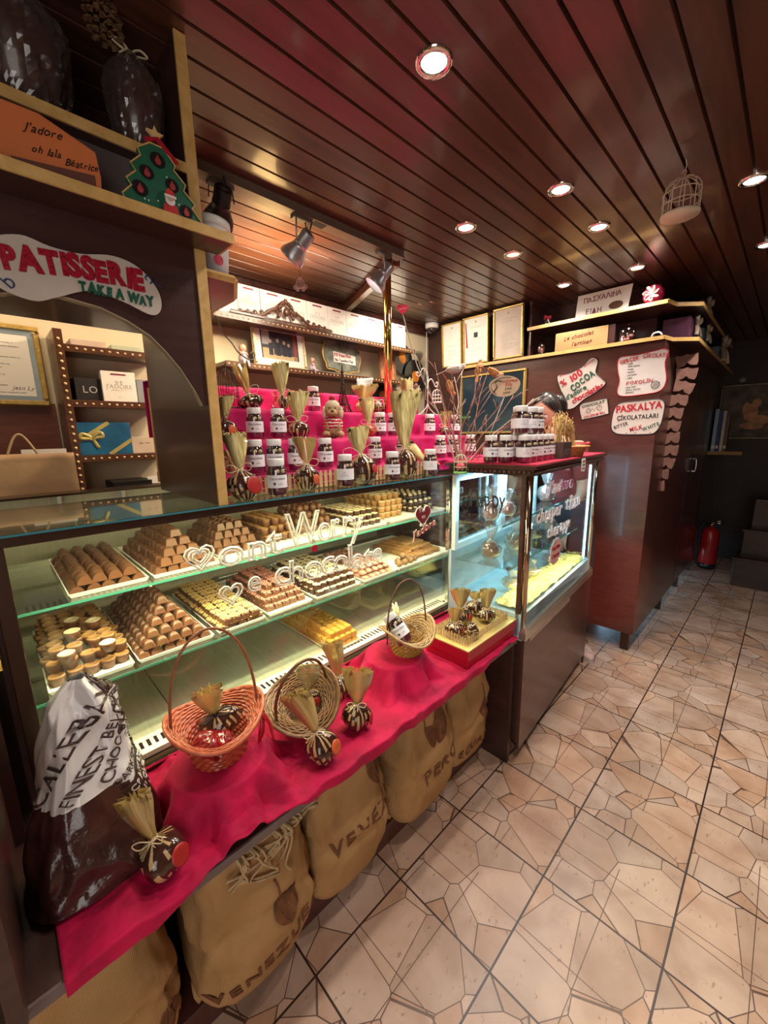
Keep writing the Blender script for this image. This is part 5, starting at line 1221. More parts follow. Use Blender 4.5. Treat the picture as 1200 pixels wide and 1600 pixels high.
def carriage(name, label, M_, s, m_):
    t = thing(name, label, 'ornament', M_.to_translation(), M_.to_euler())
    mb = MB()
    for a in (-1, -.5, 0, .5, 1): mb.tube([(a*.85*s*math.sin(PI*k/10), 0, s*(.95-.95*math.cos(PI*k/10))-.1*s) for k in range(11)], .055*s, 5)
    mb.tube([(x*s, 0, z*s) for x, z in ((-1.0, .1), (-.5, -.12), (0, -.15), (.5, -.12), (1.0, .1))], .06*s, 5)
    mb.tube([(x*s, 0, z*s) for x, z in ((-.25, 1.85), (-.3, 2.15), (0, 2.0), (.3, 2.15), (.25, 1.85))], .06*s, 5)
    mb.build('carriage_body', m_, t)
    for (x, z, r_) in ((-1.05, .15, .42), (1.05, .15, .42), (-.6, -.35, .35), (.6, -.35, .35)):
        mb = MB(); mb.tube([(x*s+r_*s*math.cos(2*PI*k/18), 0, z*s+r_*s*math.sin(2*PI*k/18)) for k in range(18)], .055*s, 5, closed=True)
        for k in range(4): mb.tube([(x*s-r_*s*math.cos(PI*k/4), 0, z*s-r_*s*math.sin(PI*k/4)), (x*s+r_*s*math.cos(PI*k/4), 0, z*s+r_*s*math.sin(PI*k/4))], .03*s, 4)
        mb.build('wheel', m_, t)
    mb = MB(); mb.tube([(0, 0, 2.0*s), (0, 0, 2.0*s+.05)], .0008, 4); mb.build('thread', blk, t)
    return t
pinkw = mat('pink_white_wire', (.80, .52, .50), .4, var=.05)
carriage('carriage_ornament', 'pink-white pumpkin carriage ornament hanging from the nearer spotlight', T(-1.555, 1.055, 2.115, 0, 0, .75), .020, pinkw)
carriage('carriage_ornament', 'pink-white carriage ornament hanging from the left hook of the white stand', T(-1.70, 1.975, 1.765, 0, 0, .8), .020, pinkw)
# red heart ornament
mb = MB(frame((-1.56, 1.70, 2.155), (.7, .72, 0), z=(.72, -.7, 0))); mb.prism(heart(0, 0, .030, 26), -.004, .004)
o = thing('heart_ornament', 'red heart ornament hanging right of the brass pole', 'ornament', (-1.56, 1.70, 2.155)); mb.M = Matrix.Translation((1.56, -1.70, -2.155)) @ frame((-1.56, 1.70, 2.155), (.7, .72, 0), z=(.72, -.7, 0)); mb.v = []; mb.f = []; mb.m = []; mb.sm = []
mb.prism(heart(0, 0, .030, 26), -.004, .004); mb.build('heart', mat('red_card', (.65, .015, .06), .4, var=.03), o, bevel=.0015)
mb = MB(mb.M); text(mb, 'Specoul', -.018, -.006, .011, 0, thick=.0008, z=.0046, slope=12, shear=.2); mb.build('lettering', pinkw, o)
mb = MB(); mb.tube([(0, 0, .018), (0, 0, .264)], .0008, 4); mb.build('thread', mat('red_thread', (.4, .02, .02), .7, var=0), o)

# ------------------------------------------------------------------ twigs, birds, sign
bark = mat('reddish_twig', (.30, .15, .12), .7, var=.35, scale=60); bark_w = mat('pale_twig', (.52, .42, .34), .7, var=.2, scale=60)
t = thing('twig_bunch', 'spreading bunch of red-brown and pale twigs standing at the counter corner', 'twigs', (-1.13, 1.62, Z1))
rnd = random.Random(12)
ends = [(-.05, -.33, .66), (-.13, -.02, .52), (-.07, .04, .50), (.0, .02, .47), (.02, .10, .48), (.10, .03, .44), (.10, .13, .38), (.20, .12, .40), (.30, .14, .33), (.28, .20, .30), (-.10, .10, .46), (-.03, -.05, .42), (.16, .22, .36), (.05, .18, .50), (-.16, .06, .40), (.33, .22, .34)]
for q, e in enumerate(ends):
    mb = MB(); e = Vector(e); b = Vector((rnd.uniform(-.012, .012), rnd.uniform(-.012, .012), 0))
    m1 = b.lerp(e, .4)+Vector((rnd.uniform(-.02, .02), rnd.uniform(-.02, .02), .02)); m2 = b.lerp(e, .7)+Vector((rnd.uniform(-.02, .02), rnd.uniform(-.02, .02), .01))
    pts = wavy([b, b.lerp(m1, .5)+Vector((.004, .003, 0)), m1, m2, e], 3, False); n = len(pts)
    mb.tube(pts, [.0042*(1-.65*k/n) for k in range(n)], 6)
    for k in range(4):
        i = rnd.randint(n//2, n-2); p = pts[i]; d = (e-b).normalized()*rnd.uniform(.03, .08)+Vector((rnd.uniform(-.05, .05), rnd.uniform(-.05, .05), rnd.uniform(-.01, .03)))
        mb.tube([p, p+d*.5+Vector((0, 0, .004)), p+d], [.002, .0015, .0008], 5)
    mb.build('twig', bark_w if q in (0, 3, 10, 8) else bark, t)
def bird(label, loc, rot, tilt, s, m_body, m_wing, m_breast):
    t = thing('bird_ornament', label, 'bird figure', loc, (tilt, 0, rot), group=None)
    mb = MB(); n = 20
    prof_ = [(-.048, .001), (-.040, .007), (-.025, .014), (-.005, .019), (.012, .019), (.024, .014), (.030, .0115), (.038, .0125), (.045, .010), (.049, .004), (.0505, .0005)]
    zo = lambda y: .000 if y < .02 else (y-.02)*.35
    mb.grid(lambda u, v: (lambda i, f: Vector(((prof_[i][1]*(1-f)+prof_[i+1][1]*f)*math.cos(2*PI*u), prof_[i][0]*(1-f)+prof_[i+1][0]*f, (prof_[i][1]*(1-f)+prof_[i+1][1]*f)*math.sin(2*PI*u)+zo(prof_[i][0]*(1-f)+prof_[i+1][0]*f)))*s)(min(int(v*10), 9), v*10-min(int(v*10), 9)), n, 20, wrap=True)
    for q in range(len(mb.m)):
        u = (q % n)/n; v = (q//n)/20
        mb.m[q] = 1 if (u > .5 and v > .4) else 0
    mb.build('body', [m_body, m_breast], t)
    for sd in (1, -1):
        mb = MB(); mb.grid(lambda u, v: Vector((sd*(.0195*math.sin(PI*(.25+.5*v))-.001), .018-.062*u, .004+(v-.5)*.022*math.sin(PI*min(1, u*.9+.12))+.003))*s, 8, 5); mb.build('wing', m_wing, t, solid=.0015)
    mb = MB(); mb.cyl(Vector((0, .048, .009))*s, Vector((0, .060, .007))*s, .003*s, .0003, 8); mb.build('beak', mat('beak', (.12, .06, .03), .4, var=0), t)
    mb = MB(); mb.add([Vector(p)*s for p in ((-.006, -.042, .002), (.006, -.042, .002), (.009, -.090, -.010), (-.009, -.090, -.010))], [(0, 1, 2, 3)]); mb.build('tail', m_wing, t, solid=.002)
    return t
greyb = mat('grey_feather', (.42, .38, .34), .8, var=.2, scale=80); whiteb = mat('pale_feather', (.66, .60, .52), .8, var=.15, scale=80); brownb = mat('brown_feather', (.40, .18, .06), .8, var=.3, scale=80); orangeb = mat('orange_feather', (.62, .15, .03), .8, var=.2, scale=80)
bird('pale grey bird figure perched on top of the twigs', (-1.165, 1.635, 1.795), -.9, .15, 1.0, greyb, whiteb, whiteb)
bird('brown bird figure with orange breast hanging below the grey bird', (-1.175, 1.61, 1.71), -.7, -1.15, .85, brownb, brownb, orangeb)
bird('brown bird figure left of the oval sign in the twigs', (-1.055, 1.67, 1.79), .2, 1.0, .8, brownb, brownb, whiteb)
bird('brown and cream bird figure touching the oval sign', (-.995, 1.70, 1.765), -.9, -.5, .85, brownb, brownb, whiteb)
t = thing('oval_sign', 'oval kraft paper sign with hand lettering on a stick among the twigs', 'sign', (-.935, 1.69, 1.70)); FM = frame((0, 0, 0), (.62, .78, .12), z=(.78, -.62, 0))
mb = MB(FM); pts = [(.072*math.cos(2*PI*k/30)*(1+.05*math.sin(3*2*PI*k/30)), .045*math.sin(2*PI*k/30)) for k in range(30)]; mb.prism(pts, -.001, .001); mb.build('card', mat('kraft_card', (.50, .34, .22), .7, var=.06), t)
mb = MB(FM); text(mb, 'chocolate', -.010, .016, .016, 1, z=.0015, thick=.0006, jit=.2, off=.01); text(mb, 'Pills', .004, .000, .018, 1, z=.0015, thick=.0006, jit=.2); text(mb, 'your', .0, -.016, .016, 0, z=.0015, thick=.0006, jit=.2); text(mb, 'color', -.010, -.032, .015, 0, z=.0015, thick=.0006, jit=.2)
mb.tube([(p[0]*.88, p[1]*.86, .002) for p in pts[5:20]], .0012, 4); mb.tube([(-.045, .020, .002), (-.030, .028, .002), (-.012, .022, .002)], .0025, 4); mb.tube([(-.055, -.02, .002), (-.035, .0, .002), (-.038, .012, .002)], .0025, 4); mb.build('lettering', [ink_k, ink_r], t)
mb = MB(); mb.tube([(0, .003, -.040), (-.05, -.02, -.20), (-.12, -.04, -.36)], .002, 6); mb.build('stick', bark_w, t)
mb = MB(); rnd = random.Random(3)
for k in range(26): a = k*2.4; mb.tube([(-1.115, 1.655, 1.55), (-1.115+.010*math.cos(a), 1.655+.010*math.sin(a), 1.565), (-1.115+.026*math.cos(a), 1.655+.026*math.sin(a), 1.57+.014*rnd.random())], [.0014, .0012, .0004], 4)
tag(mb.build('green_plant_tuft', mat('green_plastic', (.06, .24, .06), .5, var=.2)), 'small spiky green plastic tuft wedged in the twigs', 'plant')

# ------------------------------------------------------------------ dark box and basket on the corner case
t = thing('wooden_box', 'dark wooden box with carved letters holding dried stalks on the corner case', 'box', (-.80, 1.985, Z2), math.radians(2))
dkw = wood('dark_box_wood', (.04, .022, .018), (.075, .04, .03), rough=.6, coat=0); mb = MB(); w_, d_, h_ = .045, .055, .078
mb.box(-w_, w_, -d_, -d_+.006, 0, h_); mb.box(-w_, w_, d_-.006, d_, 0, h_); mb.box(-w_, -w_+.006, -d_+.006, d_-.006, 0, h_); mb.box(w_-.006, w_, -d_+.006, d_-.006, 0, h_); mb.box(-w_+.006, w_-.006, -d_+.006, d_-.006, 0, .006); mb.build('box_body', dkw, t, bevel=.0015)
mb = MB(frame((w_, 0, 0), (0, 1, 0), z=(1, 0, 0))); text(mb, 'JUTE', -.038, .020, .036, 0, z=.0006, thick=.001, jit=.1); mb.build('lettering', mat('grey_carving', (.13, .11, .10), .7), t)
straw = mat('dried_stalk', (.50, .34, .13), .7, var=.25, scale=60)
def stalks(label, base, n, spread, h, lean, seed):
    t = thing('dried_stalks', label, 'dried plants', base); rnd = random.Random(seed)
    mb = MB()
    for k in range(n):
        x, y = rnd.uniform(-.02, .02), rnd.uniform(-.03, .03); hh = h*rnd.uniform(.7, 1.05); ex, ey = x+rnd.uniform(-spread, spread)+lean[0], y+rnd.uniform(-spread, spread)+lean[1]
        mb.tube(wavy([(x, y, 0), (x*.6+ex*.4, y*.6+ey*.4, hh*.5), (ex, ey, hh)], 3, False), [.0022, .0022, .002, .002, .0018, .0032, .001][:7], 5)
        for q in range(5): f = .72+.06*q; c = Vector((x+(ex-x)*f, y+(ey-y)*f, hh*f)); mb.tube([c, c+Vector((rnd.uniform(-.010, .010), rnd.uniform(-.010, .010), .016))], [.0028, .0006], 4)
    mb.build('stalks', straw, t); return t
stalks('bundle of golden dried stalks standing in the dark wooden box', (-.80, 1.985, Z2+.008), 34, .045, .20, (-.02, .0), 4)
t = basket('small orange wicker basket at the far end of the corner case top', (-.80, 2.165, Z2), .048, .062, .050, .014, .055, mat('orange_wicker', (.50, .22, .06), .4, var=.25, scale=80), mat('orange_wicker2', (.42, .15, .05), .4, var=.25, scale=80), mat('orange_cane', (.45, .2, .06), .5), rot=.2, dip=.0)
stalks('sheaf of dried corn husks leaning left out of the small orange basket', (-.80, 2.15, Z2+.012), 22, .018, .17, (-.01, -.07), 8)
t = thing('mushroom_ornament', 'tiny red-capped mushroom on the rim of the orange basket', 'ornament', (-.745, 2.225, Z2+.045))
mb = MB(); mb.cyl((0, 0, 0), (0, 0, .018), .004, .003, 10); mb.build('stem', white, t)
mb = MB(); mb.lathe([(.003, .015), (.013, .015), (.012, .022), (.006, .028), (.0001, .029)], 18); mb.build('cap', mat('mushroom_red', (.55, .015, .02), .3, var=.05), t)
mb = MB(M2 @ Matrix.Translation((.036, 0, 0))); mb.M = M2 @ frame((.036, .60, 1.33), (0, 1, 0), z=(1, 0, 0)); mb.prism([(x, y) for x, y in ((-.03, -.03), (.02, -.035), (.033, -.02), (.033, .02), (.02, .034), (-.022, .032), (-.034, .018), (-.034, -.018))], 0, .002)
o = mb.build('small_sign', paper); t = thing('small_sign', 'tiny white card with red and black writing stuck to the cornice of the corner case', 'sign', (0, 0, 0)); o.name = 'card'; o.parent = t
mb = MB(M2 @ frame((.038, .60, 1.33), (0, 1, 0), z=(1, 0, 0))); text(mb, 'JADORE', 0, .013, .013, 1, thick=.0005, z=.0005, align='C', off=.01); text(mb, 'CAFFE', 0, -.004, .013, 0, thick=.0005, z=.0005, align='C', off=.01); text(mb, 'bon bon', 0, -.022, .013, 0, thick=.0005, z=.0005, align='C'); mb.build('lettering', [ink_k, ink_r], t)

# ------------------------------------------------------------------ things inside the corner case
foil = mat('crinkled_clear_wrap', (.80, .82, .80), .12, var=.1, metal=.3, scale=40, bump=1, bscale=40); 
def parcel(label, loc, r, col, rot=0, h=.08, name='wrapped_parcel'):
    t = thing(name, label, 'wrapped chocolate', tuple(M2 @ Vector(loc)), rot, group='wrapped parcels in the corner case')
    rnd = random.Random(int(loc[1]*997)); s_ = rnd.random()*9
    mb = MB(); mb.grid(lambda u, v: Vector((r*math.sin(PI*v)**.7*math.cos(2*PI*u)*.75, r*math.sin(PI*v)**.7*math.sin(2*PI*u)*.75, h*.42*(1-math.cos(PI*v)))), 20, 10, wrap=True); mb.build('sweet', col, t)
    mb = MB(); mb.grid(lambda u, v: (lambda k: Vector((r*k*math.cos(2*PI*u), r*k*math.sin(2*PI*u), h*v*1.6)))((math.sin(PI*min(1, v*1.5+.1))**.5 if v < .58 else .25+.9*(v-.58))*(1+.18*N3(math.cos(2*PI*u)*4+s_, math.sin(2*PI*u)*4, v*5))), 36, 12, wrap=True)
    mb.build('clear_wrap', clear_cello, t); return t
pk = mat('dusty_pink_choc', (.45, .12, .10), .4, var=.3, scale=30); br2 = mat('amber_choc', (.42, .15, .04), .4, var=.3, scale=30)
parcel('clear-wrapped pink figure at the left of the upper shelf in the corner case', (-.22, .11, 1.098), .045, pk, h=.10)
parcel('clear-wrapped orange figure beside the pink one on the upper shelf', (-.20, .25, 1.098), .040, mat('orange_choc', (.55, .12, .05), .4), h=.08)
parcel('clear-wrapped pinkish figure at the far end of the upper shelf', (-.20, .78, 1.098), .050, pk, h=.10)
parcel('gold-wrapped amber figure on the middle shelf behind the side pane', (-.22, .12, .908), .050, br2, h=.10)
parcel('bulky clear-wrapped brown parcel in the middle of the middle shelf', (-.19, .34, .908), .055, choc_l, h=.10)
parcel('bulky clear-wrapped brown parcel at the right of the middle shelf', (-.20, .60, .908), .055, choc, h=.10)
parcel('clear-wrapped amber parcel at the far end of the middle shelf', (-.20, .85, .908), .055, br2, h=.09)
parcel('clear-wrapped pale sweet lying on the bottom of the corner case, left', (-.15, .22, .745), .050, choc_w, h=.06)
parcel('clear-wrapped sweet with a twisted tie on the bottom of the corner case, middle', (-.14, .45, .745), .045, choc_w, h=.06)
parcel('clear-wrapped brown sweet on the bottom of the corner case, far end', (-.14, .75, .745), .050, pk, h=.05)
ysh = mat('yellow_paper_shred', (.80, .74, .30), .5, var=.15, scale=60)
mb = MB(M2); rnd = random.Random(2)
mb.grid(lambda u, v: Vector((-.15+.13*u, .03+.98*v, .728+.016*abs(N3(u*14, v*40))+.012*N3(u*5, v*14, 3))), 40, 120)
for k in range(420):
    x, y = rnd.uniform(-.12, -.02), rnd.uniform(.03, 1.0); a = rnd.uniform(0, 6); z = .742+rnd.random()*.014
    mb.tube([(x, y, z), (x+.012*math.cos(a), y+.012*math.sin(a), z+.008), (x+.026*math.cos(a+.5), y+.026*math.sin(a+.5), z)], .0012, 3, smooth=False)
tag(mb.build('paper_shred', ysh), 'bed of pale yellow crinkled paper shred in the bottom of the corner case', 'paper shred', kind='stuff')
# ------------------------------------------------------------------ ornate shelves on the left wall
dkorn = wood('carved_dark_wood', (.06, .022, .012), (.12, .045, .022), rough=.35, coat=.4)
bead = mat('brass_bead', (.75, .55, .28), .35, metal=.5, var=.1)
def ornate_shelf(label, y0, y1, z, depth=.20, x0=-2.43):
    t = thing('ornate_shelf', label, 'shelf', (x0, (y0+y1)/2, z)); h_ = (y1-y0)/2
    mb = MB(); mb.box(.002, depth, -h_, h_, -.020, 0); mb.build('board', dkorn, t)
    mb = MB(); mb.box(depth, depth+.010, -h_, h_, -.030, .002); n = int((y1-y0)/.03)
    mb.build('front_molding', dkorn, t, bevel=.002)
    mb = MB()
    for k in range(n): mb.ball((depth+.010, -h_+(k+.5)*.03, -.014), .0065, 6, 0, sc=(.6, 1, .8))
    b = mb.build('bead_row', bead, t); b['kind'] = 'stuff'
    return t
ornate_shelf('upper ornate beaded shelf carrying the row of white shop bags', .95, 2.55, 2.150, .215)
ornate_shelf('lower ornate beaded shelf carrying the framed photograph and the painted plaque', 1.0, 2.55, 1.905, .205)
ornate_shelf('uppermost beaded shelf seen through the arch, with flat boxes on it', .27, .68, 1.895, .205)
ornate_shelf('middle beaded shelf seen through the arch, with black and white boxes', .27, .68, 1.665, .205)
ornate_shelf('beaded shelf seen through the arch, holding the blue ribboned box', .27, .68, 1.425, .205)
mb = MB(); mb.box(-2.43, -2.20, .27, .30, 1.2, 1.95)
for k in range(24): mb.ball((-2.20, .285, 1.22+k*.03), .007, 6, 1)
tag(mb.build('beaded_side_panel', [dkorn, bead]), 'upright dark panel with brass beads left of the shelves behind the arch', 'panel')
mb = MB(); mb.box(-2.425, -2.0, -.5, .70, 1.18, 1.20); mb.box(-2.02, -2.0, -.5, .70, 0, 1.18); tag(mb.build('rear_counter', darkbrown), 'low dark rear counter behind the glass case under the beaded shelves', 'counter')
# carved crest
t = thing('carved_crest', 'dark carved scrollwork crest fixed on the front of the upper beaded shelf', 'ornament', (-2.205, 1.38, 2.155))
mb = MB()
def scroll(s, y0, L_, h_):
    out = []
    for k in range(30):
        f = k/29; out.append((.004, y0+s*L_*f, .010+h_*(.9*math.exp(-4*f)+.25*math.sin(f*11)*(1-f))))
    return out
for s_ in (1, -1):
    mb.tube(scroll(s_, s_*.055, .28, .060), [.010-.006*k/29 for k in range(30)], 6)
    for c in range(6):
        y = s_*(.07+.042*c); z = .014+.040*math.exp(-c*.55); r_ = .017-.0018*c
        mb.tube([(.006, y+s_*r_*(1-k/22)*math.cos(k*.5), z+r_*(1-k/22)*math.sin(k*.5)) for k in range(18)], .0045, 5)
    mb.tube([(.006, s_*(.052-.018*math.sin(k*.3)), .02+.0085*k) for k in range(10)], .009, 6)
    mb.tube([(.008, s_*.045*math.cos(k*.35)-.0, .065+.045*math.sin(k*.35)) for k in range(10)], .011, 6)
for k in range(7): a = PI*k/6; mb.ball((.012, .040*math.cos(a), .060+.050*math.sin(a)), .012, 8)
mb.ball((.014, 0, .055), .020, 10, sc=(.7, 1, 1.2)); mb.ball((.012, 0, .118), .012, 8); mb.box(0, .010, -.34, .34, -.002, .008)
mb.build('scrollwork', dkorn, t)

# ------------------------------------------------------------------ white shop bags
def shop_bag(loc, w_, h_, d_, label, group, rz=0, tm='grey'):
    t = thing('paper_bag', label, 'paper bag', loc, (0, -.03, rz), group=group)
    mb = MB(); mb.box(-d_, 0, -w_/2, w_/2, 0, h_); mb.box(-.0005, .0004, -w_/2, w_/2, 0, h_); mb.build('bag_body', mat('white_bag_paper', (.80, .76, .70), .55, var=.02), t, bevel=.001)
    BM = frame((.0006, 0, 0), (0, 1, 0), z=(1, 0, 0))
    mb = MB(BM); mb.prism([(-w_*.22, h_*.88), (w_*.22, h_*.88), (w_*.24, h_*.905), (w_*.20, h_*.93), (-w_*.20, h_*.93), (-w_*.24, h_*.905)], .0, .001); mb.build('handle_slot', mat('dark_red_ribbon', (.20, .01, .03), .5), t)
    mb = MB(BM); text(mb, "J'ADORE", 0, h_*.44, w_*.19, 0, z=.0006, thick=.0005, align='C', gap=.08)
    for k in (-2, -1, 1, 2): mb.tube([(k*w_*.03, h_*.58, .001), (k*w_*.06, h_*.66, .001), (k*w_*.045, h_*.70, .001), (k*w_*.02, h_*.65, .001)], .0007, 4)
    mb.tube([(-w_*.25, h_*.38, .001), (w_*.25, h_*.38, .001)], .0006, 4); mb.tube([(-w_*.08, h_*.15, .001), (w_*.08, h_*.15, .001)], .0005, 4)
    mb.build('lettering', mat('pale_grey_print', (.48, .44, .42), .6, var=0), t)
    return t
ys = [.985, 1.10, 1.235, 1.395, 1.55, 1.71, 1.865, 2.02, 2.19, 2.34]
bl = ['nearest the partition', 'second from the partition', 'left of the carved crest', 'behind the right of the carved crest', 'right of the carved crest', 'third right of the crest', 'fourth right of the crest', 'last one left of the brass pole', 'partly behind the brass pole']
for i in range(len(ys)-1):
    shop_bag((-2.225, (ys[i]+ys[i+1])/2, 2.152), ys[i+1]-ys[i]-.004, .165, .07, 'white shop bag with dark red handle, '+bl[i], 'white bags on the upper shelf')
shop_bag((-2.225, 2.405, 2.152), .11, .165, .07, 'white shop bag just right of the brass pole at the end of the row', 'white bags on the upper shelf')

# ------------------------------------------------------------------ frames
def framed(name, label, cat, M_, w_, h_, bw, frame_m, face_m, depth=.018, mount=0, mount_m=None, glassy=True):
    t = thing(name, label, cat, M_.to_translation(), M_.to_euler())
    mb = MB()
    for (x0, x1, y0, y1) in ((-w_/2, w_/2, -h_/2, -h_/2+bw), (-w_/2, w_/2, h_/2-bw, h_/2), (-w_/2, -w_/2+bw, -h_/2+bw, h_/2-bw), (w_/2-bw, w_/2, -h_/2+bw, h_/2-bw)):
        mb.frustum(x0, x1, y0, y1, 0, depth, bw*.25)
    mb.build('frame', frame_m, t)
    mb = MB(); mb.box(-w_/2+bw*.5, w_/2-bw*.5, -h_/2+bw*.5, h_/2-bw*.5, .0, .006); mb.build('picture', face_m, t)
    if mount:
        mb = MB()
        a, b = w_/2-bw*.9, h_/2-bw*.9
        for (x0, x1, y0, y1) in ((-a, a, -b, -b+mount), (-a, a, b-mount, b), (-a, -a+mount, -b+mount, b-mount), (a-mount, a, -b+mount, b-mount)): mb.box(x0, x1, y0, y1, .006, .008)
        mb.build('mount', mount_m or paper, t)
    return t
def doc_lines(mb, w_, h_, n, mi=0, seed=1, z=.0068, x0=-.36, top=.30, bot=-.38):
    rnd = random.Random(seed); 
    for k in range(n):
        y = h_*(top+(bot-top)*k/(n-1)); 
        if rnd.random() < .25: continue
        x = x0*w_; e = w_*rnd.uniform(.0, .34)
        while x < e: 
            l = rnd.uniform(.01, .03)*w_/.2; mb.box(x, min(x+l, e), y, y+h_*.006, z, z+.0003, mi); x += l+.004
# photograph on the lower shelf: a group of people, simplified
t = framed('picture_frame', 'cream and gold framed photograph of a small group on the lower beaded shelf', 'picture', frame((-2.325, 1.40, 2.045), (0, 1, 0), z=(1, 0, .10)), .37, .275, .022, mat('cream_gilt', (.72, .60, .36), .35, metal=.25, var=.15, scale=60, bump=.3, bscale=120), mat('photo_dark', (.045, .04, .05), .3, var=.4, scale=14), mount=.035)
mb = MB(); a = []
def rc(x0, x1, y0, y1, mi): mb.box(x0, x1, y0, y1, .0062, .0068, mi)
rc(-.12, .12, -.09, -.055, 3); rc(-.12, -.045, -.055, -.02, 3); rc(-.12, -.07, .0, .085, 2); rc(.095, .12, -.09, .085, 4)
for (x, y, s_) in ((-.065, .022, 1), (-.015, .03, 1.1), (.03, .022, 1.05), (.062, .012, 1)):
    mb.box(x-.014*s_, x+.014*s_, -.06, y-.012, .0068, .0072, 0); mb.prism([(x+.009*s_*math.cos(k*PI/6), y+.011*s_*math.sin(k*PI/6)) for k in range(12)], .0068, .0074, 1)
mb.build('photographed_group', [mat('photo_suit', (.02, .02, .035), .4), mat('photo_skin', (.50, .30, .22), .5), mat('photo_pale', (.40, .36, .34), .5), mat('photo_floor', (.50, .38, .20), .5), mat('photo_red', (.22, .05, .03), .5)], t)
mb = MB(); mb.grid(lambda u, v: Vector((0, 0, 0)), 1, 1)
# painted plaque
t = thing('painted_plaque', 'scalloped painted plaque with red and black writing on the lower beaded shelf', 'plaque', (-2.30, 1.885, 2.045)); PM = frame((0, 0, 0), (0, 1, 0), z=(1, 0, .08))
def scal(w_, h_, n=40): return [(w_*math.copysign(abs(math.cos(2*PI*k/n))**.55, math.cos(2*PI*k/n))*(1+.05*math.cos(8*2*PI*k/n)), h_*math.copysign(abs(math.sin(2*PI*k/n))**.55, math.sin(2*PI*k/n))*(1+.05*math.cos(8*2*PI*k/n))) for k in range(n)]
mb = MB(PM); mb.prism(scal(.165, .115), -.012, -.004); mb.build('gilt_rim', gold_frame, t)
mb = MB(PM); mb.prism(scal(.155, .105), -.004, .001); mb.build('painted_face', mat('mottled_green_grey', (.13, .14, .11), .5, var=.7, scale=18), t)
mb = MB(PM); mb.prism([(-.085, -.05), (.11, -.058), (.115, .005), (-.085, .02)], .001, .0025); mb.build('paper_strip', paper, t)
mb = MB(PM); text(mb, "S'il Vous Plait", -.080, -.012, .030, 0, z=.004, thick=.001, jit=.2, off=.015, wx=.8); text(mb, 'Ne Touchez Pas', -.075, -.045, .026, 1, z=.004, thick=.001, jit=.2, wx=.85); mb.build('lettering', [ink_r, ink_k], t)
# small picture behind the pole
t = framed('picture_frame', 'small upright picture with an orange figure, partly hidden by the brass pole', 'picture', frame((-2.33, 2.35, 2.045), (0, 1, 0), z=(1, 0, .05)), .18, .26, .012, mat('thin_brown_frame', (.28, .14, .07), .4), mat('orange_picture', (.50, .20, .10), .5, var=.6, scale=22))
mb = MB(); mb.prism([(.02*math.cos(k*PI/8), .02+.03*math.sin(k*PI/8)) for k in range(16)], .0062, .007, 0); mb.box(-.03, .03, -.09, -.01, .0062, .007, 1); mb.build('figure', [mat('fig_skin', (.5, .3, .2), .5), black], t)
# papers hanging from the lower shelf
mb = MB(frame((-2.20, 1.98, 1.86), (0, 1, 0), z=(1, 0, 0))); mb.grid(lambda u, v: Vector((-.07+.16*u, -.11+.13*v+.02*u, .012*math.sin(u*5+v*2))), 10, 8); tag(mb.build('hanging_paper', mat('grey_white_paper', (.58, .58, .56), .7), solid=.001), 'crumpled pale sheet hanging below the lower beaded shelf behind the tower', 'paper')
# cherub figurines
def cherub(label, loc, rot, s):
    t = thing('cherub_figurine', label, 'figurine', loc, rot)
    skin = mat('figurine_skin', (.62, .36, .26), .5, var=.05); lil = mat('lilac_gown', (.60, .50, .60), .6, var=.1)
    mb = MB(); mb.lathe([(.0001, 0), (.018, .002), (.020, .02), (.014, .04), (.012, .048), (.0001, .052)], 16, squash=lambda a, z: 1+.08*math.cos(3*a)); mb.M = Matrix.Identity(4); o = mb.build('gown', lil, t); o.scale = (s, s, s)
    mb = MB(); mb.ball((0, 0, .065), .016, 14, sc=(.95, 1, 1.08)); mb.ball((.0155, 0, .063), .003, 6)
    o = mb.build('head', skin, t); o.scale = (s, s, s)
    for sd in (1, -1):
        mb = MB(); mb.tube([(.002, sd*.012, .046), (.012, sd*.015, .036), (.018, sd*.006, .042)], [.005, .0045, .004], 8); o = mb.build('arm', skin, t); o.scale = (s, s, s)
        mb = MB(); mb.tube([(.010, sd*.008, .010), (.028, sd*.010, .006), (.030, sd*.010, -.018)], [.006, .006, .005], 8); o = mb.build('leg', lil, t); o.scale = (s, s, s)
    return t
cherub('little sitting cherub figurine in a lilac gown left of the framed photograph', (-2.245, 1.115, 1.906), 0, 1.25)
cherub('little sitting cherub figurine right of the framed photograph', (-2.245, 1.585, 1.906), .3, 1.0)
mb = MB(); mb.tube([(-2.205, .96, 2.12), (-2.16, .97, 2.03)]+wavy([(-2.10, .99, 1.97), (-2.10, 1.02, 1.93), (-2.10, 1.08, 1.90), (-2.10, 1.11, 1.92), (-2.10, 1.10, 1.945), (-2.10, 1.085, 1.93)], 4, False), .004, 6); tag(mb.build('wire_hook', blk), 'black curled wire hook above the black birdcage by the partition', 'hook')
# vinyl records as wall decoration
vin = mat('vinyl', (.010, .010, .011), .22, var=0, coat=.5)
def vinyl(label, y, z, r, x, lab=True):
    t = thing('vinyl_record', label, 'record', (x, y, z)); VM = frame((0, 0, 0), (0, 1, 0), z=(1, 0, .04))
    mb = MB(VM); mb.lathe([(.004, 0), (r, 0), (r, .002), (.004, .002)], 44, cap=False, smooth=False); mb.build('disc', vin, t)
    mb = MB(VM); mb.lathe([(.004, .0025), (r*.33, .0025), (r*.33, .002)], 28, cap=False, smooth=False); mb.build('paper_label', mat('orange_label', (.70, .24, .03), .5, var=.06), t)
    mb = MB(VM); 
    for q in range(5): a = q*1.3; mb.box(r*.20*math.cos(a)-.004, r*.20*math.cos(a)+.004, r*.20*math.sin(a)-.001, r*.20*math.sin(a)+.001, .0026, .0029)
    mb.build('label_print', ink_k, t)
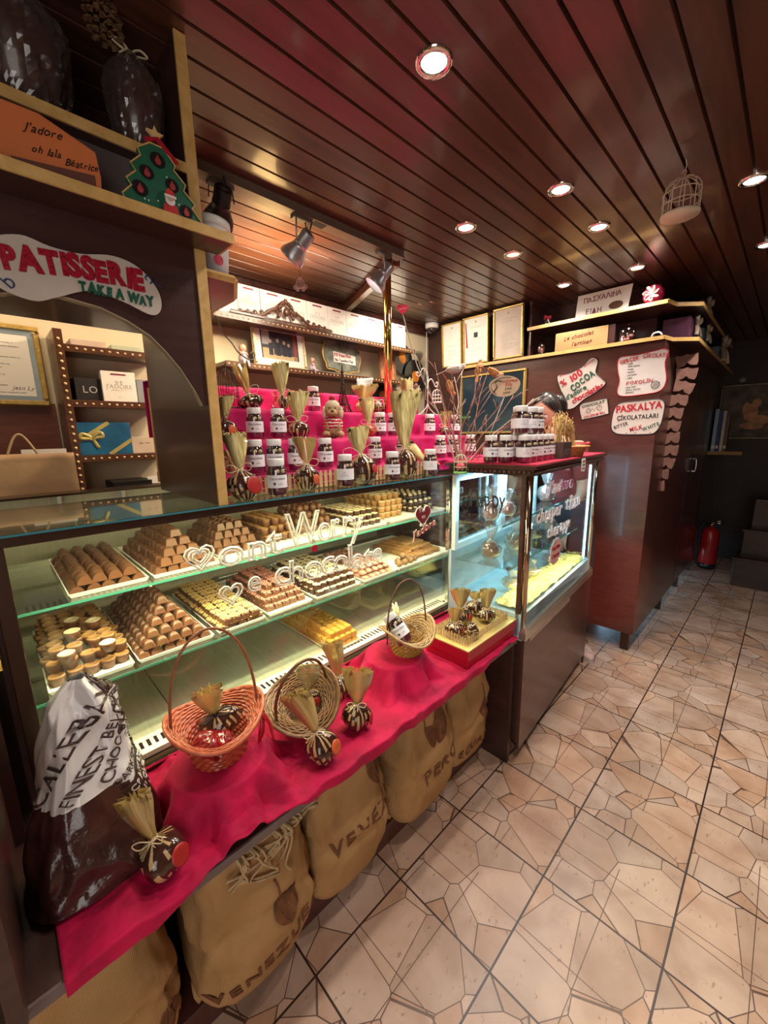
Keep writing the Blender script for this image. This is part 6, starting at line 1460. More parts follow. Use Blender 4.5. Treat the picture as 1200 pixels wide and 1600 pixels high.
vinyl('upper black vinyl record with orange label right of the brass pole', 2.615, 2.12, .125, -2.405)
vinyl('lower black vinyl record with orange label behind the white hook stand', 2.76, 1.985, .14, -2.385)
vinyl('black vinyl record low behind the brass pole, its label hidden', 2.33, 1.80, .11, -2.36)
# feather ornament near the records
mb = MB(); rnd = random.Random(8)
for k in range(12):
    a = 1.0+k*.12; mb.tube(wavy([(-2.37, 2.79, 2.10), (-2.35, 2.79+.05*math.cos(a), 2.10+.06*math.sin(a)), (-2.36, 2.79+.12*math.cos(a), 2.10+.10*math.sin(a))], 4, False), [.003, .006, .006, .005, .005, .004, .003, .002, .001][:9], 5, flat=.3)
tag(mb.build('feather_ornament', mat('dark_feather', (.09, .07, .06), .6, var=.5, scale=60)), 'dark curled feather ornament beside the vinyl records', 'ornament')
# dome camera
t = thing('dome_camera', 'white dome security camera on the ceiling in the far left corner', 'camera', (-2.30, 2.88, ZC))
mb = MB(); mb.lathe([(.050, 0), (.058, -.004), (.058, -.032), (.052, -.040), (.045, -.042)], 32, cap=True); mb.build('housing', white, t)
mb = MB(); mb.lathe([(.044, -.042), (.040, -.058), (.028, -.072), (.012, -.080), (.0001, -.082)], 32); mb.build('dome', mat('smoked_dome', (.02, .02, .022), .08, var=0, coat=1), t)
mb = MB(); mb.tube([(-2.40, 2.93, 2.38), (-2.41, 2.94, 2.1), (-2.41, 2.93, 1.8)], .004, 6); tag(mb.build('camera_cable', white), 'pale cable running down the wall corner below the dome camera', 'cable')
# brass pole
t = thing('brass_pole', 'polished brass pole from the counter display to the ceiling', 'pole', (-1.60, 1.625, 1.61))
mb = MB(); mb.cyl((0, 0, 0), (0, 0, ZC-1.61), .022, .022, 28); mb.build('pole', brass, t)
mb = MB(); mb.lathe([(.024, .79), (.036, .795), (.036, .81)], 28, cap=False); mb.build('collar', brass, t)

# ------------------------------------------------------------------ spotlights on the track
alu = mat('silver_paint', (.52, .52, .54), .32, metal=.7, var=.03)
def spot(label, y, aim, on=True, x=-1.55, col=None, drop=.09):
    t = thing('track_spotlight', label, 'spotlight', (x, y, ZC-.035))
    m_ = col or alu; d = Vector(aim).normalized()
    mb = MB(); mb.box(-.016, .016, -.045, .045, -.014, 0); mb.build('adapter', mat('adapter_grey', (.14, .12, .10), .5), t, bevel=.002)
    side = d.cross(Vector((0, 0, 1))).normalized(); c = Vector((0, 0, -drop))
    for s_ in (1, -1):
        mb = MB(); a = Vector((0, 0, -.012))+side*.012*s_; b = c+side*.044*s_
        mb.tube([a, a+side*.028*s_, b], .004, 6, flat=.5); mb.build('bracket', m_, t)
    mb = MB(frame(c-d*.045, side, z=d)); mb.lathe([(.0001, 0), (.026, .0), (.030, .006), (.030, .050), (.032, .052), (.032, .056), (.030, .058), (.034, .070), (.052, .105), (.054, .125), (.053, .128), (.050, .124), (.031, .075), (.026, .070)], 36, cap=False); mb.build('lamp_head', m_, t)
    mb = MB(frame(c-d*.045, side, z=d)); mb.lathe([(.0001, -.002), (.018, -.001), (.018, .002)], 20); mb.build('rear_cap', mat('dark_cap', (.06, .05, .05), .4), t)
    mb = MB(frame(c-d*.045, side, z=d)); mb.lathe([(.0001, .092), (.042, .094)], 24, cap=False); mb.build('bulb', lampon if on else mat('dull_bulb', (.5, .5, .45), .3), t)
    mb = MB(); mb.tube(wavy([Vector((0, .015, -.012)), Vector((.0, .03, -.04)), c-d*.06+Vector((0, 0, .02)), c-d*.046], 4, False), .0028, 6); mb.build('cable', blk, t)
    return t
aim1 = (-.62, -.25, -.55); aim2 = (-.42, -.50, -.78)
spot('silver track spotlight nearer the camera, seen from its back', 1.075, aim1)
spot('silver track spotlight at the far end of the rail with glowing mouth', 1.555, aim2)
spot('black track spotlight half hidden behind the white cup', .735, (-.7, .1, -.5), on=False, col=mat('black_metal', (.03, .025, .025), .4, metal=.4), drop=.055)
for y, a in ((1.075, aim1), (1.555, aim2)):
    d = Vector(a).normalized(); lamp('spot_beam', 'SPOT', Vector((-1.55, y, ZC-.125))+d*.09, 26, WARM, .03, a, spot=98, blend=.7)
# unseen midair spot added for the orange glow on the boards behind the track
l = lamp('ceiling_glow_fill', 'SPOT', (-1.90, 1.15, 2.12), 42, (1.0, .62, .24), .08, (-.05, .0, 1), spot=140, blend=.9); l.data.specular_factor = .15

# ------------------------------------------------------------------ things seen through the arch
t = framed('certificate_frame', 'large gold-framed certificate with blue-grey mat on the wall behind the arch', 'picture', frame((-2.40, .075, 1.815), (0, 1, 0), z=(1, 0, 0)), .34, .34, .028, gold_frame, paper, mount=.018, mount_m=mat('blue_grey_mat', (.25, .32, .38), .6, var=.1))
mb = MB(); doc_lines(mb, .30, .30, 15, seed=5); text(mb, 'Jean Ly', .05, -.10, .022, 0, z=.0068, thick=.0003, shear=.4); mb.build('printed_text', ink_grey, t)
def bx(name, label, cat, x0, x1, y0, y1, z0, z1, m_, rz=0, text_=None, group=None, tilt=0):
    t = thing(name, label, cat, ((x0+x1)/2, (y0+y1)/2, z0), (0, tilt, rz), group=group); a, b = (x1-x0)/2, (y1-y0)/2
    mb = MB(); mb.box(-a, a, -b, b, 0, z1-z0); mb.build('body', m_, t, bevel=.001)
    if text_:
        s_, ty, sz, tm, al = text_
        mb = MB(frame((a+.0005, 0, 0), (0, 1, 0), z=(1, 0, 0))); text(mb, s_, 0, ty, sz, 0, z=.0006, thick=.0005, align='C'); mb.build('lettering', tm, t)
    return t
bx('flat_box', 'pale flat box with reddish print on the uppermost shelf behind the arch, left', 'box', -2.40, -2.24, .33, .46, 1.897, 1.925, mat('pale_pink_box', (.55, .42, .34), .6))
bx('flat_box', 'pale flat greenish box on the uppermost shelf behind the arch, right', 'box', -2.40, -2.24, .48, .60, 1.897, 1.920, mat('pale_green_box', (.42, .46, .34), .6))
bx('gift_box', 'black gift box with silver letters LO on the middle shelf behind the arch', 'box', -2.40, -2.25, .315, .425, 1.667, 1.765, mat('black_box', (.012, .011, .012), .4, var=0), text_=('LO', .035, .042, mat('silver_print', (.62, .60, .58), .35, metal=.5, var=0), 0), rz=.1)
shop_bag((-2.235, .49, 1.667), .135, .135, .05, 'small white shop bag on the middle shelf behind the arch', 'small white bags', tm='x')
bx('gift_box', 'grey box with a silver sheen right of the small white bag', 'box', -2.40, -2.25, .565, .64, 1.667, 1.775, mat('grey_box', (.26, .27, .30), .4))
t = bx('gift_box', 'deep blue gift box with a gold ribbon bow on the shelf behind the arch', 'box', -2.40, -2.24, .30, .51, 1.427, 1.572, mat('blue_box', (.015, .12, .25), .3, var=.4, scale=9, coat=.4))
rib = mat('gold_ribbon', (.50, .42, .14), .35, metal=.2, var=.15, scale=30)
mb = MB(frame((.0805, 0, 0), (0, 1, 0), z=(1, 0, 0))); 
for a, b in (((-.105, .06), (.02, .145)), ((.01, .0), (.105, .065))): 
    d = (Vector(b)-Vector(a)).normalized(); n_ = Vector((-d.y, d.x))*.008; mb.add([(a[0]+n_.x, a[1]+n_.y, .001), (a[0]-n_.x, a[1]-n_.y, .001), (b[0]-n_.x, b[1]-n_.y, .001), (b[0]+n_.x, b[1]+n_.y, .001)], [(0, 1, 2, 3)])
mb.tube(wavy([(-.05, .075, .004), (-.085, .095, .010), (-.095, .075, .010), (-.05, .072, .004)], 5, False), .008, 6, flat=.25); mb.tube(wavy([(-.05, .075, .004), (-.02, .10, .012), (-.012, .08, .012), (-.045, .07, .004), (-.03, .03, .004)], 5, False), .008, 6, flat=.25)
mb.build('ribbon_bow', rib, t, solid=.0008)
bx('greeting_card', 'cream card with faint brown drawing standing right of the blue box', 'card', -2.265, -2.262, .515, .625, 1.427, 1.505, mat('cream_card', (.60, .48, .36), .6), text_=('~ ~', .04, .03, printb, 0))
bx('black_box', 'small stack of black boxes with a white tag on the rear counter', 'box', -2.36, -2.18, .40, .56, 1.201, 1.300, black)
bx('white_envelope', 'white envelope with a tiny red seal leaning on the rear counter', 'envelope', -2.19, -2.187, .545, .635, 1.201, 1.315, paper, tilt=-.05, text_=('o', .05, .018, ink_r, 0))
# brown paper carrier
t = thing('kraft_bag', 'large brown paper carrier bag with twisted handle standing behind the glass case', 'paper bag', (-2.10, .10, 1.2)); kr = mat('kraft_paper', (.50, .32, .18), .8, var=.12, scale=7, bump=.4, bscale=12)
mb = MB(); mb.grid(lambda u, v: (lambda a: Vector(((.07-.03*v)*math.copysign(abs(math.cos(a))**.4, math.cos(a))+.006*N3(u*9, v*5), .16*math.copysign(abs(math.sin(a))**.3, math.sin(a)), v*.245+.003*N3(u*12, v*3))))(2*PI*u), 48, 12, wrap=True); mb.build('bag_body', kr, t, solid=.001)
mb = MB(); mb.tube(wavy([(.035, -.045, .235), (.03, -.020, .30), (.03, .0, .32), (.03, .02, .30), (.035, .05, .235)], 5, False), .0045, 6); mb.build('handle', mat('paper_twine', (.52, .36, .20), .8), t)
mb = MB(); mb.box(-.01, -.005, .0, .14, .10, .262); mb.build('sheet', paper, t)

# ------------------------------------------------------------------ hand lettered arch sign
def board_sign(name, label, M_, outline, th=.004, rim=None, face=None):
    t = thing(name, label, 'sign', M_.to_translation(), M_.to_euler()); pts = wavy([(x, y, 0) for x, y in outline], 5); pts = [(p.x, p.y) for p in pts]
    mb = MB(); mb.prism(pts, 0, th); mb.build('board', face or paper, t)
    if rim: mb = MB(); mb.tube([(p[0], p[1], th) for p in pts], .0028, 5, closed=True); mb.build('painted_rim', rim, t)
    return t
AM = frame((-1.1165, .215, 1.835), (0, 1, 0), z=(1, 0, 0))
outl = [(-.155, .035), (-.105, .058), (-.06, .050), (-.01, .050), (.05, .062), (.10, .050), (.135, .010), (.138, -.030), (.115, -.048), (.06, -.030), (.0, -.020), (-.06, -.045), (-.10, -.060), (-.15, -.045), (-.17, -.01)]
t = board_sign('patisserie_sign', 'wavy white sign reading PATISSERIE TAKE A WAY above the arch', AM, outl, face=mat('sign_white', (.56, .50, .44), .6, var=.05))
redglit = mat('red_glitter_paint', (.36, .008, .03), .35, var=.5, scale=160)
mb = MB(); text(mb, 'PATISSERIE', -.138, -.008, .058, 0, z=.005, thick=.0015, jit=.15, off=.06, gap=.02, slope=2, arc=.12, fit=.245); mb.build('lettering', redglit, t)
mb = MB(); text(mb, 'TAKE A WAY', -.020, -.022, .026, 0, z=.005, thick=.0015, jit=.3, off=.07, slope=-3, gap=.09, fit=.145); mb.build('lettering', ink_g, t)
for c, s_ in (((-.135, -.035), 1), ((.115, .030), -1)):
    mb = MB(); mb.tube([(c[0]-.03*s_+.004*k*s_, c[1]+.012*s_-.0015*k*s_, .005) for k in range(6)]+[(c[0]+.010*math.cos(k*.5-1.2)*(1-k/16), c[1]+.010*math.sin(k*.5-1.2)*(1-k/16), .005) for k in range(12)], .0016, 5); mb.build('painted_curl', mat('blue_ink', (.02, .04, .14), .5), t)

# ------------------------------------------------------------------ on the partition shelves
OR = mat('orange_card', (.62, .17, .05), .55, var=.06, scale=8)
t = thing('orange_card_box', 'orange folded card box with black handwriting on the lower partition shelf', 'box', (-1.045, .090, 1.9855))
BMx = frame((0, 0, 0), (0, 1, 0), z=(1, 0, 0)); mb = MB(BMx); mb.prism([(-.20, .0), (.155, .0), (.157, .030), (.153, .072), (.07, .100), (-.20, .096)], -.09, 0); mb.build('box_body', OR, t, bevel=.002)
mb = MB(BMx); mb.prism([(.02, .0), (.146, .0), (.146, .028), (.02, .012)], .0, .001); mb.build('printed_corner', mat('brown_print_corner', (.14, .05, .035), .5), t)
mb = MB(BMx); text(mb, "J'adore", .045, .062, .020, 0, z=.001, thick=.0006, jit=.2, slope=8, shear=.6, fit=.055); text(mb, 'oh lala', .050, .030, .018, 0, z=.001, thick=.0006, jit=.3, slope=9, shear=.6, fit=.045); text(mb, 'Béatrice', .098, .028, .017, 0, z=.001, thick=.0006, jit=.3, slope=9, shear=.6, fit=.055); mb.build('handwriting', ink_k, t)
# christmas tree advent board with santa (plain generic)
t = thing('tree_ornament', 'flat green wooden Christmas tree with a gold star and round windows on the partition shelf', 'ornament', (-1.050, .365, 1.9855), (0, -.08, .0)); TM = frame((0, 0, 0), (0, 1, 0), z=(1, 0, 0))
tp_ = [(-.075, .0), (-.082, .018), (-.062, .040), (-.070, .052), (-.050, .072), (-.058, .085), (-.036, .108), (-.040, .122), (-.014, .142), (.014, .142), (.034, .116), (.030, .104), (.052, .082), (.046, .068), (.068, .046), (.060, .036), (.080, .010), (.074, .0)]
mb = MB(TM); mb.prism(tp_, -.012, 0); mb.build('tree_board', mat('green_paint_board', (.02, .13, .07), .45, var=.08, scale=60), t)
mb = MB(TM); mb.tube([(x, y, .001) for x, y in tp_], .0018, 5, closed=True); mb.build('gold_outline', gold_edge, t)
mb = MB(TM); wins = [(-.002, .112, .0155), (-.028, .078, .014), (.022, .070, .014), (-.046, .040, .0155), (.046, .024, .014)]
for (x, y, r_) in wins: mb.prism([(x+r_*math.cos(k*PI/12), y+r_*math.sin(k*PI/12)) for k in range(24)], .0, .0015)
mb.build('round_windows', mat('window_black', (.018, .014, .02), .3, var=0), t)
mb = MB(TM)
for q, (x, y, r_) in enumerate(wins):
    mb.prism([(x+.006*math.cos(k*PI/6), y-.003+.007*math.sin(k*PI/6)) for k in range(12)], .0015, .003, 0); mb.prism([(x-.004, y+.002), (x+.004, y+.002), (x, y+.010)], .0015, .003, 0)
mb.build('window_figures', mat('window_red', (.40, .05, .04), .5), t)
mb = MB(TM); rnd = random.Random(4)
for k in range(14): x, y = rnd.uniform(-.06, .06), rnd.uniform(.01, .12); mb.prism([(x+.0018*math.cos(a), y+.0018*math.sin(a)) for a in (0, 1.3, 2.6, 3.9, 5.2)], .0, .001) if abs(x) < .07-.45*y else None
mb.build('painted_dots', paper, t)
mb = MB(TM); st = [((.018 if k % 2 == 0 else .008)*math.sin(PI*k/5), .163+(.018 if k % 2 == 0 else .008)*math.cos(PI*k/5)) for k in range(10)]; mb.prism(st, -.006, .002); mb.build('star', mat('gold_star', (.72, .50, .22), .4), t)
mb = MB(TM); mb.prism([(-.020, .140), (.0, .150), (.036, .118), (.042, .122), (.004, .158), (-.024, .147)], .0, .005); mb.build('red_ribbon', ink_r, t)
mb = MB(TM); mb.prism([(-.006, .002), (.030, .002), (.026, .022), (.020, .030), (.004, .030), (-.002, .022)], .001, .005, 0); mb.prism([(.012+.010*math.cos(k*PI/8), .034+.011*math.sin(k*PI/8)) for k in range(16)], .003, .007, 1); mb.prism([(.002, .040), (.022, .040), (.020, .052), (.010, .058), (.004, .050)], .004, .009, 0); mb.prism([(.012+.006*math.cos(k*PI/8), .036+.004*math.sin(k*PI/8)) for k in range(16)], .007, .009, 2); mb.prism([(.0, .038), (.024, .038), (.024, .043), (.0, .043)], .008, .010, 1)
mb.build('santa_figure', [mat('santa_red', (.60, .03, .03), .5), paper, mat('santa_face', (.62, .36, .26), .6)], t)
# cup
t = thing('paper_cup', 'tall white cup with red blossom print and lid on the small corner shelf', 'cup', (-1.235, .540, 1.941))
mb = MB(); mb.lathe([(.0001, 0), (.042, .0), (.054, .135), (.052, .137)], 40); mb.build('cup_body', mat('cup_white', (.74, .72, .74), .5, var=.01), t)
mb = MB(); mb.lathe([(.055, .128), (.058, .132), (.058, .148), (.052, .152), (.046, .150), (.0001, .150)], 40); mb.build('lid', white, t)
cf = lambda p: Vector(((.0425+.0118*p[1]/.135+.001+p[2])*math.sin(p[0]/.048+1.35), -(.0425+.0118*p[1]/.135+.001+p[2])*math.cos(p[0]/.048+1.35), p[1]))
mb = MB(); rnd = random.Random(3)
def branch(x, y, a, l, d):
    x2, y2 = x+l*math.cos(a), y+l*math.sin(a); mb.tube([cf((x, y, 0)), cf(((x+x2)/2, (y+y2)/2, 0)), cf((x2, y2, 0))], .0009*(d+.6), 4)
    if d > 0:
        for q in (-.6, .1, .7): branch(x2, y2, a+q+rnd.uniform(-.2, .2), l*.65, d-1)
branch(-.030, .088, .25, .018, 3)
mb.prism([(0, 0)], 0, 0) if False else None
mb.build('blossom_print', mat('pink_red_print', (.45, .06, .10), .5), t)
mb = MB(); mb.grid(lambda u, v: cf((.012+.014*v*math.cos(2*PI*u), .042+.014*v*math.sin(2*PI*u), .0)), 24, 3, wrap=True); mb.build('round_red_print', mat('rose_print', (.55, .03, .08), .5, var=.4, scale=90), t)
# wrapped giant eggs on the upper partition shelf
egg_m = mat('chocolate_egg', (.05, .018, .014), .3, var=.3, scale=18, coat=.6)
def egg(label, loc, r, h_, cone=True):
    t = thing('wrapped_egg', label, 'chocolate egg', loc)
    mb = MB(); mb.grid(lambda u, v: Vector((r*math.sin(PI*v)**.8*math.cos(2*PI*u)*(1+.04*N3(u*9, v*7)), r*math.sin(PI*v)**.8*math.sin(2*PI*u)*(1+.04*N3(u*9, v*7)), h_*(v-.10*math.sin(2*PI*v)*.4))), 30, 24, wrap=True); mb.build('egg', egg_m, t)
    mb = MB(); mb.grid(lambda u, v: (lambda k: Vector((r*1.12*k*math.cos(2*PI*u), r*1.12*k*math.sin(2*PI*u), h_*1.12*v)))((.75+.30*math.sin(PI*v*.9)-.65*max(0, v-.72)/.28)*(1+.12*N3(math.cos(2*PI*u)*5, math.sin(2*PI*u)*5, v*6)+.05*N3(math.cos(2*PI*u)*14, math.sin(2*PI*u)*14, v*22))), 60, 26, wrap=True, smooth=False); mb.build('clear_wrap', thin_glass('crinkled_film', tint=(.92, .9, .88), refl=.25, rough=.12, body=.03, bodycol=(.7, .6, .55)), t)
    mb = MB(); 
    for s_ in (1, -1): mb.tube(wavy([(0.005, 0, h_*1.10), (.01, s_*.02, h_*1.16), (.01, s_*.035, h_*1.12), (.012, s_*.012, h_*1.07)], 4, False), .004, 6, flat=.3)
    mb.tube(wavy([(.01, 0, h_*1.1), (.03, -.015, h_*1.02), (.035, -.03, h_*.93)], 4, False), .004, 6, flat=.3)
    mb.build('bow', mat('pale_ribbon', (.60, .52, .36), .5), t)
    return t
egg('tall clear-wrapped chocolate egg with pale bow on the upper partition shelf', (-1.17, .365, 2.151), .050, .185)
egg('big clear-wrapped dark chocolate egg at the left end of the upper partition shelf', (-1.20, .165, 2.151), .075, .215)
t = thing('pine_cone', 'dark brown pine cone resting on the neck of the tall wrapped egg', 'pine cone', (-1.160, .325, 2.345), (.25, .1, 0)); mb = MB()
for k in range(64):
    f = k/64; z = .005+.085*f; rr = .031*math.sin(PI*(.18+.78*f))**.8; a = k*2.39996
    M_ = T(rr*math.cos(a)*.8, rr*math.sin(a)*.8, z, 0, 0, a) @ Euler((0, .5, 0)).to_matrix().to_4x4(); q = MB(); q.add([(0, -.004, 0), (.010, -.008, -.001), (.014, 0, .003), (.010, .008, -.001), (0, .004, 0), (.008, 0, .005)], [(0, 1, 5), (1, 2, 5), (2, 3, 5), (3, 4, 5), (0, 5, 4), (0, 4, 3, 2, 1)]); mb.join(q, M_)
mb.build('scales', mat('cone_brown', (.20, .12, .06), .5, var=.4, scale=60), t)
mb = MB(); mb.ball((-1.30, .27, 2.19), .035, 12, sc=(1, 1.4, 1)); tag(mb.build('red_parcel', mat('dull_red', (.22, .02, .015), .5, var=.3)), 'dull red parcel in the dark gap between the two wrapped eggs', 'parcel')

# ------------------------------------------------------------------ certificates over the far corner
def cert(label, xc, w_, zc, h_, seed, extra=None, dim=False, rz=0):
    M_ = frame((xc, 2.925, zc), (1, rz, 0), z=(rz, -1, -.06))
    t = framed('certificate_frame', label, 'certificate', M_, w_, h_, .016, gold_frame, mat('cert_paper_dim', (.60, .52, .46), .6, var=.06) if dim else mat('cert_paper', (.82, .80, .75), .6, var=.04))
    mb = MB(); doc_lines(mb, w_, h_, 9, seed=seed, x0=-.22, top=.02, bot=-.30); doc_lines(mb, w_, h_, 2, seed=seed+3, x0=-.22, top=.27, bot=.22); mb.prism([(.007*math.cos(k), h_*.38+.009*math.sin(k)) for k in range(6)], .0066, .0072)
    mb.build('printed_text', ink_grey, t)
    if extra:
        mb = MB()
        for (x0, x1, y0, y1) in extra: mb.box(x0, x1, y0, y1, .0066, .0072)
        mb.build('printed_mark', ink_k if seed != 2 else [ink_k], t)
    return t
cert('gold-framed certificate leaning on the lower shelf, nearest the dome camera', -2.115, .205, 2.222, .350, 1)
t = cert('gold-framed certificate with a red stripe and black emblem, middle of the three', -1.885, .235, 2.225, .360, 2, [(-.018, .018, .02, .058)])
mb = MB(); mb.prism([(-.098, .14), (-.088, .14), (-.074, -.05), (-.090, -.05)], .0066, .0074); mb.build('red_stripe', ink_r, t)
cert('gold-framed faded certificate on the right of the three, over the mirror', -1.605, .245, 2.230, .365, 3, dim=True)
# gold framed dark mirror below
t = framed('mirror', 'dark blue-reflecting mirror in a gold frame behind the twigs', 'mirror', frame((-1.735, 2.932, 1.725), (1, 0, 0), z=(0, -1, 0)), .575, .475, .020, gold_frame, mat('blue_dark_mirror', (.05, .09, .13), .12, var=.15, metal=.6, scale=3))
mb = MB(); text(mb, 'n', -.15, -.08, .12, 0, z=.0065, thick=.0006, jit=0); text(mb, 'h', .05, -.06, .10, 0, z=.0065, thick=.0006); mb.build('painted_marks', black, t)

# ------------------------------------------------------------------ hand lettered signs on the tall cabinet
def wsign(label, xc, zc, outline, rim=None, rot=0, name='hand_lettered_sign', face=None):
    c_, s_ = math.cos(rot), math.sin(rot); M_ = frame((xc, 2.9385, zc), (c_, 0, s_), z=(0, -1, 0)); return board_sign(name, label, M_, outline, th=.003, rim=rim, face=face)
sf = mat('sign_face', (.60, .54, .50), .45, var=.05, scale=5)
t = wsign('wavy sign reading % 100 COCOA and chocolatier, upper left on the tall cabinet', -1.062, 1.815, [(-.150, .085), (-.07, .085), (.01, .105), (.075, .150), (.115, .120), (.10, .05), (.135, .0), (.155, -.035), (.10, -.075), (.02, -.110), (-.05, -.155), (-.10, -.150), (-.105, -.08), (-.135, -.01)], ink_k, .12, face=sf)
mb = MB(); text(mb, '%', -.125, .0, .062, 0, z=.004, thick=.001, off=.02, slope=20); text(mb, '100', -.062, .020, .066, 0, z=.004, thick=.001, jit=.2, off=.028, slope=22, gap=.0); text(mb, 'Milk', -.135, .070, .024, 0, z=.004, thick=.0006, shear=.3, slope=15); text(mb, 'Bitter', .030, .098, .026, 0, z=.004, thick=.0006, shear=.3, slope=25)
text(mb, 'chocolatier', -.055, -.125, .050, 0, z=.004, thick=.001, jit=.2, off=.028, slope=20, gap=.0, wx=.9); mb.build('lettering', ink_r, t)
mb = MB(); text(mb, 'COCOA', -.050, -.045, .058, 0, z=.004, thick=.001, jit=.25, off=.045, slope=30, gap=.02, fit=.150); text(mb, "d'adore", -.095, -.095, .045, 0, z=.004, thick=.001, jit=.2, off=.028, slope=22, gap=.0); mb.build('lettering', ink_g, t)
t = wsign('small slanted sign headed CHOCOLAT on the tall cabinet', -.963, 1.640, [(-.082, .048), (0, .054), (.080, .050), (.088, .03), (.086, -.04), (.075, -.052), (-.07, -.052), (-.085, -.04)], ink_k, .20, face=sf)
mb = MB(); text(mb, 'CHOCOLAT', 0, .026, .023, 0, z=.004, thick=.001, off=.03, align='C'); mb.build('lettering', ink_g, t)
mb = MB(); text(mb, 'ÇALIŞIRIM BAL', 0, -.044, .021, 0, z=.004, thick=.001, off=.02, jit=.2, align='C', wx=.85); mb.build('lettering', ink_r, t)
mb = MB(); mb.tube([(-.045+.012*k, -.012+.024*(k % 2), .004) for k in range(8)], .0010, 4)
for c in (-.035, .035): mb.tube([(c+.015*math.cos(k), -.0+.018*math.sin(k), .004) for k in range(6)], .0010, 4, closed=True)
mb.build('doodle', ink_k, t)
t = wsign('sheet sign headed GERÇEK ÇİKOLATA with a red rim, upper right on the tall cabinet', -.705, 1.832, [(-.135, .100), (-.115, .125), (-.03, .122), (.06, .128), (.110, .130), (.132, .105), (.118, .05), (.130, -.05), (.105, -.105), (.04, -.118), (-.09, -.118), (-.130, -.09), (-.120, -.02), (-.132, .04)], ink_r, .04, face=mat('shiny_sheet', (.62, .60, .58), .18, var=.08, scale=6, bump=.2, bscale=8))
mb = MB(); text(mb, 'GERÇEK', -.122, .080, .030, 0, z=.004, thick=.001, off=.015, slope=8, wx=.9, gap=.05); text(mb, 'ÇİKOLATA', .0, .100, .030, 0, z=.004, thick=.001, off=.015, slope=-8, wx=.85, gap=.03); text(mb, 'KOKOLİN', -.085, -.050, .030, 0, z=.004, thick=.001, jit=.2, wx=1.0, gap=.05, shear=.2); mb.build('lettering', ink_r, t)
mb = MB(); rnd = random.Random(2)
for k, y in enumerate((.072, .055, .038, .021, .004, -.014)): text(mb, ['- sade', '- %70 kakao', '- fındık', '- badem', '- portakal', '- çilek'][k], -.085, y, .013, 0, z=.004, thick=.0005)
for k, y in enumerate((-.070, -.086, -.102)): text(mb, ['- yağ sütlü', '- glikoz şurubu', '- bitkisel'][k], -.090, y, .013, 0, z=.004, thick=.0005)
mb.tube([(.075+.022*math.cos(k*PI/8), -.070+.022*math.sin(k*PI/8), .004) for k in range(16)], .0014, 4, closed=True)
for k in range(4): mb.tube([(.060+.008*k, -.085, .004), (.072+.008*k, -.055, .004)], .001, 4)
mb.build('lettering', ink_k, t)
t = wsign('rounded sign reading PASKALYA ÇİKOLATALARI, lower right on the tall cabinet', -.706, 1.580, [(-.125, .070), (-.09, .092), (0, .096), (.10, .100), (.135, .080), (.140, .03), (.130, -.05), (.105, -.098), (.06, -.108), (-.07, -.108), (-.120, -.095), (-.142, -.06), (-.140, .02)], ink_k, .0, face=sf)
mb = MB(); text(mb, 'PASKALYA', -.122, .030, .058, 0, z=.004, thick=.001, jit=.15, off=.030, gap=.0, wx=.86, slope=4); text(mb, 'MILK', -.030, -.092, .036, 0, z=.004, thick=.001, off=.02, slope=16, wx=.8)
for q in ((-.05, -.10), (.0, -.10), (.08, -.098)): mb.prism([(q[0]+.004*math.cos(k), q[1]+.004*math.sin(k)) for k in range(6)], .003, .004)
mb.build('lettering', ink_r, t)
mb = MB(); text(mb, 'ÇİKOLATALARI', 0, -.018, .038, 0, z=.004, thick=.001, jit=.1, off=.015, gap=.03, wx=.80, align='C', slope=2); text(mb, 'BITTER', -.122, -.075, .030, 0, z=.004, thick=.001, off=.008, slope=20, wx=.75); mb.build('lettering', ink_k, t)
mb = MB(); text(mb, 'WHITE', .040, -.090, .032, 0, z=.004, thick=.001, off=.015, slope=22, wx=.8); mb.build('lettering', ink_g, t)
# paper chain hanging on the side of the cabinet
t = thing('paper_garland', 'hanging garland of faded pink felt shapes on the side of the tall cabinet', 'garland', (-.595, 3.30, 1.97)); felt = mat('faded_pink_felt', (.30, .155, .125), .9, var=.2, scale=30); rnd = random.Random(6)
for k in range(11):
    z = -.04-.082*k; yy = .012*math.sin(k*1.1)-.006*k; s_ = 1-.035*k
    M_ = frame((.05+yy, yy*.5, z), (.8, .6, rnd.uniform(-.25, .25)), z=(.6, -.8, rnd.uniform(-.1, .1))); w_ = .068*s_
    q = MB(M_); q.prism([(-w_, .040), (-w_*.35, .034), (0, .043), (w_*.4, .034), (w_, .040), (w_*.95, -.010), (w_*.8, -.034), (w_*.3, -.028), (0, -.010), (-w_*.3, -.028), (-w_*.85, -.036)], 0, .004); q.build('felt_piece', felt, t)

# ------------------------------------------------------------------ things on the corner shelves
t = thing('greek_sign', 'white board with red Greek lettering and a brown oval under the ceiling light', 'sign', (-1.0, 3.03, 2.237)); GM_ = frame((0, 0, .004), (1, 0, 0), z=(0, -1, .12))
mb = MB(GM_); mb.prism([(-.165, 0), (.155, 0), (.170, .165), (-.160, .165)], -.006, 0); mb.build('board', mat('lit_white_board', (.78, .74, .66), .5, var=.03), t)
mb = MB(GM_); text(mb, 'ΠΑΣΧΑΛΙΝΑ', -.12, .105, .044, 0, z=.0006, thick=.001, jit=.2, off=.01, wx=.9, gap=.04, slope=2); text(mb, 'ΕΙΔΗ', -.10, .030, .048, 0, z=.0006, thick=.001, jit=.15, off=.01, wx=.9); mb.build('lettering', mat('dark_red_ink', (.22, .01, .03), .5, var=0), t)
mb = MB(GM_); mb.prism([(.085+.042*math.cos(k*PI/12), .055+.024*math.sin(k*PI/12)) for k in range(24)], 0, .003); mb.build('oval_badge', mat('brown_badge', (.13, .06, .03), .5), t)
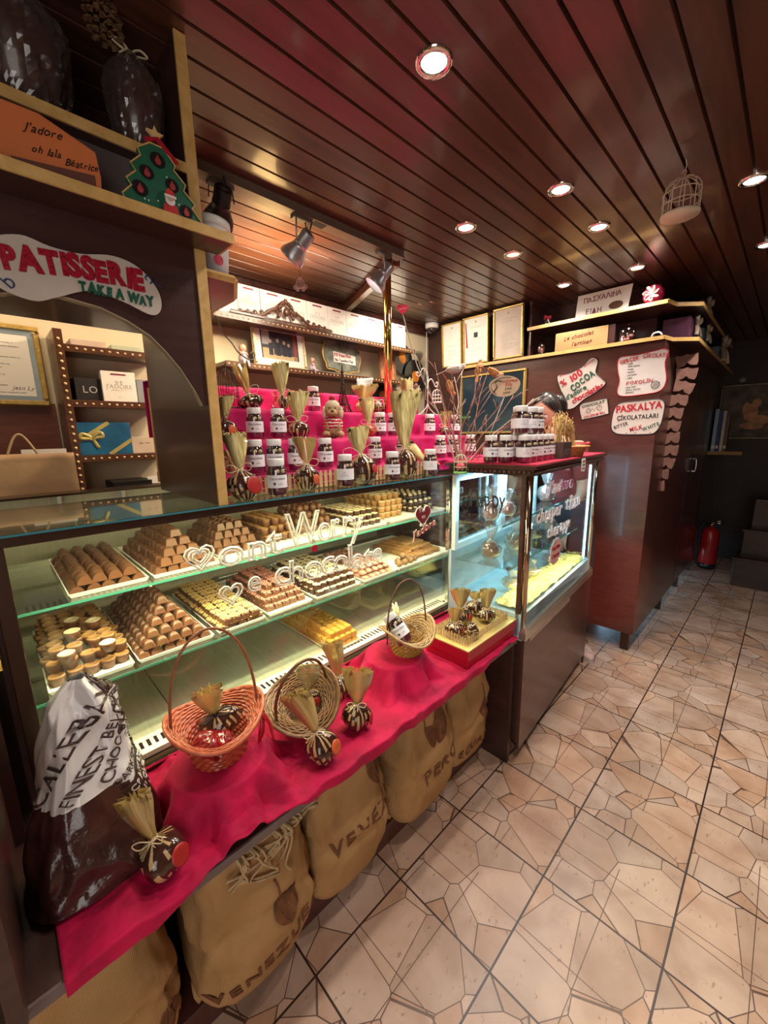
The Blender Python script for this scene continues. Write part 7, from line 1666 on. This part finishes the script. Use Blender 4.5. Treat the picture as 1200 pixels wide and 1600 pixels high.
t = thing('foil_egg', 'pink foil-wrapped egg with a cream bow on the upper corner shelf', 'chocolate egg', (-.70, 3.0, 2.237)); mb = MB(); mb.grid(lambda u, v: Vector((.055*math.sin(PI*v)*math.cos(2*PI*u), .050*math.sin(PI*v)*math.sin(2*PI*u), .058*(1-math.cos(PI*v))))*(1+.03*N3(u*16, v*12)), 32, 20, wrap=True); mb.build('egg', mat('pink_foil_egg', (.62, .02, .09), .3, var=.25, scale=60, coat=.3), t)
mb = MB(); 
for k in range(7): a = k*.9; mb.tube(wavy([(0, -.048, .055), (.03*math.cos(a), -.065, .055+.03*math.sin(a)), (.04*math.cos(a+.4), -.058, .055+.042*math.sin(a+.4)), (0.004, -.05, .055)], 4, False), .006, 6, flat=.3)
mb.build('bow', mat('cream_ribbon', (.66, .50, .42), .5), t)
t = thing('small_glass_jar', 'tiny glass with a red flower at the left end of the upper corner shelf', 'glass', (-1.335, 2.98, 2.237)); mb = MB(); mb.lathe([(.018, 0), (.022, .03), (.016, .048)], 20, cap=False); mb.build('glass', jar_glass, t)
mb = MB(); 
for k in range(6): a = k*1.05; mb.ball((.016*math.cos(a), .016*math.sin(a), .055+.006*math.sin(k*2)), .012, 8)
mb.build('red_flower', mat('deep_red_petal', (.30, .01, .03), .6), t)
t = thing('small_glass_jar', 'dim small glass with dark content at the left of the lower corner shelf', 'glass', (-1.36, 2.96, 2.042)); mb = MB(); mb.lathe([(.024, 0), (.028, .05), (.02, .075), (.006, .085)], 20); mb.build('glass', jar_glass, t); mb = MB(); mb.ball((0, 0, .03), .020, 10); mb.build('content', mat('dull_red2', (.14, .03, .03), .5), t)
t = thing('lettered_box', 'ochre box lettered Le chocolat l artisan lying on the lower corner shelf', 'box', (-1.085, 2.975, 2.042), .03); mb = MB(); mb.box(-.165, .165, -.04, .04, 0, .118); mb.build('box_body', mat('ochre_box', (.34, .21, .085), .5, var=.08, scale=8), t, bevel=.0015)
mb = MB(); mb.box(.166, .205, -.035, .04, 0, .118); mb.build('dark_side', darkbrown, t)
mb = MB(frame((0, -.0405, 0), (1, 0, 0), z=(0, -1, 0))); text(mb, 'Le chocolat', -.11, .062, .036, 0, z=.0006, thick=.0006, jit=.2, shear=.3, slope=5); text(mb, "l'artisan", -.055, .020, .036, 0, z=.0006, thick=.0006, jit=.2, shear=.3, slope=4); mb.build('lettering', mat('brown_red_ink', (.14, .02, .015), .5, var=0), t)
t = thing('glass_cloche', 'small glass dome with dark sweets on the lower corner shelf', 'glass dome', (-.815, 2.985, 2.042)); mb = MB(); mb.lathe([(.052, 0), (.052, .05), (.046, .075), (.03, .092), (.012, .098), (.006, .104), (.008, .110), (.0001, .114)], 32, cap=False); mb.build('dome', jar_glass, t)
mb = MB(); rnd = random.Random(7)
for k in range(12): mb.ball((rnd.uniform(-.03, .03), rnd.uniform(-.03, .03), .012+.018*(k//6)), .013, 8)
s_ = mb.build('sweets', mat('dull_pink_sweet', (.25, .08, .07), .5), t); s_['kind'] = 'stuff'
mb = MB(); mb.tube(wavy([(-.68, 2.97, 2.044), (-.67, 2.96, 2.065), (-.64, 2.955, 2.068), (-.625, 2.96, 2.05)], 4, False), .005, 6); tag(mb.build('white_ribbon_loop', white), 'small white ribbon loop on the lower corner shelf near the cabinet corner', 'ribbon')
t = thing('gift_box', 'purple gift box with a pale bow on the lower corner shelf, round the corner', 'box', (-.60, 3.27, 2.042)); mb = MB(); mb.box(-.07, .07, -.10, .10, 0, .135); mb.build('box_body', mat('purple_box', (.10, .03, .07), .4, var=.1), t, bevel=.002)
pr_ = mat('pale_satin', (.46, .36, .28), .5, var=.1)
def bow_(mb, c, s):
    c = Vector(c)
    for sd in (1, -1):
        mb.tube(wavy([c, c+Vector((.01, sd*.035, .030))*s, c+Vector((.01, sd*.055, .012))*s, c+Vector((.0, sd*.012, -.004))*s], 4, False), .011*s, 6, flat=.25); mb.tube(wavy([c, c+Vector((.012, sd*.03, -.03))*s, c+Vector((.016, sd*.055, -.065))*s], 4, False), .010*s, 6, flat=.25)
mb = MB(); bow_(mb, (.075, .06, .115), 1.2); mb.build('bow', pr_, t)
t = thing('gift_box', 'teal gift box with a pale ribbon further along the lower corner shelf', 'box', (-.57, 3.62, 2.042)); mb = MB(); mb.box(-.06, .06, -.10, .10, 0, .12); mb.build('box_body', mat('teal_box', (.06, .17, .18), .4), t, bevel=.002); mb = MB(); bow_(mb, (.065, .0, .11), 1.1); mb.build('bow', pr_, t)
t = thing('gift_bottle', 'tall pinkish wrapped parcel with a ribbon on the upper corner shelf', 'parcel', (-.57, 3.75, 2.237)); mb = MB(); mb.lathe([(.0001, 0), (.035, 0), (.038, .07), (.020, .11), (.028, .15)], 20, squash=lambda a, z: 1+.08*math.cos(5*a)); mb.build('wrap', mat('dull_pink_wrap', (.26, .09, .10), .5), t); mb = MB(); bow_(mb, (.03, 0, .11), 1.4); mb.build('bow', pr_, t)
t = thing('gift_box', 'grey-blue ribboned parcel at the far end of the lower corner shelf', 'box', (-.56, 4.45, 2.042)); mb = MB(); mb.box(-.05, .05, -.12, .12, 0, .11); mb.build('box_body', mat('grey_blue_box', (.12, .14, .17), .5), t, bevel=.002); mb = MB(); bow_(mb, (.06, -.05, .12), 2.0); mb.build('bow', pr_, t)

# ------------------------------------------------------------------ far end of the passage
t = thing('fire_extinguisher', 'red fire extinguisher standing on the floor at the far end by the cabinet', 'fire extinguisher', (-.50, 5.46, 0)); rd = mat('extinguisher_red', (.42, .015, .015), .3, var=.05, coat=.3)
mb = MB(); mb.lathe([(.0001, .05), (.075, .05), (.082, .07), (.082, .38), (.070, .42), (.035, .45), (.020, .455), (.020, .47)], 32); mb.build('cylinder', rd, t)
mb = MB(); mb.lathe([(.0001, 0), (.078, 0), (.080, .055), (.070, .06)], 32); mb.build('foot_ring', black, t)
mb = MB(); mb.cyl((0, 0, .465), (0, 0, .50), .016, .012, 14); mb.tube([(0, 0, .49), (.05, 0, .505), (.10, 0, .500)], .007, 6); mb.tube([(0, 0, .505), (.05, 0, .525), (.10, 0, .53)], .007, 6); mb.build('valve_handle', chrome, t)
mb = MB(); mb.tube(wavy([(-.01, 0, .49), (-.07, -.03, .48), (-.10, -.04, .38), (-.095, -.04, .2), (-.09, -.03, .10)], 4, False), .009, 8); mb.build('hose', black, t)
mb = MB(frame((0, 0, 0), (1, 0, 0), z=(0, -1, 0))); mb.grid(lambda u, v: Vector((.0828*math.sin((u-.5)*1.5), .22+.10*v, .0828*math.cos((u-.5)*1.5))), 12, 1); text(mb, 'YANGIN', -.04, .29, .018, 1, z=.0838, thick=.0005); mb.build('label_plate', [rd, ink_k], t)
t = framed('painting', 'painting of a seated figure in warm tones hanging on the dark end wall', 'painting', frame((-.36, 5.985, 1.675), (1, 0, 0), z=(0, -1, 0)), .56, .60, .035, mat('pale_bronze_frame', (.20, .15, .09), .4, metal=.3), mat('warm_dark_canvas', (.16, .12, .08), .6, var=.7, scale=7))
mb = MB(frame((.02, -.03, .007), (1, 0, 0), z=(0, 0, 1)))
for (cx_, cy_, rx, ry) in ((-.02, .02, .06, .10), (.02, .12, .035, .045), (.06, -.06, .09, .05), (.0, -.12, .10, .04), (-.06, .05, .03, .08)): mb.prism([(cx_+rx*math.cos(k*PI/10), cy_+ry*math.sin(k*PI/10)) for k in range(20)], 0, .001+.0004*len(mb.v)/60)
mb.build('painted_figure', mat('painted_skin', (.62, .32, .16), .6, var=.35, scale=12), t)
t = thing('wall_shelf', 'small oak-edged shelf behind the tall cabinet holding upright books', 'shelf', (-.48, 5.38, 1.27)); mb = MB(); mb.box(-.14, .14, -.08, .10, -.03, 0); mb.build('board', darkbrown, t); mb = MB(); mb.box(-.14, .145, -.085, -.08, -.032, .002); mb.box(.14, .145, -.08, .10, -.032, .002); mb.build('edge_banding', mat('dim_oak', (.38, .20, .06), .5), t)
for i, (x, w_, h_, m_, l) in enumerate([(-.585, .030, .42, mat('pale_blue_spine', (.30, .45, .58), .5), 'pale blue upright book, tallest on the small far shelf'), (-.552, .026, .40, mat('navy_spine', (.03, .06, .22), .5), 'navy blue upright book on the small far shelf'), (-.520, .026, .40, mat('white_spine', (.50, .50, .42), .5), 'whitish upright book on the small far shelf'), (-.49, .024, .36, mat('brown_spine', (.15, .08, .05), .5), 'brown upright book on the small far shelf')]):
    mb = MB(); mb.box(x, x+w_, 5.31, 5.44, 1.271, 1.271+h_); mb.box(x+.003, x+w_-.003, 5.3095, 5.31, 1.30, 1.33, 1); tag(mb.build('book', [m_, paper], bevel=.002), l, 'book', 'books on the far shelf')
t = thing('dark_chest', 'dark wooden stepped chest at the right end of the passage', 'chest', (.14, 5.2, 0)); dw = wood('dark_chest_wood', (.025, .012, .008), (.05, .022, .014), rough=.4, coat=.2)
mb = MB(); mb.box(-.40, .40, -.22, .30, 0, .26); mb.build('lower_step', dw, t, bevel=.004); mb = MB(); mb.box(-.36, .40, -.10, .30, .26, .52); mb.build('middle_step', dw, t, bevel=.004); mb = MB(); mb.box(-.32, .40, .02, .30, .52, .82); mb.build('upper_step', dw, t, bevel=.004)
for z, x in ((.26, .40), (.52, .36)): mb = MB(); mb.box(-x-.01, .41, -.23 if z < .3 else -.11, -.20 if z < .3 else -.08, z, z+.02); mb.build('nosing', dw, t)
mb = MB(); mb.lathe([(.0001, -.01), (.028, -.008), (.030, 0)], 20); mb.M = Matrix.Identity(4); o = mb.build('wall_sensor', mat('dim_white', (.35, .33, .30), .5)); o.location = (-.47, 5.99, 2.02); o.rotation_euler = (PI/2, 0, 0); tag(o, 'small round pale sensor on the dark end wall above the painting', 'sensor')
# ------------------------------------------------------------------ the shop attendant behind the corner case
def skin_mesh(nodes_, edges, root, sub=2):
    me = bpy.data.meshes.new('sk'); me.from_pydata([n[0] for n in nodes_], edges, []); o = bpy.data.objects.new('sk', me); C.objects.link(o)
    md = o.modifiers.new('s', 'SKIN'); md.use_smooth_shade = True
    for i, n in enumerate(nodes_):
        r = n[1]; me.skin_vertices[0].data[i].radius = r if isinstance(r, tuple) else (r, r)
        me.skin_vertices[0].data[i].use_root = (i == root)
    sb = o.modifiers.new('b', 'SUBSURF'); sb.levels = sub; sb.render_levels = sub
    dg = bpy.context.evaluated_depsgraph_get(); em = bpy.data.meshes.new_from_object(o.evaluated_get(dg))
    mb = MB(); mb.add([tuple(v.co) for v in em.vertices], [tuple(p.vertices) for p in em.polygons], 0, True)
    bpy.data.objects.remove(o); bpy.data.meshes.remove(me); bpy.data.meshes.remove(em); return mb
skin = mat('warm_skin', (.62, .36, .25), .5, var=.04, scale=20)
person = thing('person', 'person with dark hair standing behind the stacked jars, forehead and one pale sneaker showing', 'person', (-1.02, 2.785, 0), math.radians(-12))
# local: +x to the right of the photo aisle, -y towards the camera
J = [((-.02, 0, .96), .135), ((-.05, .0, 1.12), (.125, .10)), ((-.10, -.01, 1.30), (.14, .105)), ((-.125, -.015, 1.40), (.11, .085)), ((-.14, -.02, 1.47), .052), ((-.155, -.035, 1.54), .050),
     ((.08, 0, .90), .085), ((.115, -.01, .50), .058), ((.125, .02, .12), .040), ((.135, -.02, .05), .040), ((.16, -.12, .035), .035),
     ((-.12, 0, .90), .085), ((-.13, -.01, .50), .058), ((-.14, .02, .12), .040), ((-.14, -.02, .05), .040), ((-.15, -.12, .035), .035),
     ((.045, -.01, 1.385), .050), ((.085, .01, 1.13), .040), ((.06, -.09, .92), .030), ((.055, -.12, .86), .024),
     ((-.30, -.01, 1.385), .050), ((-.34, .01, 1.13), .040), ((-.31, -.09, .92), .030), ((-.305, -.12, .86), .024)]
Eg = [(0, 1), (1, 2), (2, 3), (3, 4), (4, 5), (0, 6), (6, 7), (7, 8), (8, 9), (9, 10), (0, 11), (11, 12), (12, 13), (13, 14), (14, 15), (3, 16), (16, 17), (17, 18), (18, 19), (3, 20), (20, 21), (21, 22), (22, 23)]
body = skin_mesh(J, Eg, 0)
HC = Vector((-.175, -.055, 1.635)); HM = Matrix.Translation(HC) @ Euler((.62, .0, .05)).to_matrix().to_4x4()
def headp(u, v):
    a = 2*PI*u; p = PI*v; x = .074*math.sin(p)*math.sin(a); y = -.092*math.sin(p)*math.cos(a); z = -.118*math.cos(p)
    if z < 0: x *= 1-.30*(z/.118)**2; y = y*(1-.12*(z/.118)**2)
    f = max(0, math.cos(a))*math.sin(p)
    y -= .022*f**14*math.exp(-((z+.022)/.022)**2)          # nose
    y += .010*math.exp(-((z-.006)/.014)**2)*(math.exp(-((x-.030)/.014)**2)+math.exp(-((x+.030)/.014)**2))*(f > .2)
    y -= .007*math.exp(-((z+.062)/.010)**2)*math.exp(-(x/.024)**2)*(f > .2)
    return Vector((x, y, z))
hb = MB(HM); hb.grid(headp, 40, 34, wrap=True)
for s_ in (1, -1): hb.ball((s_*.076, .005, -.012), .022, 10, sc=(.35, .7, 1.2))
body.join(hb)
def hand(mb, w, d, side):
    M_ = frame(w, d, z=(0, -.4, .9)); q = MB(M_)
    q.grid(lambda u, v: Vector((.085*v, .036*(.75+.25*v)*math.sin(2*PI*u), .013*math.cos(2*PI*u))), 14, 6, wrap=True)
    for k, (yy, L_) in enumerate(((-.027, .062), (-.009, .074), (.009, .070), (.026, .055))):
        q.tube([(.075, yy, 0), (.085+L_*.4, yy*1.1, -.004), (.085+L_*.72, yy*1.15, -.018), (.082+L_*.92, yy*1.15, -.034)], [.0095, .0088, .008, .0065], 8)
    q.tube([(.018, side*.026, 0), (.042, side*.050, -.006), (.062, side*.058, -.016)], [.012, .0105, .008], 8)
    mb.join(q)
hand(body, (.055, -.12, .865), (0, -.35, -.9), -1); hand(body, (-.305, -.12, .865), (0, -.35, -.9), 1)
body.build('body', skin, person)
hairm = mat('black_hair', (.012, .009, .008), .35, var=.4, scale=60, stretch=(6, 6, 1), coat=.2)
hr = MB(HM)
def hairp(u, v):
    a = 2*PI*u; front = max(0, math.cos(a)); top = .52+.48*(1-v); lim = PI*(.16+.84*0)
    ph = PI-(PI*.17+ .62*PI*(1-front**.7))*v; k = 1.09+.03*math.sin(a*23)*math.sin(ph)
    return Vector((.078*math.sin(ph)*math.sin(a)*k, -.094*math.sin(ph)*math.cos(a)*k+.006, -.122*math.cos(ph)*k))
hr.grid(hairp, 60, 14, wrap=True)
hr.grid(lambda u, v: Vector((.055*math.sin(PI*v)*math.cos(2*PI*u)+.035, .05*math.sin(PI*v)*math.sin(2*PI*u)+.085, .02+.075*math.cos(PI*v)-.03)), 24, 14, wrap=True)
hr.build('hair', hairm, person)
for s_ in (1, -1):
    mb = MB(HM); mb.ball((s_*.030, -.078, .006), .0125, 12); mb.ball((s_*.030, -.0865, .006), .006, 8, 1); mb.build('eye', [mat('eye_white', (.75, .72, .7), .3, var=0), black], person)
    mb = MB(HM); mb.tube([(s_*.014, -.095, .026), (s_*.030, -.094, .033), (s_*.048, -.080, .028)], .0035, 6, flat=.6); mb.build('eyebrow', hairm, person)
mb = MB(HM); mb.tube([(-.024, -.088, -.062), (-.010, -.098, -.059), (0, -.099, -.061), (.010, -.098, -.059), (.024, -.088, -.062)], .004, 6); mb.build('lips', mat('lip', (.45, .12, .10), .5), person)
shirt = skin_mesh([(J[i][0], (tuple(q+.014 for q in J[i][1]) if isinstance(J[i][1], tuple) else J[i][1]+.014)) for i in (0, 1, 2, 3)]+[((.045, -.01, 1.385), .066), ((.078, .005, 1.16), .056), ((-.30, -.01, 1.385), .066), ((-.335, .005, 1.16), .056)], [(0, 1), (1, 2), (2, 3), (3, 4), (4, 5), (3, 6), (6, 7)], 0)
shirt.build('shirt', mat('dark_red_shirt', (.22, .03, .03), .85, var=.1), person)
tr = MB()
for leg in ([(.03, 0, 1.0), (.07, 0, .86), (.10, -.005, .66), (.115, -.01, .50), (.12, .0, .30), (.125, .02, .13)], [(-.07, 0, 1.0), (-.11, 0, .86), (-.125, -.005, .66), (-.13, -.01, .50), (-.135, .0, .30), (-.14, .02, .13)]):
    tr.tube(wavy(leg, 3, False), [.112, .112, .110, .106, .102, .098, .092, .086, .081, .077, .073, .070, .067, .064, .062, .060], 18)
tr.tube([(-.02, 0, .86), (-.02, 0, .94), (-.03, 0, 1.03)], [.135, .150, .146], 24)
tr.build('trousers', mat('dark_denim', (.02, .022, .035), .85, var=.1), person)
def shoe(parent, M_):
    q = MB(M_)
    out = lambda u: (lambda a: Vector(((.040+.006*math.cos(a))*math.sin(a), -.062-.105*math.cos(a) if math.cos(a) > 0 else -.062-.095*math.cos(a), 0)))(2*PI*u)
    q.grid(lambda u, v: out(u)*1.04+Vector((0, 0, .022*v)), 32, 2, wrap=True); q.grid(lambda u, v: out(u)*1.04*(1-v)+Vector((0, -.062*v, .0)), 32, 1, wrap=True)
    q.build('sole', mat('shoe_sole', (.72, .66, .62), .6), parent)
    q = MB(M_); q.grid(lambda u, v: (lambda p: Vector((p.x*(1-.42*v**2), (p.y+.062)*(1-.10*v)-.062+(.10*v**2 if p.y < -.062 else 0)*1.0, .020+ (.040+.050*max(0, min(1, (p.y+.12)/.12)))*v**.7)))(out(u)), 36, 8, wrap=True)
    q.build('upper', mat('pale_pink_leather', (.72, .50, .46), .5, var=.05), parent)
    q = MB(M_)
    for k in range(4): q.tube([(-.022, -.075-.014*k, .075-.008*k), (0, -.078-.014*k, .084-.009*k), (.022, -.075-.014*k, .075-.008*k)], .0022, 5)
    q.build('laces', white, parent)
shoe(person, Matrix.Translation((.165, -.005, 0)) @ Matrix.Rotation(math.radians(55), 4, 'Z')); shoe(person, Matrix.Translation((-.145, .01, 0)) @ Matrix.Rotation(math.radians(5), 4, 'Z'))
